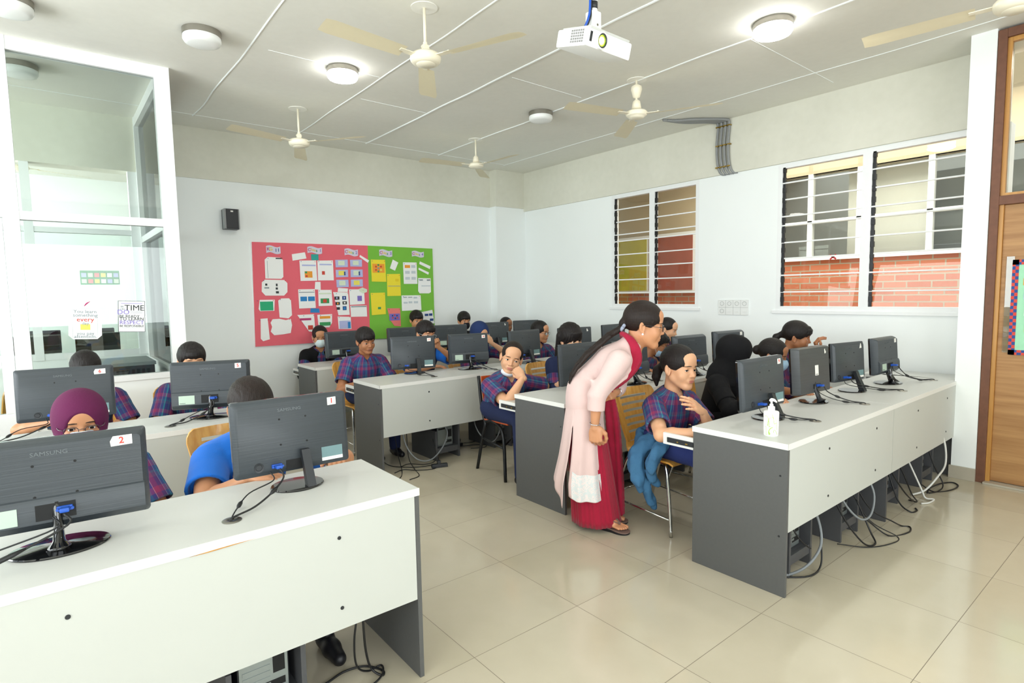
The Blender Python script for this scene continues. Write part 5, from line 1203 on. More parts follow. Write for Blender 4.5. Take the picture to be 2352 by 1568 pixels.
def cloth_child(name, body, strands, mat, h=.007, k=.02):
    bpy.context.view_layer.update(); Mi = np.array(body.matrix_local.inverted()); tf = lambda p: (Mi @ np.array([*p, 1.]))[:3]
    P = [[(tf(p), r) for p, r in st] for st in strands]; al = np.array([p for st in P for p, r in st]); Q = Sdf(al.min(0) - .09, al.max(0) + .09, h)
    for st in P: Q.chain([np.array(q, float) for q in smooth_path([Vector(p) for p, r in st], 4)], list(np.interp(np.linspace(0, 1, (len(st) - 1) * 4 + 1), np.linspace(0, 1, len(st)), [r for p, r in st])), k=k)
    sl, X, Y, Z = Q.blk(Q.lo, Q.lo + Q.n * Q.h); Q.V = Q.V + (.007 * np.sin(X * 75 + Z * 30) * np.sin(Y * 60 + Z * 22) + .003 * np.sin(X * 160 + Y * 120)).astype(F4)
    v, f = Q.mesh(); return np_mesh(name, [(v, f, 0)], [mat], body)
CHAIRS = []
CHAIR0 = make_chair('x')
W3 = lambda *a: a
# people at the desks, positions of the head centres measured in the room
UP = (0, 0, 1)
person('student in a maroon headscarf and blue glasses peering over the monitor with sticker 2', (.07, 2.72, 1.030), 180, .98, 1.08, 2, 'skin_tan', 'scarf', scarf='maroon_scarf', specs='glasses_dark', mask=('mask_white', False), top='plaid_shirt', skirt=True, bottom='navy_skirt', head=(0, 6, 0), gaze=(0, -6), chair='plywood chair under the student in the maroon headscarf')
person('boy in a bright blue shirt bowed behind the monitor with sticker 1', (.70, 2.80, .985), 180, 1.12, 1.12, 1, 'skin_tan', 'boy', 'hair_brown', head=(4, 30, 0), lean=.12, build=1.22, top='blue_shirt', bottom='navy_cloth', chest_open=False, collar_on=False,
       right=((.60, 2.46, .765), (.8, -.5, 0), UP, 'relax', (.30, 2.72, .50)), feet={1: (.16, .55), -1: (-.13, .66)}, left=((1.005, 2.56, .765), (-.35, -.9, -.1), UP, 'relax', (1.25, 2.85, .6)), chair='plywood chair under the boy in the bright blue shirt')
person('dark haired student hunched low behind the monitor with sticker 6', (.17, 4.66, 1.04), 180, 1.0, 1.05, 1, 'skin_tan', 'boy', head=(0, 34, 0), lean=.14, chair='plywood chair showing right of the monitor with sticker 6', right=((-.02, 4.45, .76), (.6, -.6, 0), UP, 'relax', (-.30, 4.7, .68)))
person('boy with short black hair peering over the monitor with sticker 5', (.77, 4.55, 1.055), 180, 1.06, 1.08, 1, 'skin_light', 'boy', head=(0, 6, 0), specs=None, chair='plywood chair showing left of the monitor with sticker 5')
person('girl in a black cardigan and white mask, leftmost by the pink pinboard', (2.52, 6.78, 1.01), 176, 1.08, 1.08, 1, 'skin_tan', 'lowtail_side', cardigan='black_cloth', mask=('mask_white', False), head=(-12, 12, 0), chair='plywood chair under the girl in the black cardigan')
person('boy in a plaid shirt sitting unhidden at the left end of the third row', (2.36, 5.16, 1.06), 180, 1.06, 1.10, 2, 'skin_brown', 'boy', head=(2, 12, 3), gaze=(10, -10), lean=.06, build=1.08, right=((2.20, 4.93, .70), (0, -1, 0), UP, 'relax', (2.02, 5.2, .6)), chair='plywood chair under the unhidden boy in plaid, third row')
person('boy with glasses and a raised thumb under his chin, blue shirt and navy waistcoat', (3.035, 5.18, 1.085), 180, 1.12, 1.08, 2, 'skin_tan', 'boy', head=(4, 8, -4), specs='glasses_clear', top='blue_shirt', vest='navy_cloth', gaze=(4, -4), left=((3.09, 5.02, .955), (-.35, .1, .75), (.2, 1, .1), 'thumb', (3.30, 4.95, .78)), right=((2.95, 4.93, .78), (.7, -.4, 0), UP, 'relax', (2.6, 5.1, .7)), chair='plywood chair under the boy with the raised thumb')
person('boy peeking over a rear row monitor, in front of the green pinboard', (3.84, 6.78, 1.155), 180, 1.05, 1.1, 0, 'skin_tan', 'boy', head=(-6, 10, 0), chair='plywood chair of the boy in front of the green pinboard')
person('student in a black face mask at the rear row, against the white wall', (4.50, 6.62, 1.12), 180, 1.05, 1.1, 0, 'skin_tan', 'boy', head=(-10, 8, 0), mask=('mask_black', False), top='black_cloth', chair='plywood chair of the black masked student at the rear row')
person('girl in a navy headscarf and clear glasses touching her face', (3.73, 5.18, 1.045), 180, 1.10, 1.05, 1, 'skin_light', 'scarf', scarf='navy_scarf', specs='glasses_clear', head=(-4, 5, 0), left=((3.775, 5.02, .95), (-.5, .15, .7), (.2, -1, .1), 'curl', (4.05, 5.0, .75)), chair='plywood chair of the girl in the navy headscarf', skirt=True, bottom='navy_skirt')
person('boy half hidden at the rear row, right of the torn sticker monitor', (5.28, 6.66, 1.02), 180, 1.0, 1.0, 0, 'skin_brown', 'crop', head=(8, 6, 0), chair='plywood chair of the half hidden boy at the rear row')
person('girl with dark glasses and tied hair in a plaid shirt, third row', (4.63, 5.18, 1.015), 176, 1.12, 1.08, 1, 'skin_tan', 'tail', specs='glasses_dark', head=(22, 6, 0), gaze=(10, 0), chair='plywood chair of the girl with dark glasses, third row')
person('boy with cropped hair resting his hand on his mouth, looking at the viewer', (2.925, 3.63, .965), 174, 1.14, 1.12, 2, 'skin_light', 'crop', 'hair_brown', head=(-32, 6, -15), gaze=(-8, 2), lean=.11, side=0, build=1.12, mask=('white_cloth', True), right=((2.862, 3.41, .838), (-.30, .45, .60), (-.5, -.75, .3), 'fist', (2.70, 3.46, .60)), left=((3.42, 3.42, .735), (.6, -.7, 0), UP, 'relax', (3.4, 3.8, .6)), chair=False, collar_on=True)
make_black_chair((2.96, 3.69, 0), R(174))
person('long haired student in a black face mask and navy jacket, second row', (3.60, 3.62, 1.075), 178, 1.13, 1.08, 1, 'skin_light', 'messy', cardigan='navy_cloth', mask=('mask_black', False), head=(-6, 8, 4), chair='plywood chair of the long haired masked student')
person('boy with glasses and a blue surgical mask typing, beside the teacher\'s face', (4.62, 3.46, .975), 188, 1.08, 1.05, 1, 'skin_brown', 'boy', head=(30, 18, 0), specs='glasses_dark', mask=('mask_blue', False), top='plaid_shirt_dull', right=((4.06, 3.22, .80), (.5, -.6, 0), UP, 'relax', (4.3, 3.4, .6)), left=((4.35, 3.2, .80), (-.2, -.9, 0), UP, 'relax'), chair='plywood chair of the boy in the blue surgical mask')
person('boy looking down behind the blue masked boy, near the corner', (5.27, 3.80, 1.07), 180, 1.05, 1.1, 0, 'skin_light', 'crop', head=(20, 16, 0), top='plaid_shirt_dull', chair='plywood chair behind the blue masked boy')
girl, _o = person('smiling girl with a low ponytail and plaid shirt beside the bending teacher', (3.075, 2.13, 1.005), 178, 1.18, 1.12, 2, 'skin_light', 'tail', head=(-3, 3, -3), gaze=(20, 5), lean=.06, build=1.05, skirt=True, bottom='navy_skirt', socks='grey_sock', right=((2.78, 1.78, .705), (.4, -.9, 0), UP, 'relax', (2.74, 2.15, .66)), left=((3.03, 1.93, .765), (-.85, .12, .52), (.35, -.85, .45), 'spread', (3.30, 2.0, .50)), chair='plywood chair with slotted back under the smiling girl', kneespread=.9)
person('student in a black hooded jacket seen from behind the shoulder', (3.88, 2.22, 1.02), 190, 1.02, 1.1, 1, 'skin_tan', 'hood', scarf='black_cloth', cardigan='black_cloth', head=(30, 14, 0), top='black_cloth', right=((3.62, 1.86, .79), (.4, -.8, 0), UP, 'relax'), chair='plywood chair with slotted back beside the black hooded student', eyes=False, collar_on=False, chest_open=False, skirt=True, bottom='black_cloth')
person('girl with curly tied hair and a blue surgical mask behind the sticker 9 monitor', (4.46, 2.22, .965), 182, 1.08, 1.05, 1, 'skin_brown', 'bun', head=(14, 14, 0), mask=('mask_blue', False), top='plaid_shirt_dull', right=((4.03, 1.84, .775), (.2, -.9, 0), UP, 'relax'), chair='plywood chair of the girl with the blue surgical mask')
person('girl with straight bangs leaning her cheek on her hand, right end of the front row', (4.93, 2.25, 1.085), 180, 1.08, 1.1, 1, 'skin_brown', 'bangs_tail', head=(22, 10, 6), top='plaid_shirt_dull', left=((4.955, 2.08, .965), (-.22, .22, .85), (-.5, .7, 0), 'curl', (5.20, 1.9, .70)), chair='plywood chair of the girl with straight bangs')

cloth_child('denim_jacket', girl, [[((2.98, 2.10, .60), .035), ((2.88, 2.19, .57), .048), ((2.82, 2.24, .50), .052), ((2.79, 2.24, .42), .048), ((2.80, 2.22, .34), .040), ((2.84, 2.19, .24), .030), ((2.87, 2.17, .15), .022)], [((2.93, 2.08, .59), .03), ((2.84, 2.10, .54), .038), ((2.81, 2.13, .46), .038), ((2.82, 2.15, .38), .032), ((2.86, 2.14, .31), .022)],
   [((3.0, 2.26, .61), .03), ((2.93, 2.30, .59), .035), ((2.86, 2.27, .54), .035)], [((2.80, 2.24, .40), .03), ((2.77, 2.22, .33), .032), ((2.79, 2.20, .27), .02)]], 'denim')
# ------------------------------------------------------------ the teacher bending over the front row
TP = (2.74, 2.37, 0); TY = math.atan2(-.6543, -.7562)
def A3(x, a, z): return np.array([x, a, z], float)
def teacher():
    hs = 1.19; Rm = rotm(0, 8, 0); Tl = A3(0, .180, 1.283)
    shR, shL = A3(.175, .025, 1.085), A3(-.165, .075, 1.085)
    eR, wR = A3(.205, -.105, .885), A3(.205, -.118, .695)
    eL, wL = A3(-.20, .02, .86), A3(-.045, .005, .855)
    S = Sdf((-.36, -.42, .40), (.36, .30, 1.30), .0065)
    S.ell((0, -.185, .84), (.140, .095, .12), k=.02); S.cap((0, -.165, .88), (0, -.02, 1.05), .11, .10, k=.05); S.ell((0, .01, 1.055), (.15, .10, .115), (-35, 0, 0), k=.05)
    S.cap(shL * .8 + A3(0, .01, .21), shR * .8 + A3(0, .01, .21), .05, k=.05); S.cap((0, .055, 1.10), (0, .118, 1.20), .060, .050, k=.04)
    S.cap(shR, eR, .046, .038, k=.02); S.cap(eR, eR * .6 + wR * .4, .038, .034, k=.012); S.cap(eR * .6 + wR * .4, wR, .034, .0235, k=.012)
    S.cap(shL, eL, .046, .038, k=.02); S.cap(eL, wL, .037, .0235, k=.012)
    for x in (-1, 1): S.cap((x * .070, -.18, .78), (x * .08, -.15, .42), .070, .055, k=.04)
    parts = [(*S.mesh(), 0)]
    L_ = Sdf((-.2, -.26, .0), (.2, .02, .50), .010)
    for x in (-1, 1): L_.cap((x * .085, -.15, .46), (x * .075, -.115, .11), .058, .036)
    parts.append((*L_.mesh(), 0))
    hv, hf, hm, _ = get_head(2); parts.append(((Rm @ (hv * hs).T).T + Tl, hf, hm))
    v, f = get_hand('curl'); Fm = frame((.02, .05, -1), (1, -.25, 0)); vv = v * 1.15 * np.array([1, 1, 1]); parts.append(((Fm @ vv.T).T + wR, f, 0))
    v, f = get_hand('fist'); Fm = frame((.85, -.42, .05), (.25, .85, .35)); vv = v * 1.12 * np.array([-1, 1, 1]); parts.append(((Fm @ vv.T).T + wL, f[:, ::-1], 0))
    # bare feet with toes
    def foot(heel, toe, g):
        heel, toe = np.array(heel), np.array(toe); d = toe - heel; Ln = np.linalg.norm(d[:2]); y = d / np.linalg.norm(d); x = np.cross(y, [0, 0, 1]); x /= np.linalg.norm(x); z = np.cross(x, y)
        Q = Sdf((-.07, -.06, -.02), (.07, .30, .16), .0032); Q.cap((0, .025, .030), (0, .0, .11), .030, .034, k=.01); Q.ell((0, .018, .028), (.029, .032, .026), k=.01); Q.cap((0, .04, .045), (.004 * g, .13, .026), .032, .022, k=.03); Q.cap((.012 * g, .13, .020), (-.018 * g, .135, .018), .022, .020, k=.02)
        for i, (tx, ty, r) in enumerate(((-.026, .205, .0125), (-.007, .208, .009), (.008, .201, .0085), (.021, .192, .008), (.032, .180, .0078))): Q.cap((tx * g * .8, ty - .062, .018), (tx * g, ty, .011), r * 1.1, r, k=.004)
        Q.plane((0, 0, .002), (0, 0, -1)); v, f = Q.mesh(); B = np.stack([x, y, z], 1); return (B @ v.T).T + heel, f, B
    fR = foot(A3(.028, -.125, .034), A3(.130, .085, .020), 1); fL = foot(A3(-.085, -.150, .034), A3(-.052, .075, .020), -1)
    parts += [(fR[0], fR[1], 0), (fL[0], fL[1], 0)]
    body = np_mesh('person', parts, ['skin_tan', 'skin_tan_lip']); body.location = TP; body.rotation_euler = (0, 0, TY)
    tag(body, 'woman in a pale pink tunic and maroon scarf bending towards the girl at the desk', 'person')
    place_eyes(body, Tl, hs, Rm, 2, (0, -8)); glasses(body, Tl, hs, Rm, 'glasses_dark', w=.0235, hh=.0165, thick=.0017)
    hv, hf = get_hair('longtail', .003); hv = (Rm @ (hv * hs).T).T + Tl
    Q = Sdf((-.10, -.36, .85), (.16, .16, 1.36), .0045)
    tail = [A3(.0, .065, 1.292), A3(.015, .035, 1.265), A3(.03, -.035, 1.225), A3(.035, -.10, 1.168), A3(.04, -.17, 1.110), A3(.045, -.225, 1.045), A3(.05, -.265, .985), A3(.052, -.285, .93)]
    Q.chain(tail, [.024, .020, .021, .021, .020, .017, .012, .004], k=.012); Q.chain([q + A3(.024, .006, -.004) for q in tail[2:]], [.011, .014, .013, .012, .009, .004], k=.01)
    sl, X, Y, Z = Q.blk(Q.lo, Q.lo + Q.n * Q.h); Q.V = Q.V + (.0012 * np.sin(X * 900 + Z * 50)).astype(F4); tv, tf = Q.mesh()
    np_mesh('hair', [(hv, hf, 0), (tv, tf, 0)], ['hair_brown'], body)
    obj('hair_tie', add_tube(newbm(), [A3(.010 + .026 * math.cos(a), .052 + .016 * math.sin(a), 1.278 + .024 * math.sin(a)) for a in np.linspace(0, 2 * PI, 18)], .011, 8, radii=None), 'mask_blue' if 0 else 'tie_grey' if 'tie_grey' in M else simple('tie_grey', '#98a0b4', .9), body, True)
    obj('earring', add_lathe(newbm(), [(0, -.007), (.005, -.005), (.007, 0), (.005, .005), (0, .007)], Tl + Rm @ (A3(.084, -.006, -.040) * hs), 12), 'pearl', body, True)
    def ring(c, ax, r, nm):
        ax = Vector(ax).normalized(); u = ax.orthogonal().normalized(); w = ax.cross(u); obj(nm, add_tube(newbm(), [Vector(c) + u * r * math.cos(t) + w * r * math.sin(t) for t in np.linspace(0, 2 * PI, 25)], .0032, 6), 'silver', body, True)
    ring(wR + A3(0, 0, .012), (.05, .1, 1), .031, 'bangle'); ring(wL - A3(.018, -.006, 0), (1, -.3, 0), .032, 'bangle')
    # tunic: bodice with sleeves
    Q = Sdf((-.34, -.38, .70), (.34, .28, 1.26), .0055)
    Q.ell((0, -.188, .81), (.172, .122, .17), k=.02); Q.cap((0, -.165, .90), (0, -.03, 1.04), .118, .112, k=.05); Q.ell((0, .01, 1.052), (.158, .112, .125), (-35, 0, 0), k=.05)
    Q.cap(shL * .82 + A3(0, .01, .19), shR * .82 + A3(0, .01, .19), .060, k=.05); Q.cap((0, .05, 1.10), (0, .10, 1.165), .078, .070, k=.04)
    cR = eR + (wR - eR) * .50; cL = eL + (wL - eL) * .45
    Q.cap(shR, shR + (eR - shR) * .3, .062, k=.03); Q.cap(shR, eR, .058, .054, k=.02); Q.cap(eR, cR, .054, .052, k=.015, flat=True); Q.cap(cR + (eR - cR) * .3, cR - (eR - cR) * .2, .042, op='s', k=.002, flat=True)
    Q.cap(shL, eL, .058, .052, k=.02); Q.cap(eL, cL, .052, .048, k=.015)
    for (p, q, r) in (((.17, .04, 1.0), (.19, -.05, .92), .012), ((.10, .10, 1.02), (.19, .0, .99), .010), ((.12, .07, .98), (.20, -.04, .90), .010), ((.20, -.14, .97), (.20, -.06, .88), .010), ((.05, -.19, 1.00), (.16, -.10, .93), .010), ((.04, -.25, .92), (.15, -.17, .83), .010), ((.17, .08, 1.10), (.20, .03, 1.02), .009)): Q.cap(p, q, r, r * .5, k=.03)
    Q.cap((0, .09, 1.14), (0, .15, 1.27), .056, .062, op='s', k=.006); Q.ell((0, .155, 1.11), (.03, .05, .06), op='s', k=.01)
    Q.plane((0, 0, .745), (0, 0, -1)); v, f = Q.mesh(); tun = np_mesh('tunic', [(v, f, 0)], ['pink_kurta'], body)
    # tunic skirt with a side slit, hem falling lower at the slit
    rows = 30; n = 96; g = []; bm = newbm(); th0 = R(118)
    def ctr(z):
        return np.interp(z, [.14, .32, .46, .58, .69, .80, .86], [-.205, -.212, -.203, -.197, -.195, -.185, -.175])
    def ra(z): return np.interp(z, [.14, .32, .46, .58, .69, .80, .86], [.185, .172, .150, .136, .124, .118, .112])
    def rx(z): return np.interp(z, [.14, .32, .46, .58, .69, .80, .86], [.20, .195, .185, .178, .174, .170, .160])
    for j in range(n + 1):
        th = th0 - 2 * PI * j / n                      # starts at the slit, runs over the front, far side, back
        u = j / n; thd = math.degrees(th0 - 2 * PI * u)
        hem = np.interp(u, [0, .05, .30, .55, .75, .90, 1.0], [.245, .215, .205, .24, .33, .29, .175]); col = []
        for i in range(rows + 1):
            z = .845 + (hem - .845) * i / rows; low = max(0, (.78 - z) / .55)
            fold = (.006 * math.sin(th * 7 + 1) + .005 * math.sin(th * 13)) * min(1, low * 1.3); back_fl = max(0, -math.sin(th)) * 0
            a = ctr(z) + math.sin(th) * 0
            X = rx(z) * math.cos(R(90) - th) if 0 else rx(z) * math.sin(th); Y = ra(z) * math.cos(th)
            s_ = 1 + fold / .15; X *= s_; Y *= s_
            if u > .85: k_ = (u - .85) / .15 * max(0, (.74 - z)) ; X += k_ * .035; Y -= k_ * .045
            if u < .10: k_ = (.10 - u) / .10 * max(0, (.74 - z)); Y += k_ * .03; X += k_ * .005
            col.append(bm.verts.new((X, ctr(z) + Y, z)))
        g.append(col)
    for a, b in zip(g, g[1:]):
        for k in range(rows): bm.faces.new((a[k], a[k + 1], b[k + 1], b[k]))
    for k in range(8): 
        try: bm.faces.new((g[-1][k], g[-1][k + 1], g[0][k + 1], g[0][k]))
        except Exception: pass
    bmesh.ops.recalc_face_normals(bm, faces=bm.faces[:]); bmesh.ops.solidify(bm, geom=bm.faces[:], thickness=.003)
    o = obj('tunic_skirt', bm, 'pink_kurta', body, True)
    # embroidered panel near the front hem
    bm = newbm(); g = []
    for j in range(2, 26):
        th = th0 - 2 * PI * j / n; u = j / n; hem = np.interp(u, [0, .05, .30, .55], [.245, .215, .205, .24]); col = []
        for i in range(11):
            z = hem + .004 + .165 * i / 10; low = max(0, (.78 - z) / .55); fold = (.006 * math.sin(th * 7 + 1) + .005 * math.sin(th * 13)) * min(1, low * 1.3); s_ = 1 + fold / .15
            X = rx(z) * math.sin(th) * s_; Y = ra(z) * math.cos(th) * s_
            if u < .10: k_ = (.10 - u) / .10 * max(0, (.74 - z)); Y += k_ * .03; X += k_ * .005
            nx, ny = math.sin(th), math.cos(th); col.append(bm.verts.new((X + nx * .003, ctr(z) + Y + ny * .003, z)))
        g.append(col)
    for a, b in zip(g, g[1:]):
        for k in range(10): bm.faces.new((a[k], a[k + 1], b[k + 1], b[k]))
    m = NT('lace'); x, y, z = m.sep(m.co()); vor = m.n('ShaderNodeTexVoronoi'); vor.inputs['Scale'].default_value = 60; m.l(m.co(), vor.inputs['Vector']); m.set(Base_Color=m.ramp(vor.outputs[0], [(.15, lin('#cfd6d6')), (.35, lin('#efdfdc')), (.6, lin('#d6dada'))]), Roughness=.6); M['lace'] = m.m
    obj('lace_border', bm, 'lace', o, True)
    # wide trousers
    bm = newbm(); g = []; n2 = 120
    for i in range(13):
        z = .62 - (.62 - .034) * i / 12; col = []
        for j in range(n2):
            th = 2 * PI * j / n2; f_ = 1 + .02 * math.sin(th * 34) + .03 * math.sin(th * 9 + 1); lowf = i / 12
            X = .158 * math.sin(th) * f_; Y = (.118 + .036 * lowf) * math.cos(th) * f_; col.append(bm.verts.new((X, -.178 + .058 * lowf + Y, z + .012 * lowf * math.cos(th) * 0)))
        g.append(col)
    for a, b in zip(g, g[1:]):
        for k in range(n2): bm.faces.new((a[k], b[k], b[(k + 1) % n2], a[(k + 1) % n2]))
    bmesh.ops.recalc_face_normals(bm, faces=bm.faces[:]); bmesh.ops.solidify(bm, geom=bm.faces[:], thickness=.003); obj('wide_trousers', bm, 'maroon_trousers', body, True)
    # long scarf: round the neck, across the chest into the left hand, then down
    def scarf(name, strands, k=.012, h=.0048):
        al = np.array([p for st in strands for p, r in st]); Q = Sdf(al.min(0) - .05, al.max(0) + .05, h)
        for st in strands: Q.chain([np.array(p, float) for p in smooth_path([Vector(p) for p, r in st], 4)], list(np.interp(np.linspace(0, 1, (len(st) - 1) * 4 + 1), np.linspace(0, 1, len(st)), [r for p, r in st])), k=k)
        return Q.mesh()
    near_ = [(A3(-.045, .050, 1.215), .014), (A3(.02, .055, 1.232), .014), (A3(.062, .085, 1.215), .014), (A3(.085, .120, 1.160), .014), (A3(.098, .125, 1.10), .014), (A3(.108, .095, 1.035), .014), (A3(.115, .040, .975), .013), (A3(.105, -.020, .930), .011), (A3(.06, -.050, .895), .011)]
    n2_ = [(p + A3(.002, .019, -.010), r * .9) for p, r in near_[1:]]; n3_ = [(p + A3(-.004, -.018, .008), r * .9) for p, r in near_[1:8]]
    far_ = [(A3(-.045, .045, 1.215), .014), (A3(-.07, .10, 1.19), .014), (A3(-.06, .150, 1.12), .014), (A3(-.05, .150, 1.04), .014), (A3(-.03, .095, .965), .014), (A3(.0, .03, .915), .014), (A3(.03, -.03, .885), .012)]
    hang = []
    for dx, da, r in ((-.03, -.018, .018), (-.04, .008, .022), (-.02, .030, .018), (-.05, -.008, .018), (-.035, .042, .014)):
        hang.append([(A3(.02 + dx * .2, -.035 + da * .3, .875), r * .6), (A3(-.02 + dx * .6, -.035 + da * .8, .78), r * .85), (A3(-.05 + dx, -.022 + da, .64), r), (A3(-.06 + dx, -.008 + da, .45), r), (A3(-.055 + dx, -.002 + da * 1.1, .25), r * 1.05), (A3(-.045 + dx, .004 + da * 1.1, .055), r * .95)])
    parts = [(*scarf('s', [near_, n2_, n3_, far_]), 0), (*scarf('h', hang, .010), 0)]
    np_mesh('scarf', parts, ['maroon_dupatta'], body)
    # sandals
    for (v_, f_, B), hl in ((fR, A3(.028, -.125, .0)), (fL, A3(-.085, -.150, .0))):
        yv = B[:, 1].copy(); yv[2] = 0; yv /= np.linalg.norm(yv); xv = np.cross(yv, [0, 0, 1]); m = Matrix.Translation(Vector(hl)) @ Matrix(((xv[0], yv[0], 0, 0), (xv[1], yv[1], 0, 0), (0, 0, 1, 0), (0, 0, 0, 1)))
        out = [(-.030, -.02), (.030, -.02), (.034, .05), (.036, .12), (.044, .17), (.040, .205), (.018, .230), (-.018, .232), (-.038, .205), (-.042, .16), (-.036, .11), (-.034, .05)]
        cen = smooth_path([Vector((x, y, 0)) for x, y in out + out[:1]], 4)[:-1]
        bm = newbm(); bot = [bm.verts.new((p.x * .96, p.y, .0)) for p in cen]; mid = [bm.verts.new((p.x, p.y, np.interp(p.y, [0, .1, .22], [.028, .020, .010]))) for p in cen]
        for a in range(len(cen)): b = (a + 1) % len(cen); bm.faces.new((bot[a], bot[b], mid[b], mid[a]))
        bm.faces.new(bot[::-1]); bm.faces.new(mid); bmesh.ops.transform(bm, matrix=m, verts=bm.verts[:]); sd = obj('sandal', bm, 'shoe_black', body)
        bm = newbm(); bot = [bm.verts.new((p.x * 1.01, p.y * 1.005, np.interp(p.y, [0, .1, .22], [.028, .020, .010]))) for p in cen]; mid = [bm.verts.new((p.x * 1.01, p.y * 1.005, np.interp(p.y, [0, .1, .22], [.034, .026, .016]))) for p in cen]
        for a in range(len(cen)): b = (a + 1) % len(cen); bm.faces.new((bot[a], bot[b], mid[b], mid[a]))
        bm.faces.new(bot[::-1]); bm.faces.new(mid); bmesh.ops.transform(bm, matrix=m, verts=bm.verts[:]); obj('footbed', bm, 'sandal_brown', sd)
        bm = newbm()
        for sx in (-1, 1): add_tube(bm, [(sx * .038, .085, .028), (sx * .034, .105, .060), (sx * .018, .135, .068), (-.008, .170, .045), (-.012, .180, .022)], .013, 10, 4, radii=[.016, .017, .015, .009, .004], flat=.28)
        bmesh.ops.transform(bm, matrix=m, verts=bm.verts[:]); obj('strap', bm, 'sandal_brown', sd, True)
teacher()
BOARD=[('pink_paper', 'board_pink', [(1.872, 2.132), (3.291, 2.143), (3.274, 0.923), (1.85, 0.927)]), ('green_paper', 'board_green', [(3.291, 2.143), (4.266, 2.138), (4.268, 0.898), (3.274, 0.923)])]
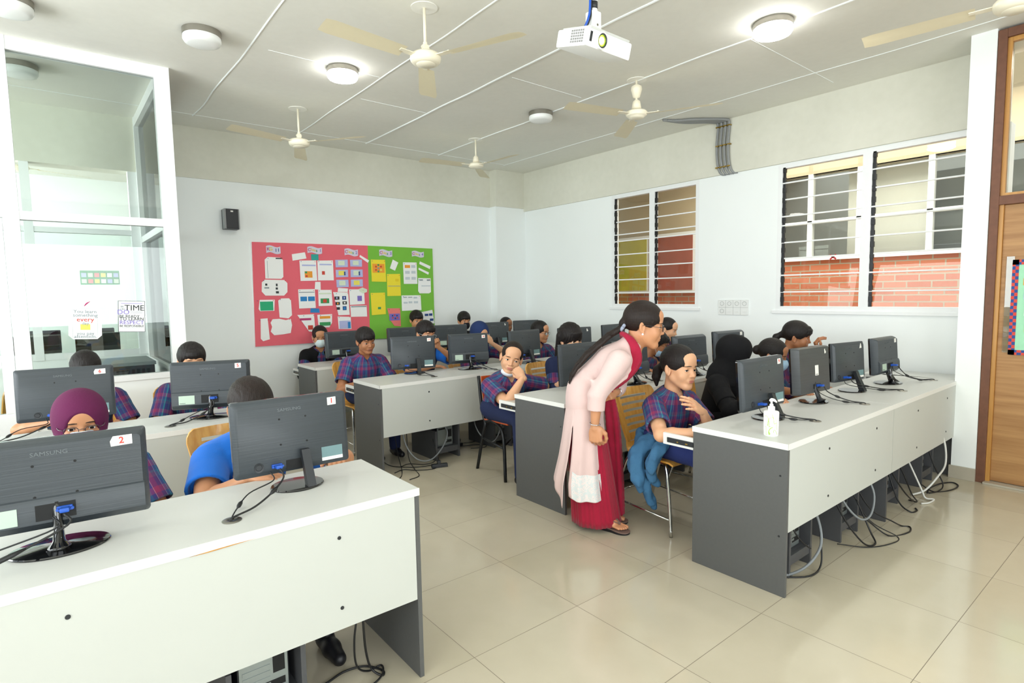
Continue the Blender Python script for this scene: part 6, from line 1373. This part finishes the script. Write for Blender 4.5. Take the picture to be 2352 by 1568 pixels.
PAPERS=[('worksheet', 'paper_white', [(2.034, 1.965), (2.175, 1.961), (2.207, 1.933), (2.202, 1.734), (2.178, 1.711), (1.997, 1.714), (2.0, 1.933)], 'tall white worksheet with clipped corners under the KG II title'), ('worksheet', 'paper_white', [(1.991, 1.702), (2.213, 1.697), (2.245, 1.66), (2.24, 1.554), (2.199, 1.513), (1.987, 1.516), (1.948, 1.563), (1.955, 1.671)], 'wide octagonal white sheet with four small black pictures'), ('worksheet', 'paper_white', [(1.92, 1.468), (2.089, 1.467), (2.078, 1.337), (1.918, 1.337), (1.903, 1.363)], 'white bordered green sheet at the left edge of the board'), ('worksheet', 'paper_white', [(2.166, 1.48), (2.254, 1.48), (2.277, 1.458), (2.281, 1.277), (2.237, 1.241), (2.135, 1.256), (2.129, 1.456)], 'narrow white sheet with clipped corners right of the green one'), ('worksheet', 'paper_white', [(1.919, 1.249), (1.998, 1.251), (2.011, 1.004), (1.935, 0.986), (1.91, 1.016)], 'thin upright white sheet at the lower left of the board'), ('worksheet', 'paper_white', [(2.053, 1.238), (2.134, 1.24), (2.205, 1.221), (2.263, 1.235), (2.275, 1.159), (2.255, 1.064), (2.166, 1.053), (2.063, 1.048), (2.025, 1.093), (2.043, 1.15), (2.028, 1.197)], 'scalloped white sheet of typed text at the lower left'), ('caption_slip', 'paper_white', [(2.313, 2.004), (2.471, 2.032), (2.486, 1.958), (2.319, 1.927)], 'tilted white slip left of the Class 1 title'), ('caption_slip', 'paper_teal', [(2.543, 2.01), (2.634, 2.013), (2.634, 1.94), (2.546, 1.938)], 'small teal card below the Class 1 title'), ('worksheet', 'paper_white', [(2.399, 1.931), (2.603, 1.937), (2.605, 1.69), (2.402, 1.686)], 'white sheet with a picture of fruit'), ('worksheet', 'paper_white', [(2.618, 1.935), (2.816, 1.942), (2.817, 1.694), (2.616, 1.692)], 'white sheet with a red apple picture'), ('caption_slip', 'paper_white', [(2.58, 1.675), (2.646, 1.675), (2.644, 1.577), (2.57, 1.583)], 'small white card with a coloured scribble'), ('worksheet', 'paper_white', [(2.367, 1.585), (2.57, 1.587), (2.572, 1.356), (2.369, 1.354)], 'white sheet with an oval sea picture and a blue rectangle'), ('worksheet', 'paper_white', [(2.612, 1.577), (2.783, 1.575), (2.787, 1.378), (2.61, 1.377)], 'white sheet with a green and red flag drawing'), ('caption_slip', 'paper_blue', [(2.508, 1.353), (2.614, 1.347), (2.618, 1.295), (2.502, 1.301)], 'small blue oval card between the flag and sea sheets'), ('worksheet', 'paper_white', [(2.342, 1.277), (2.546, 1.28), (2.553, 1.056), (2.475, 1.071)], 'curled white sheet with a magenta heading bar'), ('worksheet', 'paper_white', [(2.588, 1.27), (2.775, 1.272), (2.77, 1.163), (2.733, 1.109), (2.598, 1.111)], 'white sheet with an orange heading above a green picture'), ('lilac_card', 'paper_lilac', [(2.845, 1.949), (3.009, 1.956), (3.009, 1.863), (2.847, 1.856)], 'lilac card, top left of the six'), ('lilac_card', 'paper_lilac', [(3.039, 1.954), (3.202, 1.961), (3.199, 1.869), (3.04, 1.87)], 'lilac card, top right of the six'), ('lilac_card', 'paper_lilac', [(2.846, 1.825), (3.007, 1.829), (3.008, 1.737), (2.847, 1.732)], 'lilac card, middle left of the six'), ('lilac_card', 'paper_lilac', [(3.042, 1.83), (3.205, 1.834), (3.206, 1.738), (3.04, 1.735)], 'lilac card, middle right of the six'), ('lilac_card', 'paper_lilac', [(2.847, 1.701), (3.006, 1.703), (3.009, 1.609), (2.85, 1.605)], 'lilac card, bottom left of the six'), ('lilac_card', 'paper_lilac', [(3.041, 1.703), (3.202, 1.707), (3.203, 1.614), (3.038, 1.613)], 'lilac card, bottom right of the six'), ('caption_slip', 'paper_white', [(3.176, 2.02), (3.3, 1.951), (3.282, 1.92), (3.168, 1.994)], 'white slip slanting over the edge between pink and green'), ('worksheet', 'paper_white', [(2.799, 1.547), (2.997, 1.539), (3.006, 1.255), (2.857, 1.255)], 'white sheet with six small planet pictures'), ('caption_slip', 'paper_white', [(2.865, 1.6), (2.997, 1.59), (2.991, 1.545), (2.859, 1.547)], 'white slip above the planet sheet'), ('worksheet', 'paper_white', [(3.011, 1.579), (3.216, 1.579), (3.218, 1.386), (3.014, 1.38)], 'white sheet with a purple badge picture'), ('caption_slip', 'paper_mint3', [(3.143, 1.583), (3.193, 1.602), (3.256, 1.576), (3.252, 1.542), (3.196, 1.525), (3.148, 1.555)], 'pale star shaped cut-out on the sheet with the purple badge'), ('worksheet', 'paper_white', [(3.019, 1.369), (3.242, 1.368), (3.245, 1.223), (3.023, 1.228)], 'wide white sheet below the one with the purple badge'), ('worksheet', 'paper_white', [(2.846, 1.239), (3.019, 1.228), (3.022, 1.072), (2.853, 1.08)], 'white sheet with a pale blue screen picture at the bottom of the pink half'), ('worksheet', 'paper_yellow', [(3.325, 1.964), (3.528, 1.965), (3.536, 1.674), (3.327, 1.678)], 'yellow sheet with an orange picture of rings'), ('worksheet', 'paper_yellow', [(3.547, 1.777), (3.745, 1.781), (3.747, 1.485), (3.544, 1.485)], 'yellow sheet in the middle of the green half'), ('worksheet', 'paper_yellow', [(3.305, 1.53), (3.511, 1.533), (3.513, 1.245), (3.311, 1.238)], 'yellow sheet at the lower left of the green half'), ('worksheet', 'paper_pink', [(3.535, 1.322), (3.727, 1.317), (3.731, 1.071), (3.631, 1.082), (3.569, 1.168)], 'salmon pink sheet with a purple picture'), ('caption_slip', 'paper_white', [(3.642, 1.971), (3.724, 1.933), (3.67, 1.823), (3.595, 1.855)], 'tilted white slip left of the Class 4 sheets'), ('worksheet', 'paper_white', [(3.793, 1.938), (4.003, 1.939), (4.007, 1.645), (3.796, 1.646)], 'white sheet with orange and grey thumbnails'), ('caption_slip', 'paper_white', [(4.055, 1.956), (4.224, 1.891), (4.21, 1.851), (4.044, 1.919)], 'upper of two slanting white slips at the right edge'), ('caption_slip', 'paper_white', [(4.035, 1.869), (4.197, 1.804), (4.184, 1.773), (4.03, 1.842)], 'lower of two slanting white slips at the right edge'), ('worksheet', 'paper_white', [(4.021, 1.726), (4.22, 1.723), (4.219, 1.53), (4.187, 1.512), (4.037, 1.514), (4.014, 1.545)], 'rounded white sheet at the right edge of the board'), ('worksheet', 'paper_white', [(3.754, 1.49), (4.05, 1.488), (4.057, 1.282), (3.753, 1.28)], 'wide white sheet with small line drawings'), ('worksheet', 'paper_white', [(4.035, 1.25), (4.234, 1.279), (4.263, 1.088), (4.072, 1.085)], 'tilted white sheet with four dark blue thumbnails')]
TITLES=[('KG II', (2.022, 2.103), (2.184, 1.997)), ('Class 1', (2.502, 2.109), (2.682, 2.011)), ('Class 2', (2.971, 2.101), (3.151, 1.997)), ('Class 3', (3.448, 2.106), (3.637, 2.0)), ('Class 4', (3.933, 2.102), (4.121, 2.006))]
MARKS=[(1.922, 1.447, 2.068, 1.342, 'paper_mint', 2), (2.124, 1.957, 2.2, 1.943, 'ink_dark', 0), (2.008, 1.937, 2.21, 1.937, 'ink_grey', 0), (2.029, 1.919, 2.025, 1.723, 'ink_grey', 0), (1.991, 1.656, 2.014, 1.632, 'ink_dark', 1), (2.111, 1.655, 2.13, 1.624, 'ink_dark', 1), (2.107, 1.61, 2.131, 1.585, 'ink_dark', 1), (2.107, 1.566, 2.141, 1.54, 'ink_dark', 1), (1.98, 1.614, 2.033, 1.598, 'ink_grey', 1), (2.427, 1.884, 2.594, 1.866, 'paper_lilac', 8), (2.455, 1.804, 2.549, 1.726, 'paper_orange', 8), (2.457, 1.801, 2.486, 1.778, 'ink_green', 8), (2.464, 1.756, 2.49, 1.733, 'ink_red', 8), (2.643, 1.897, 2.797, 1.88, 'paper_lilac', 9), (2.67, 1.807, 2.706, 1.763, 'ink_red', 9), (2.389, 1.497, 2.468, 1.441, 'paper_blue', 11), (2.482, 1.497, 2.564, 1.441, 'paper_blue', 11), (2.374, 1.553, 2.563, 1.544, 'ink_grey', 11), (2.637, 1.47, 2.745, 1.41, 'ink_green', 12), (2.668, 1.459, 2.713, 1.418, 'ink_red', 12), (2.62, 1.539, 2.775, 1.523, 'paper_mint3', 12), (2.372, 1.235, 2.509, 1.208, 'ink_magenta', 14), (2.465, 1.145, 2.526, 1.092, 'ink_red', 14), (2.616, 1.251, 2.75, 1.219, 'paper_orange', 15), (2.612, 1.176, 2.751, 1.131, 'ink_green', 15), (2.814, 1.492, 2.878, 1.451, 'ink_dark', 23), (2.915, 1.495, 2.967, 1.449, 'ink_navy', 23), (2.825, 1.422, 2.882, 1.384, 'ink_dark', 23), (2.917, 1.428, 2.974, 1.389, 'ink_dark', 23), (2.836, 1.357, 2.879, 1.324, 'ink_dark', 23), (2.916, 1.366, 2.966, 1.317, 'ink_navy', 23), (2.835, 1.483, 2.853, 1.463, 'paper_lilac', 23), (2.933, 1.483, 2.951, 1.463, 'paper_lilac', 23), (2.844, 1.413, 2.864, 1.393, 'paper_orange', 23), (2.933, 1.42, 2.955, 1.399, 'paper_white', 23), (2.928, 1.356, 2.955, 1.326, 'paper_blue', 23), (3.119, 1.495, 3.18, 1.428, 'ink_purple', 25), (2.864, 1.182, 3.013, 1.083, 'paper_lilac', 28), (2.975, 1.165, 3.013, 1.083, 'paper_blue', 28), (3.031, 1.363, 3.238, 1.35, 'ink_grey', 27), (3.344, 1.91, 3.515, 1.795, 'paper_orange', 29), (3.56, 1.621, 3.738, 1.614, 'ink_grey', 30), (3.669, 1.716, 3.721, 1.68, 'paper_orange2', 30), (3.401, 1.343, 3.444, 1.313, 'ink_green', 31), (3.561, 1.246, 3.717, 1.156, 'ink_purple', 32), (3.818, 1.902, 3.898, 1.862, 'paper_orange', 34), (3.916, 1.903, 3.981, 1.865, 'ink_grey2', 34), (3.82, 1.822, 3.89, 1.783, 'ink_grey2', 34), (3.916, 1.823, 3.981, 1.787, 'ink_grey2', 34), (3.82, 1.74, 3.89, 1.704, 'ink_grey2', 34), (3.916, 1.741, 3.981, 1.704, 'ink_grey2', 34), (4.04, 1.708, 4.093, 1.69, 'ink_grey', 37), (4.157, 1.708, 4.21, 1.687, 'ink_grey', 37), (4.069, 1.624, 4.212, 1.611, 'ink_grey2', 37), (3.78, 1.469, 3.834, 1.459, 'ink_grey', 38), (3.855, 1.468, 3.916, 1.458, 'ink_grey', 38), (3.938, 1.47, 3.992, 1.444, 'ink_grey2', 38), (3.78, 1.402, 3.842, 1.377, 'ink_grey2', 38), (3.859, 1.407, 3.914, 1.381, 'ink_grey2', 38), (3.94, 1.408, 4.004, 1.379, 'ink_grey2', 38), (4.108, 1.227, 4.164, 1.196, 'ink_navy', 39), (4.177, 1.23, 4.231, 1.197, 'ink_navy', 39), (4.189, 1.157, 4.246, 1.124, 'ink_navy', 39), (2.882, 1.939, 2.965, 1.883, 'paper_mint3', 16), (3.076, 1.943, 3.153, 1.889, 'paper_mint3', 17), (2.882, 1.814, 2.964, 1.757, 'paper_yel2', 18), (2.952, 1.804, 2.971, 1.757, 'ink_navy', 18), (3.079, 1.819, 3.16, 1.758, 'paper_mint3', 19), (3.148, 1.808, 3.167, 1.758, 'ink_navy', 19), (2.884, 1.69, 2.965, 1.63, 'paper_mint3', 20), (3.079, 1.692, 3.157, 1.635, 'paper_yel2', 21), (3.415, 1.906, 3.439, 1.883, 'ink_green', 29), (3.381, 1.884, 3.405, 1.861, 'ink_red', 29), (3.452, 1.885, 3.476, 1.862, 'ink_red', 29), (3.379, 1.841, 3.403, 1.818, 'ink_red', 29), (3.45, 1.842, 3.475, 1.819, 'paper_yel2', 29), (3.414, 1.823, 3.438, 1.799, 'ink_green', 29), (3.415, 1.864, 3.44, 1.842, 'ink_grey', 29), (3.597, 1.231, 3.618, 1.211, 'ink_navy', 32), (3.629, 1.236, 3.65, 1.216, 'ink_red', 32), (3.664, 1.228, 3.684, 1.208, 'ink_navy', 32), (3.602, 1.201, 3.622, 1.181, 'ink_red', 32), (3.638, 1.193, 3.659, 1.173, 'ink_navy', 32), (3.668, 1.2, 3.688, 1.18, 'ink_red', 32)]
# ------------------------------------------------------------ pinboard with children's work
simple('board_pink', '#ea6a78', .85, var=.04, scale=5, bump=.1); simple('board_green', '#7cc043', .85, var=.05, scale=5, bump=.1); simple('paper_mint3', '#dbe8cf', .8); simple('paper_yel2', '#f0e36a', .8); simple('paper_orange2', '#e9cf2a', .8); simple('ink_grey2', '#c9d2d8', .8)
b = thing('pinboard', 'long pinboard covered half in pink and half in green paper on the back wall', 'pinboard', (0, 0, 0))
obj('backing', bx(1.86, 4.27, 7.035, YB, .93, 2.125), 'white_frame', b)
for n_, m_, c_ in BOARD: obj(n_, add_prism(newbm(), c_, 7.024 if 'pink' in n_ else 7.025, 7.034, 'XZ'), m_, b)
pp = []
for i, (n_, m_, c_, l_) in enumerate(PAPERS):
    cx = sum(p[0] for p in c_) / len(c_); cz = sum(p[1] for p in c_) / len(c_)
    y = 7.020 - .0012 * (i % 3) - (.003 if 'star' in l_ or 'slanting over' in l_ or 'above the planet' in l_ else 0)
    o = obj(n_, add_prism(newbm(), [(x - cx, z - cz) for x, z in c_], 0, .0008, 'XZ'), m_); o.location = (cx, y, cz)
    tag(o, l_ if len(l_.split()) <= 16 else l_[:90], 'paper', 'lilac cards on the pink paper' if n_ == 'lilac_card' else None); pp.append((o, cx, y, cz))
for mk_i, (x0, z0, x1, z1, m_, i) in enumerate(MARKS):
    o, cx, y, cz = pp[i]; q = obj('printed_picture', bx(min(x0, x1) - cx, max(x0, x1) - cx, -.0006 - .00004 * mk_i, .0, min(z0, z1) - cz, max(z0, z1) - cz), m_, o)
for o, cx, y, cz in pp:
    if o.name.startswith('worksheet'):
        bb = [v.co for v in o.data.vertices]; w_ = max(v.x for v in bb); h_ = max(v.z for v in bb)
        obj('pin', add_cyl(newbm(), (-w_ * .82, -.006, h_ * .86), (-w_ * .82, 0, h_ * .86), .004, seg=8), 'ink_navy', o); obj('pin', add_cyl(newbm(), (w_ * .82, -.006, h_ * .86), (w_ * .82, 0, h_ * .86), .004, seg=8), 'ink_red', o)
LC = ['ink_magenta', 'paper_orange', 'paper_orange2', 'paper_orange2', 'ink_green', 'ink_green', 'ink_purple']
for t_, (xa, za), (xb, zb) in TITLES:
    cx, cz, w_, h_ = (xa + xb) / 2, (za + zb) / 2, xb - xa, za - zb
    bm = newbm(); top = []; bot = []
    for k in range(13):
        u = k / 12; wv = .10 * h_ * math.sin(u * 2 * PI); top.append((-w_ / 2 + w_ * u, h_ * .38 + wv)); bot.append((-w_ / 2 + w_ * u, -h_ * .38 + wv))
    add_prism(bm, top + bot[::-1], 0, .0008, 'XZ'); o = obj('title_banner', bm, 'paper_title' if 'paper_title' in M else simple('paper_title', '#d9d4e6', .8)); o.location = (cx, 7.018, cz); tag(o, 'wavy lilac banner reading ' + t_ + {'KG II': ' above the sheet with clipped corners', 'Class 1': ' above the fruit picture on pink', 'Class 2': ' above the lilac cards', 'Class 3': ' above the yellow sheets on green', 'Class 4': ' at the right end of the green half'}[t_], 'banner')
    n_ = len(t_); adv = w_ * .88 / n_
    for k, ch in enumerate(t_):
        if ch == ' ': continue
        u = (k + .5) / n_; text('letter', ch, h_ * .52, (['ink_magenta', 'paper_orange2', 'ink_purple', 'ink_navy', 'ink_navy'] if t_ == 'KG II' else LC)[k], o, (-w_ * .44 + adv * (k + .5), -.001, .07 * h_ * math.sin(u * 2 * PI)), (90, 0, 0), bold=.0008)
# ------------------------------------------------------------ notices on the glass
def notice(name, label, x0, x1, z0, z1, corner=0, y=5.392):
    cx, cz = (x0 + x1) / 2, (z0 + z1) / 2; w, h = x1 - x0, z1 - z0; c = corner
    poly = [(-w / 2 + c, -h / 2), (w / 2 - c, -h / 2), (w / 2, -h / 2 + c), (w / 2, h / 2 - c), (w / 2 - c, h / 2), (-w / 2 + c, h / 2), (-w / 2, h / 2 - c), (-w / 2, -h / 2 + c)] if c else [(-w / 2, -h / 2), (w / 2, -h / 2), (w / 2, h / 2), (-w / 2, h / 2)]
    o = obj(name, add_prism(newbm(), poly, 0, .001, 'XZ'), 'paper_white'); o.location = (cx, y, cz); o.rotation_euler = (0, R(3), 0); tag(o, label, 'notice'); return o, w, h
o, w, h = notice('apple_notice', 'white apple shaped notice about learning taped to the glass partition', .115, .318, 1.205, 1.455, .028)
for s_, z, sz, m_ in (('You learn', .33, .036, 'ink_grey'), ('something', .22, .036, 'ink_grey'), ('every', .09, .048, 'ink_red'), ('day', -.03, .032, 'ink_grey'), ('you pay', -.33, .034, 'ink_grey'), ('attention.', -.42, .036, 'ink_grey')): text('lettering', s_, sz, m_, o, (0, -.001, z * h), (90, 0, 0))
obj('yellow_square', bx(-.03, .03, -.0006, 0, -.055, -.012), 'paper_yel2', o); obj('apple_stalk', add_tube(newbm(), [(-.005, 0, h / 2), (.01, -.002, h / 2 + .02), (.03, 0, h / 2 + .035)], .004, 6, radii=[.003, .006, .002]), 'ink_magenta', o)
bm = newbm()
for a in ((-w * .37, w * .37, -h * .455, -h * .45), (-w * .37, w * .37, h * .42, h * .425), (-w * .375, -w * .37, -h * .455, h * .425), (w * .37, w * .375, -h * .455, h * .425)): bx(a[0], a[1], -.0005, 0, a[2], a[3], bm=bm)
obj('border_line', bm, 'ink_grey', o)
o, w, h = notice('rules_notice', 'white rules notice reading TIME and RESPECT on the glass partition', .424, .602, 1.243, 1.487)
for s_, x, z, sz, m_ in (('TIME', .018, .27, .062, 'ink_dark'), ('BE', -.062, .31, .02, 'ink_grey'), ('ON', -.062, .23, .02, 'ink_grey'), ('DO', -.055, .13, .052, 'ink_purple'), ('BE READY', -.015, .0, .030, 'ink_dark'), ('TO LEARN', .0, -.085, .034, 'ink_dark'), ('RESPECT', .0, -.20, .042, 'ink_purple'), ('BE RESPONSIBLE', .0, -.31, .022, 'ink_dark')): text('lettering', s_, sz, m_, o, (x, -.001, z * h), (90, 0, 0))
for a in ((-.01, .07, .16, .17), (-.01, .07, .11, .12), (-.07, .07, .41, .425), (-.065, .065, -.375, -.367)): obj('small_print', bx(a[0], a[1], -.0005, 0, a[2] * h, a[3] * h), 'ink_purple' if a[2] > .3 else 'ink_grey', o)
bm = newbm()
for a in ((-w / 2, w / 2, -h / 2, -h / 2 + .003), (-w / 2, w / 2, h / 2 - .003, h / 2), (-w / 2, -w / 2 + .003, -h / 2, h / 2), (w / 2 - .003, w / 2, -h / 2, h / 2)): bx(a[0], a[1], -.0006, 0, a[2], a[3], bm=bm)
obj('border_line', bm, 'ink_dark', o)
t = thing('card_strip', 'long strip of small coloured cards hanging behind the glass partition', 'notice', (.42, 7.035, 1.72)); obj('backing_sheet', bx(-.15, .17, 0, .002, -.07, .07), 'ink_green', t)
k = 0
for r_ in range(2):
    for c_ in range(6): obj('card', bx(-.14 + .052 * c_, -.10 + .052 * c_, -.002, 0, .005 - .06 * r_, .045 - .06 * r_), ('paper_lilac', 'paper_mint3', 'paper_pink', 'paper_yel2', 'paper_white')[k % 5], t); k += 1
# ------------------------------------------------------------ the spaces behind the glass
t = thing('steel_cabinet', 'low black cabinet with grey top behind the glass partition', 'cabinet', (.42, 6.15, 0)); obj('body', bx(-.28, .28, -.3, .3, 0, .93, .005), 'black_plastic', t); obj('top', bx(-.29, .29, -.31, .31, .93, .96, .004), 'grey_panel', t)
bm = newbm()
for k in range(14): bx(-.26 + .037 * k, -.24 + .037 * k, -.304, -.3, .80, .90, bm=bm)
obj('vent_slots', bm, 'dark_hole', t)
simple('far_monitor', '#343a40', .5)
for i, (x, y) in enumerate(((-1.9, 8.3), (-.45, 8.3), (-1.9, 9.7), (-.45, 9.7))):
    make_desk(x, y, 1.4, 'desk in the %s row of the room beyond the glass, %s' % ('first' if y < 9 else 'second', 'left section' if x < -1 else 'right section'), 'computer desks', tray=False)
for i, (x, y, r_) in enumerate(((-1.3, 8.5, 'first'), (-.12, 8.5, 'first'), (.45, 8.5, 'first'), (-1.2, 9.9, 'second'), (-.1, 9.9, 'second'), (.5, 9.9, 'second'))):
    make_monitor('B', x, y, 180, 'monitor in the %s row of the room beyond the glass, %s' % (r_, ('far left', 'middle', 'right')[i % 3]), sticker=None, logo=False)
for i, (x, y, a, l_) in enumerate(((-.25, 7.75, 8, 'left plywood chair in the room beyond the glass'), (.38, 7.8, -6, 'right plywood chair in the room beyond the glass'), (.5, 9.25, 0, 'rearmost plywood chair in the room beyond the glass'), (-.42, 6.1, 60, 'plywood chair standing inside the glass corner'))):
    c = dup(CHAIR0, (x, y, 0), R(a), l_)
# ------------------------------------------------------------ cables under the desks
def cable(label, pts, r, mat, grp='loose cables under the desks', nm='floor_cable'):
    o = obj(nm, add_tube(newbm(), pts, r, 7, 7), mat, None, True); tag(o, label, 'cable', grp); return o
G, K_, Wh = 'cable_grey', 'cable_black', 'cable_white'
cable('pale grey cable arcing beside the tower under the nearest desk', [(.62, 2.02, .42), (.66, 2.06, .33), (.665, 2.08, .22), (.63, 2.1, .12), (.57, 2.08, .03), (.50, 2.0, .006)], .005, Wh)
cable('black cable hanging in a long loop near the end panel of the nearest desk', [(.86, 2.0, .62), (.858, 2.0, .40), (.86, 2.0, .25), (.875, 2.02, .12), (.90, 2.03, .03), (.93, 2.0, .006), (.945, 2.03, .005), (.90, 2.10, .005), (.82, 2.12, .005), (.70, 2.10, .005), (.55, 2.2, .005)], .0045, K_)
cable('second black cable crossing the hanging loop under the nearest desk', [(.865, 2.01, .62), (.85, 2.01, .35), (.83, 2.02, .18), (.845, 2.04, .06), (.90, 2.06, .006), (.955, 2.06, .006), (.93, 2.0, .01), (.86, 1.97, .006), (.75, 1.98, .006)], .004, K_)
cable('grey cable drooping from the tower under the third row to the floor', [(2.30, 4.40, .62), (2.31, 4.40, .40), (2.33, 4.36, .20), (2.40, 4.30, .08), (2.52, 4.27, .06), (2.66, 4.30, .14), (2.75, 4.36, .24), (2.73, 4.40, .33)], .006, G)
cable('grey cable drooping behind the black metal chair', [(3.10, 4.45, .60), (3.08, 4.42, .36), (3.09, 4.36, .20), (3.16, 4.28, .10), (3.27, 4.30, .12), (3.38, 4.36, .24)], .006, G)
for i, p in enumerate(([(2.20, 4.62, .05), (2.25, 4.50, .006), (2.35, 4.36, .005), (2.45, 4.30, .005), (2.56, 4.28, .005)], [(2.33, 4.58, .30), (2.31, 4.48, .10), (2.25, 4.30, .005), (2.15, 4.15, .005), (2.06, 4.12, .005)], [(2.42, 4.52, .32), (2.38, 4.42, .08), (2.36, 4.28, .005), (2.30, 4.10, .005), (2.19, 4.06, .005)], [(2.18, 4.30, .005), (2.28, 4.33, .005), (2.36, 4.24, .005), (2.48, 4.18, .005), (2.58, 4.24, .005), (2.62, 4.32, .05)], [(2.62, 4.40, .20), (2.60, 4.32, .04), (2.50, 4.34, .005), (2.40, 4.45, .005), (2.30, 4.42, .005)])):
    cable('%s black cable in the tangle under the third row desk' % ('leftmost short', 'steeply falling thin', 'lowest thin', 'wavy floor', 'short curled')[i], p, .0035, K_, 'tangled cables left of the third row tower')
t = thing('plug_block', 'black multi plug block on the floor beside the third row tower', 'plug', (2.56, 4.20, 0), R(-20)); obj('block', bx(-.07, .07, -.02, .02, 0, .03, .004), 'black_plastic', t); obj('plug', bx(-.02, .01, -.02, .02, .03, .06, .004), 'black_plastic', t)
t = thing('power_adapter', 'black power adapter on the floor between the two third row towers', 'adapter', (3.05, 4.66, 0), R(15)); obj('brick', bx(-.06, .06, -.025, .025, 0, .03, .005), 'black_plastic', t); obj('lead', add_tube(newbm(), [(.06, 0, .012), (.12, .02, .006), (.2, -.03, .005), (.3, -.02, .005)], .003, 6, 5), 'cable_black', t)
cable('black cable looping over the floor right of the power adapter', [(2.85, 4.62, .005), (2.95, 4.66, .006), (3.15, 4.60, .005), (3.28, 4.52, .005), (3.22, 4.44, .005), (3.10, 4.50, .005)], .0035, K_)
cable('thin cable hanging beside the trouser leg under the third row', [(3.02, 4.62, .62), (3.0, 4.62, .35), (3.03, 4.64, .12), (3.05, 4.66, .03)], .0035, K_)
# right front row
cable('thick grey cable curling from the first tower of the right front row', [(3.05, 1.36, .36), (3.09, 1.30, .32), (3.11, 1.27, .22), (3.06, 1.25, .14), (2.97, 1.27, .07), (2.90, 1.33, .02), (2.78, 1.42, .006)], .007, G)
cable('black cable draped over the first stand of the right front row', [(2.86, 1.38, .55), (2.86, 1.34, .36), (2.90, 1.30, .24), (2.97, 1.28, .17), (3.02, 1.28, .14)], .004, K_)
cable('black cable falling behind the first stand of the right front row', [(3.07, 1.37, .42), (3.13, 1.30, .30), (3.14, 1.28, .15), (3.10, 1.26, .03), (2.98, 1.27, .006), (2.84, 1.38, .006)], .0045, K_)
cable('thin black cable on the floor at the sanitizer desk end panel', [(2.73, 1.40, .10), (2.80, 1.34, .012), (2.90, 1.38, .006), (2.84, 1.46, .006), (2.74, 1.48, .006)], .0035, K_)
cable('light grey cable beside the sanitizer desk end panel', [(2.72, 1.42, .20), (2.80, 1.40, .10), (2.89, 1.36, .02), (2.93, 1.33, .006)], .004, G)
cable('grey cable in a wide loop at the second stand of the right front row', [(3.44, 1.36, .46), (3.47, 1.30, .28), (3.55, 1.24, .17), (3.66, 1.22, .17), (3.76, 1.24, .27), (3.76, 1.30, .40)], .006, G)
cable('long black cable looping furthest out on the tiles by the second stand', [(3.78, 1.36, .30), (3.84, 1.28, .14), (3.95, 1.20, .06), (4.06, 1.18, .006), (4.08, 1.14, .005), (3.98, 1.12, .005), (3.84, 1.18, .006), (3.76, 1.28, .10)], .0045, K_)
cable('thin black cable forming a corner on the tiles by the second stand', [(3.70, 1.36, .30), (3.76, 1.26, .10), (3.86, 1.14, .006), (3.74, 1.13, .005), (3.58, 1.20, .005), (3.46, 1.32, .02)], .0032, K_)
cable('black cable looping below the second stand board', [(3.42, 1.40, .45), (3.46, 1.30, .20), (3.56, 1.22, .03), (3.66, 1.19, .006), (3.72, 1.24, .05), (3.72, 1.32, .22)], .005, K_)
cable('black cable slanting across the third tower of the right front row', [(4.15, 1.36, .50), (4.22, 1.30, .30), (4.35, 1.26, .14), (4.50, 1.25, .04), (4.58, 1.27, .02)], .005, K_)
cable('second black cable slanting across the third stand', [(4.32, 1.36, .46), (4.38, 1.28, .26), (4.47, 1.25, .10), (4.56, 1.24, .02), (4.60, 1.30, .006)], .0045, K_)
cable('short black cable end on the tiles by the third stand', [(4.42, 1.40, .30), (4.38, 1.30, .06), (4.36, 1.22, .006), (4.42, 1.20, .005), (4.46, 1.22, .005)], .005, K_)
cable('white cable arcing out by the fourth stand near the pillar', [(5.04, 1.36, .52), (5.13, 1.29, .46), (5.18, 1.25, .32), (5.10, 1.22, .18), (4.92, 1.22, .12), (4.80, 1.26, .04), (4.72, 1.32, .008)], .007, Wh)
cable('white cable lying on the tiles between third and fourth stands', [(4.62, 1.42, .50), (4.68, 1.26, .10), (4.66, 1.22, .03), (4.74, 1.19, .007), (4.64, 1.19, .007), (4.58, 1.22, .007)], .006, Wh)
cable('black cable ring on the tiles near the pillar', [(4.84, 1.32, .08), (4.92, 1.24, .006), (5.05, 1.17, .005), (5.20, 1.16, .005), (5.26, 1.21, .005), (5.16, 1.26, .005), (4.98, 1.28, .005), (4.86, 1.26, .005)], .005, K_)
cable('black cable falling to the tiles near the pillar', [(5.0, 1.36, .50), (5.02, 1.28, .20), (5.06, 1.22, .04), (4.96, 1.22, .006), (4.86, 1.25, .006)], .0045, K_)
cable('dark cable hanging in the gap behind the teacher', [(3.46, 2.86, .50), (3.50, 2.78, .30), (3.52, 2.76, .18), (3.46, 2.78, .08)], .005, G)
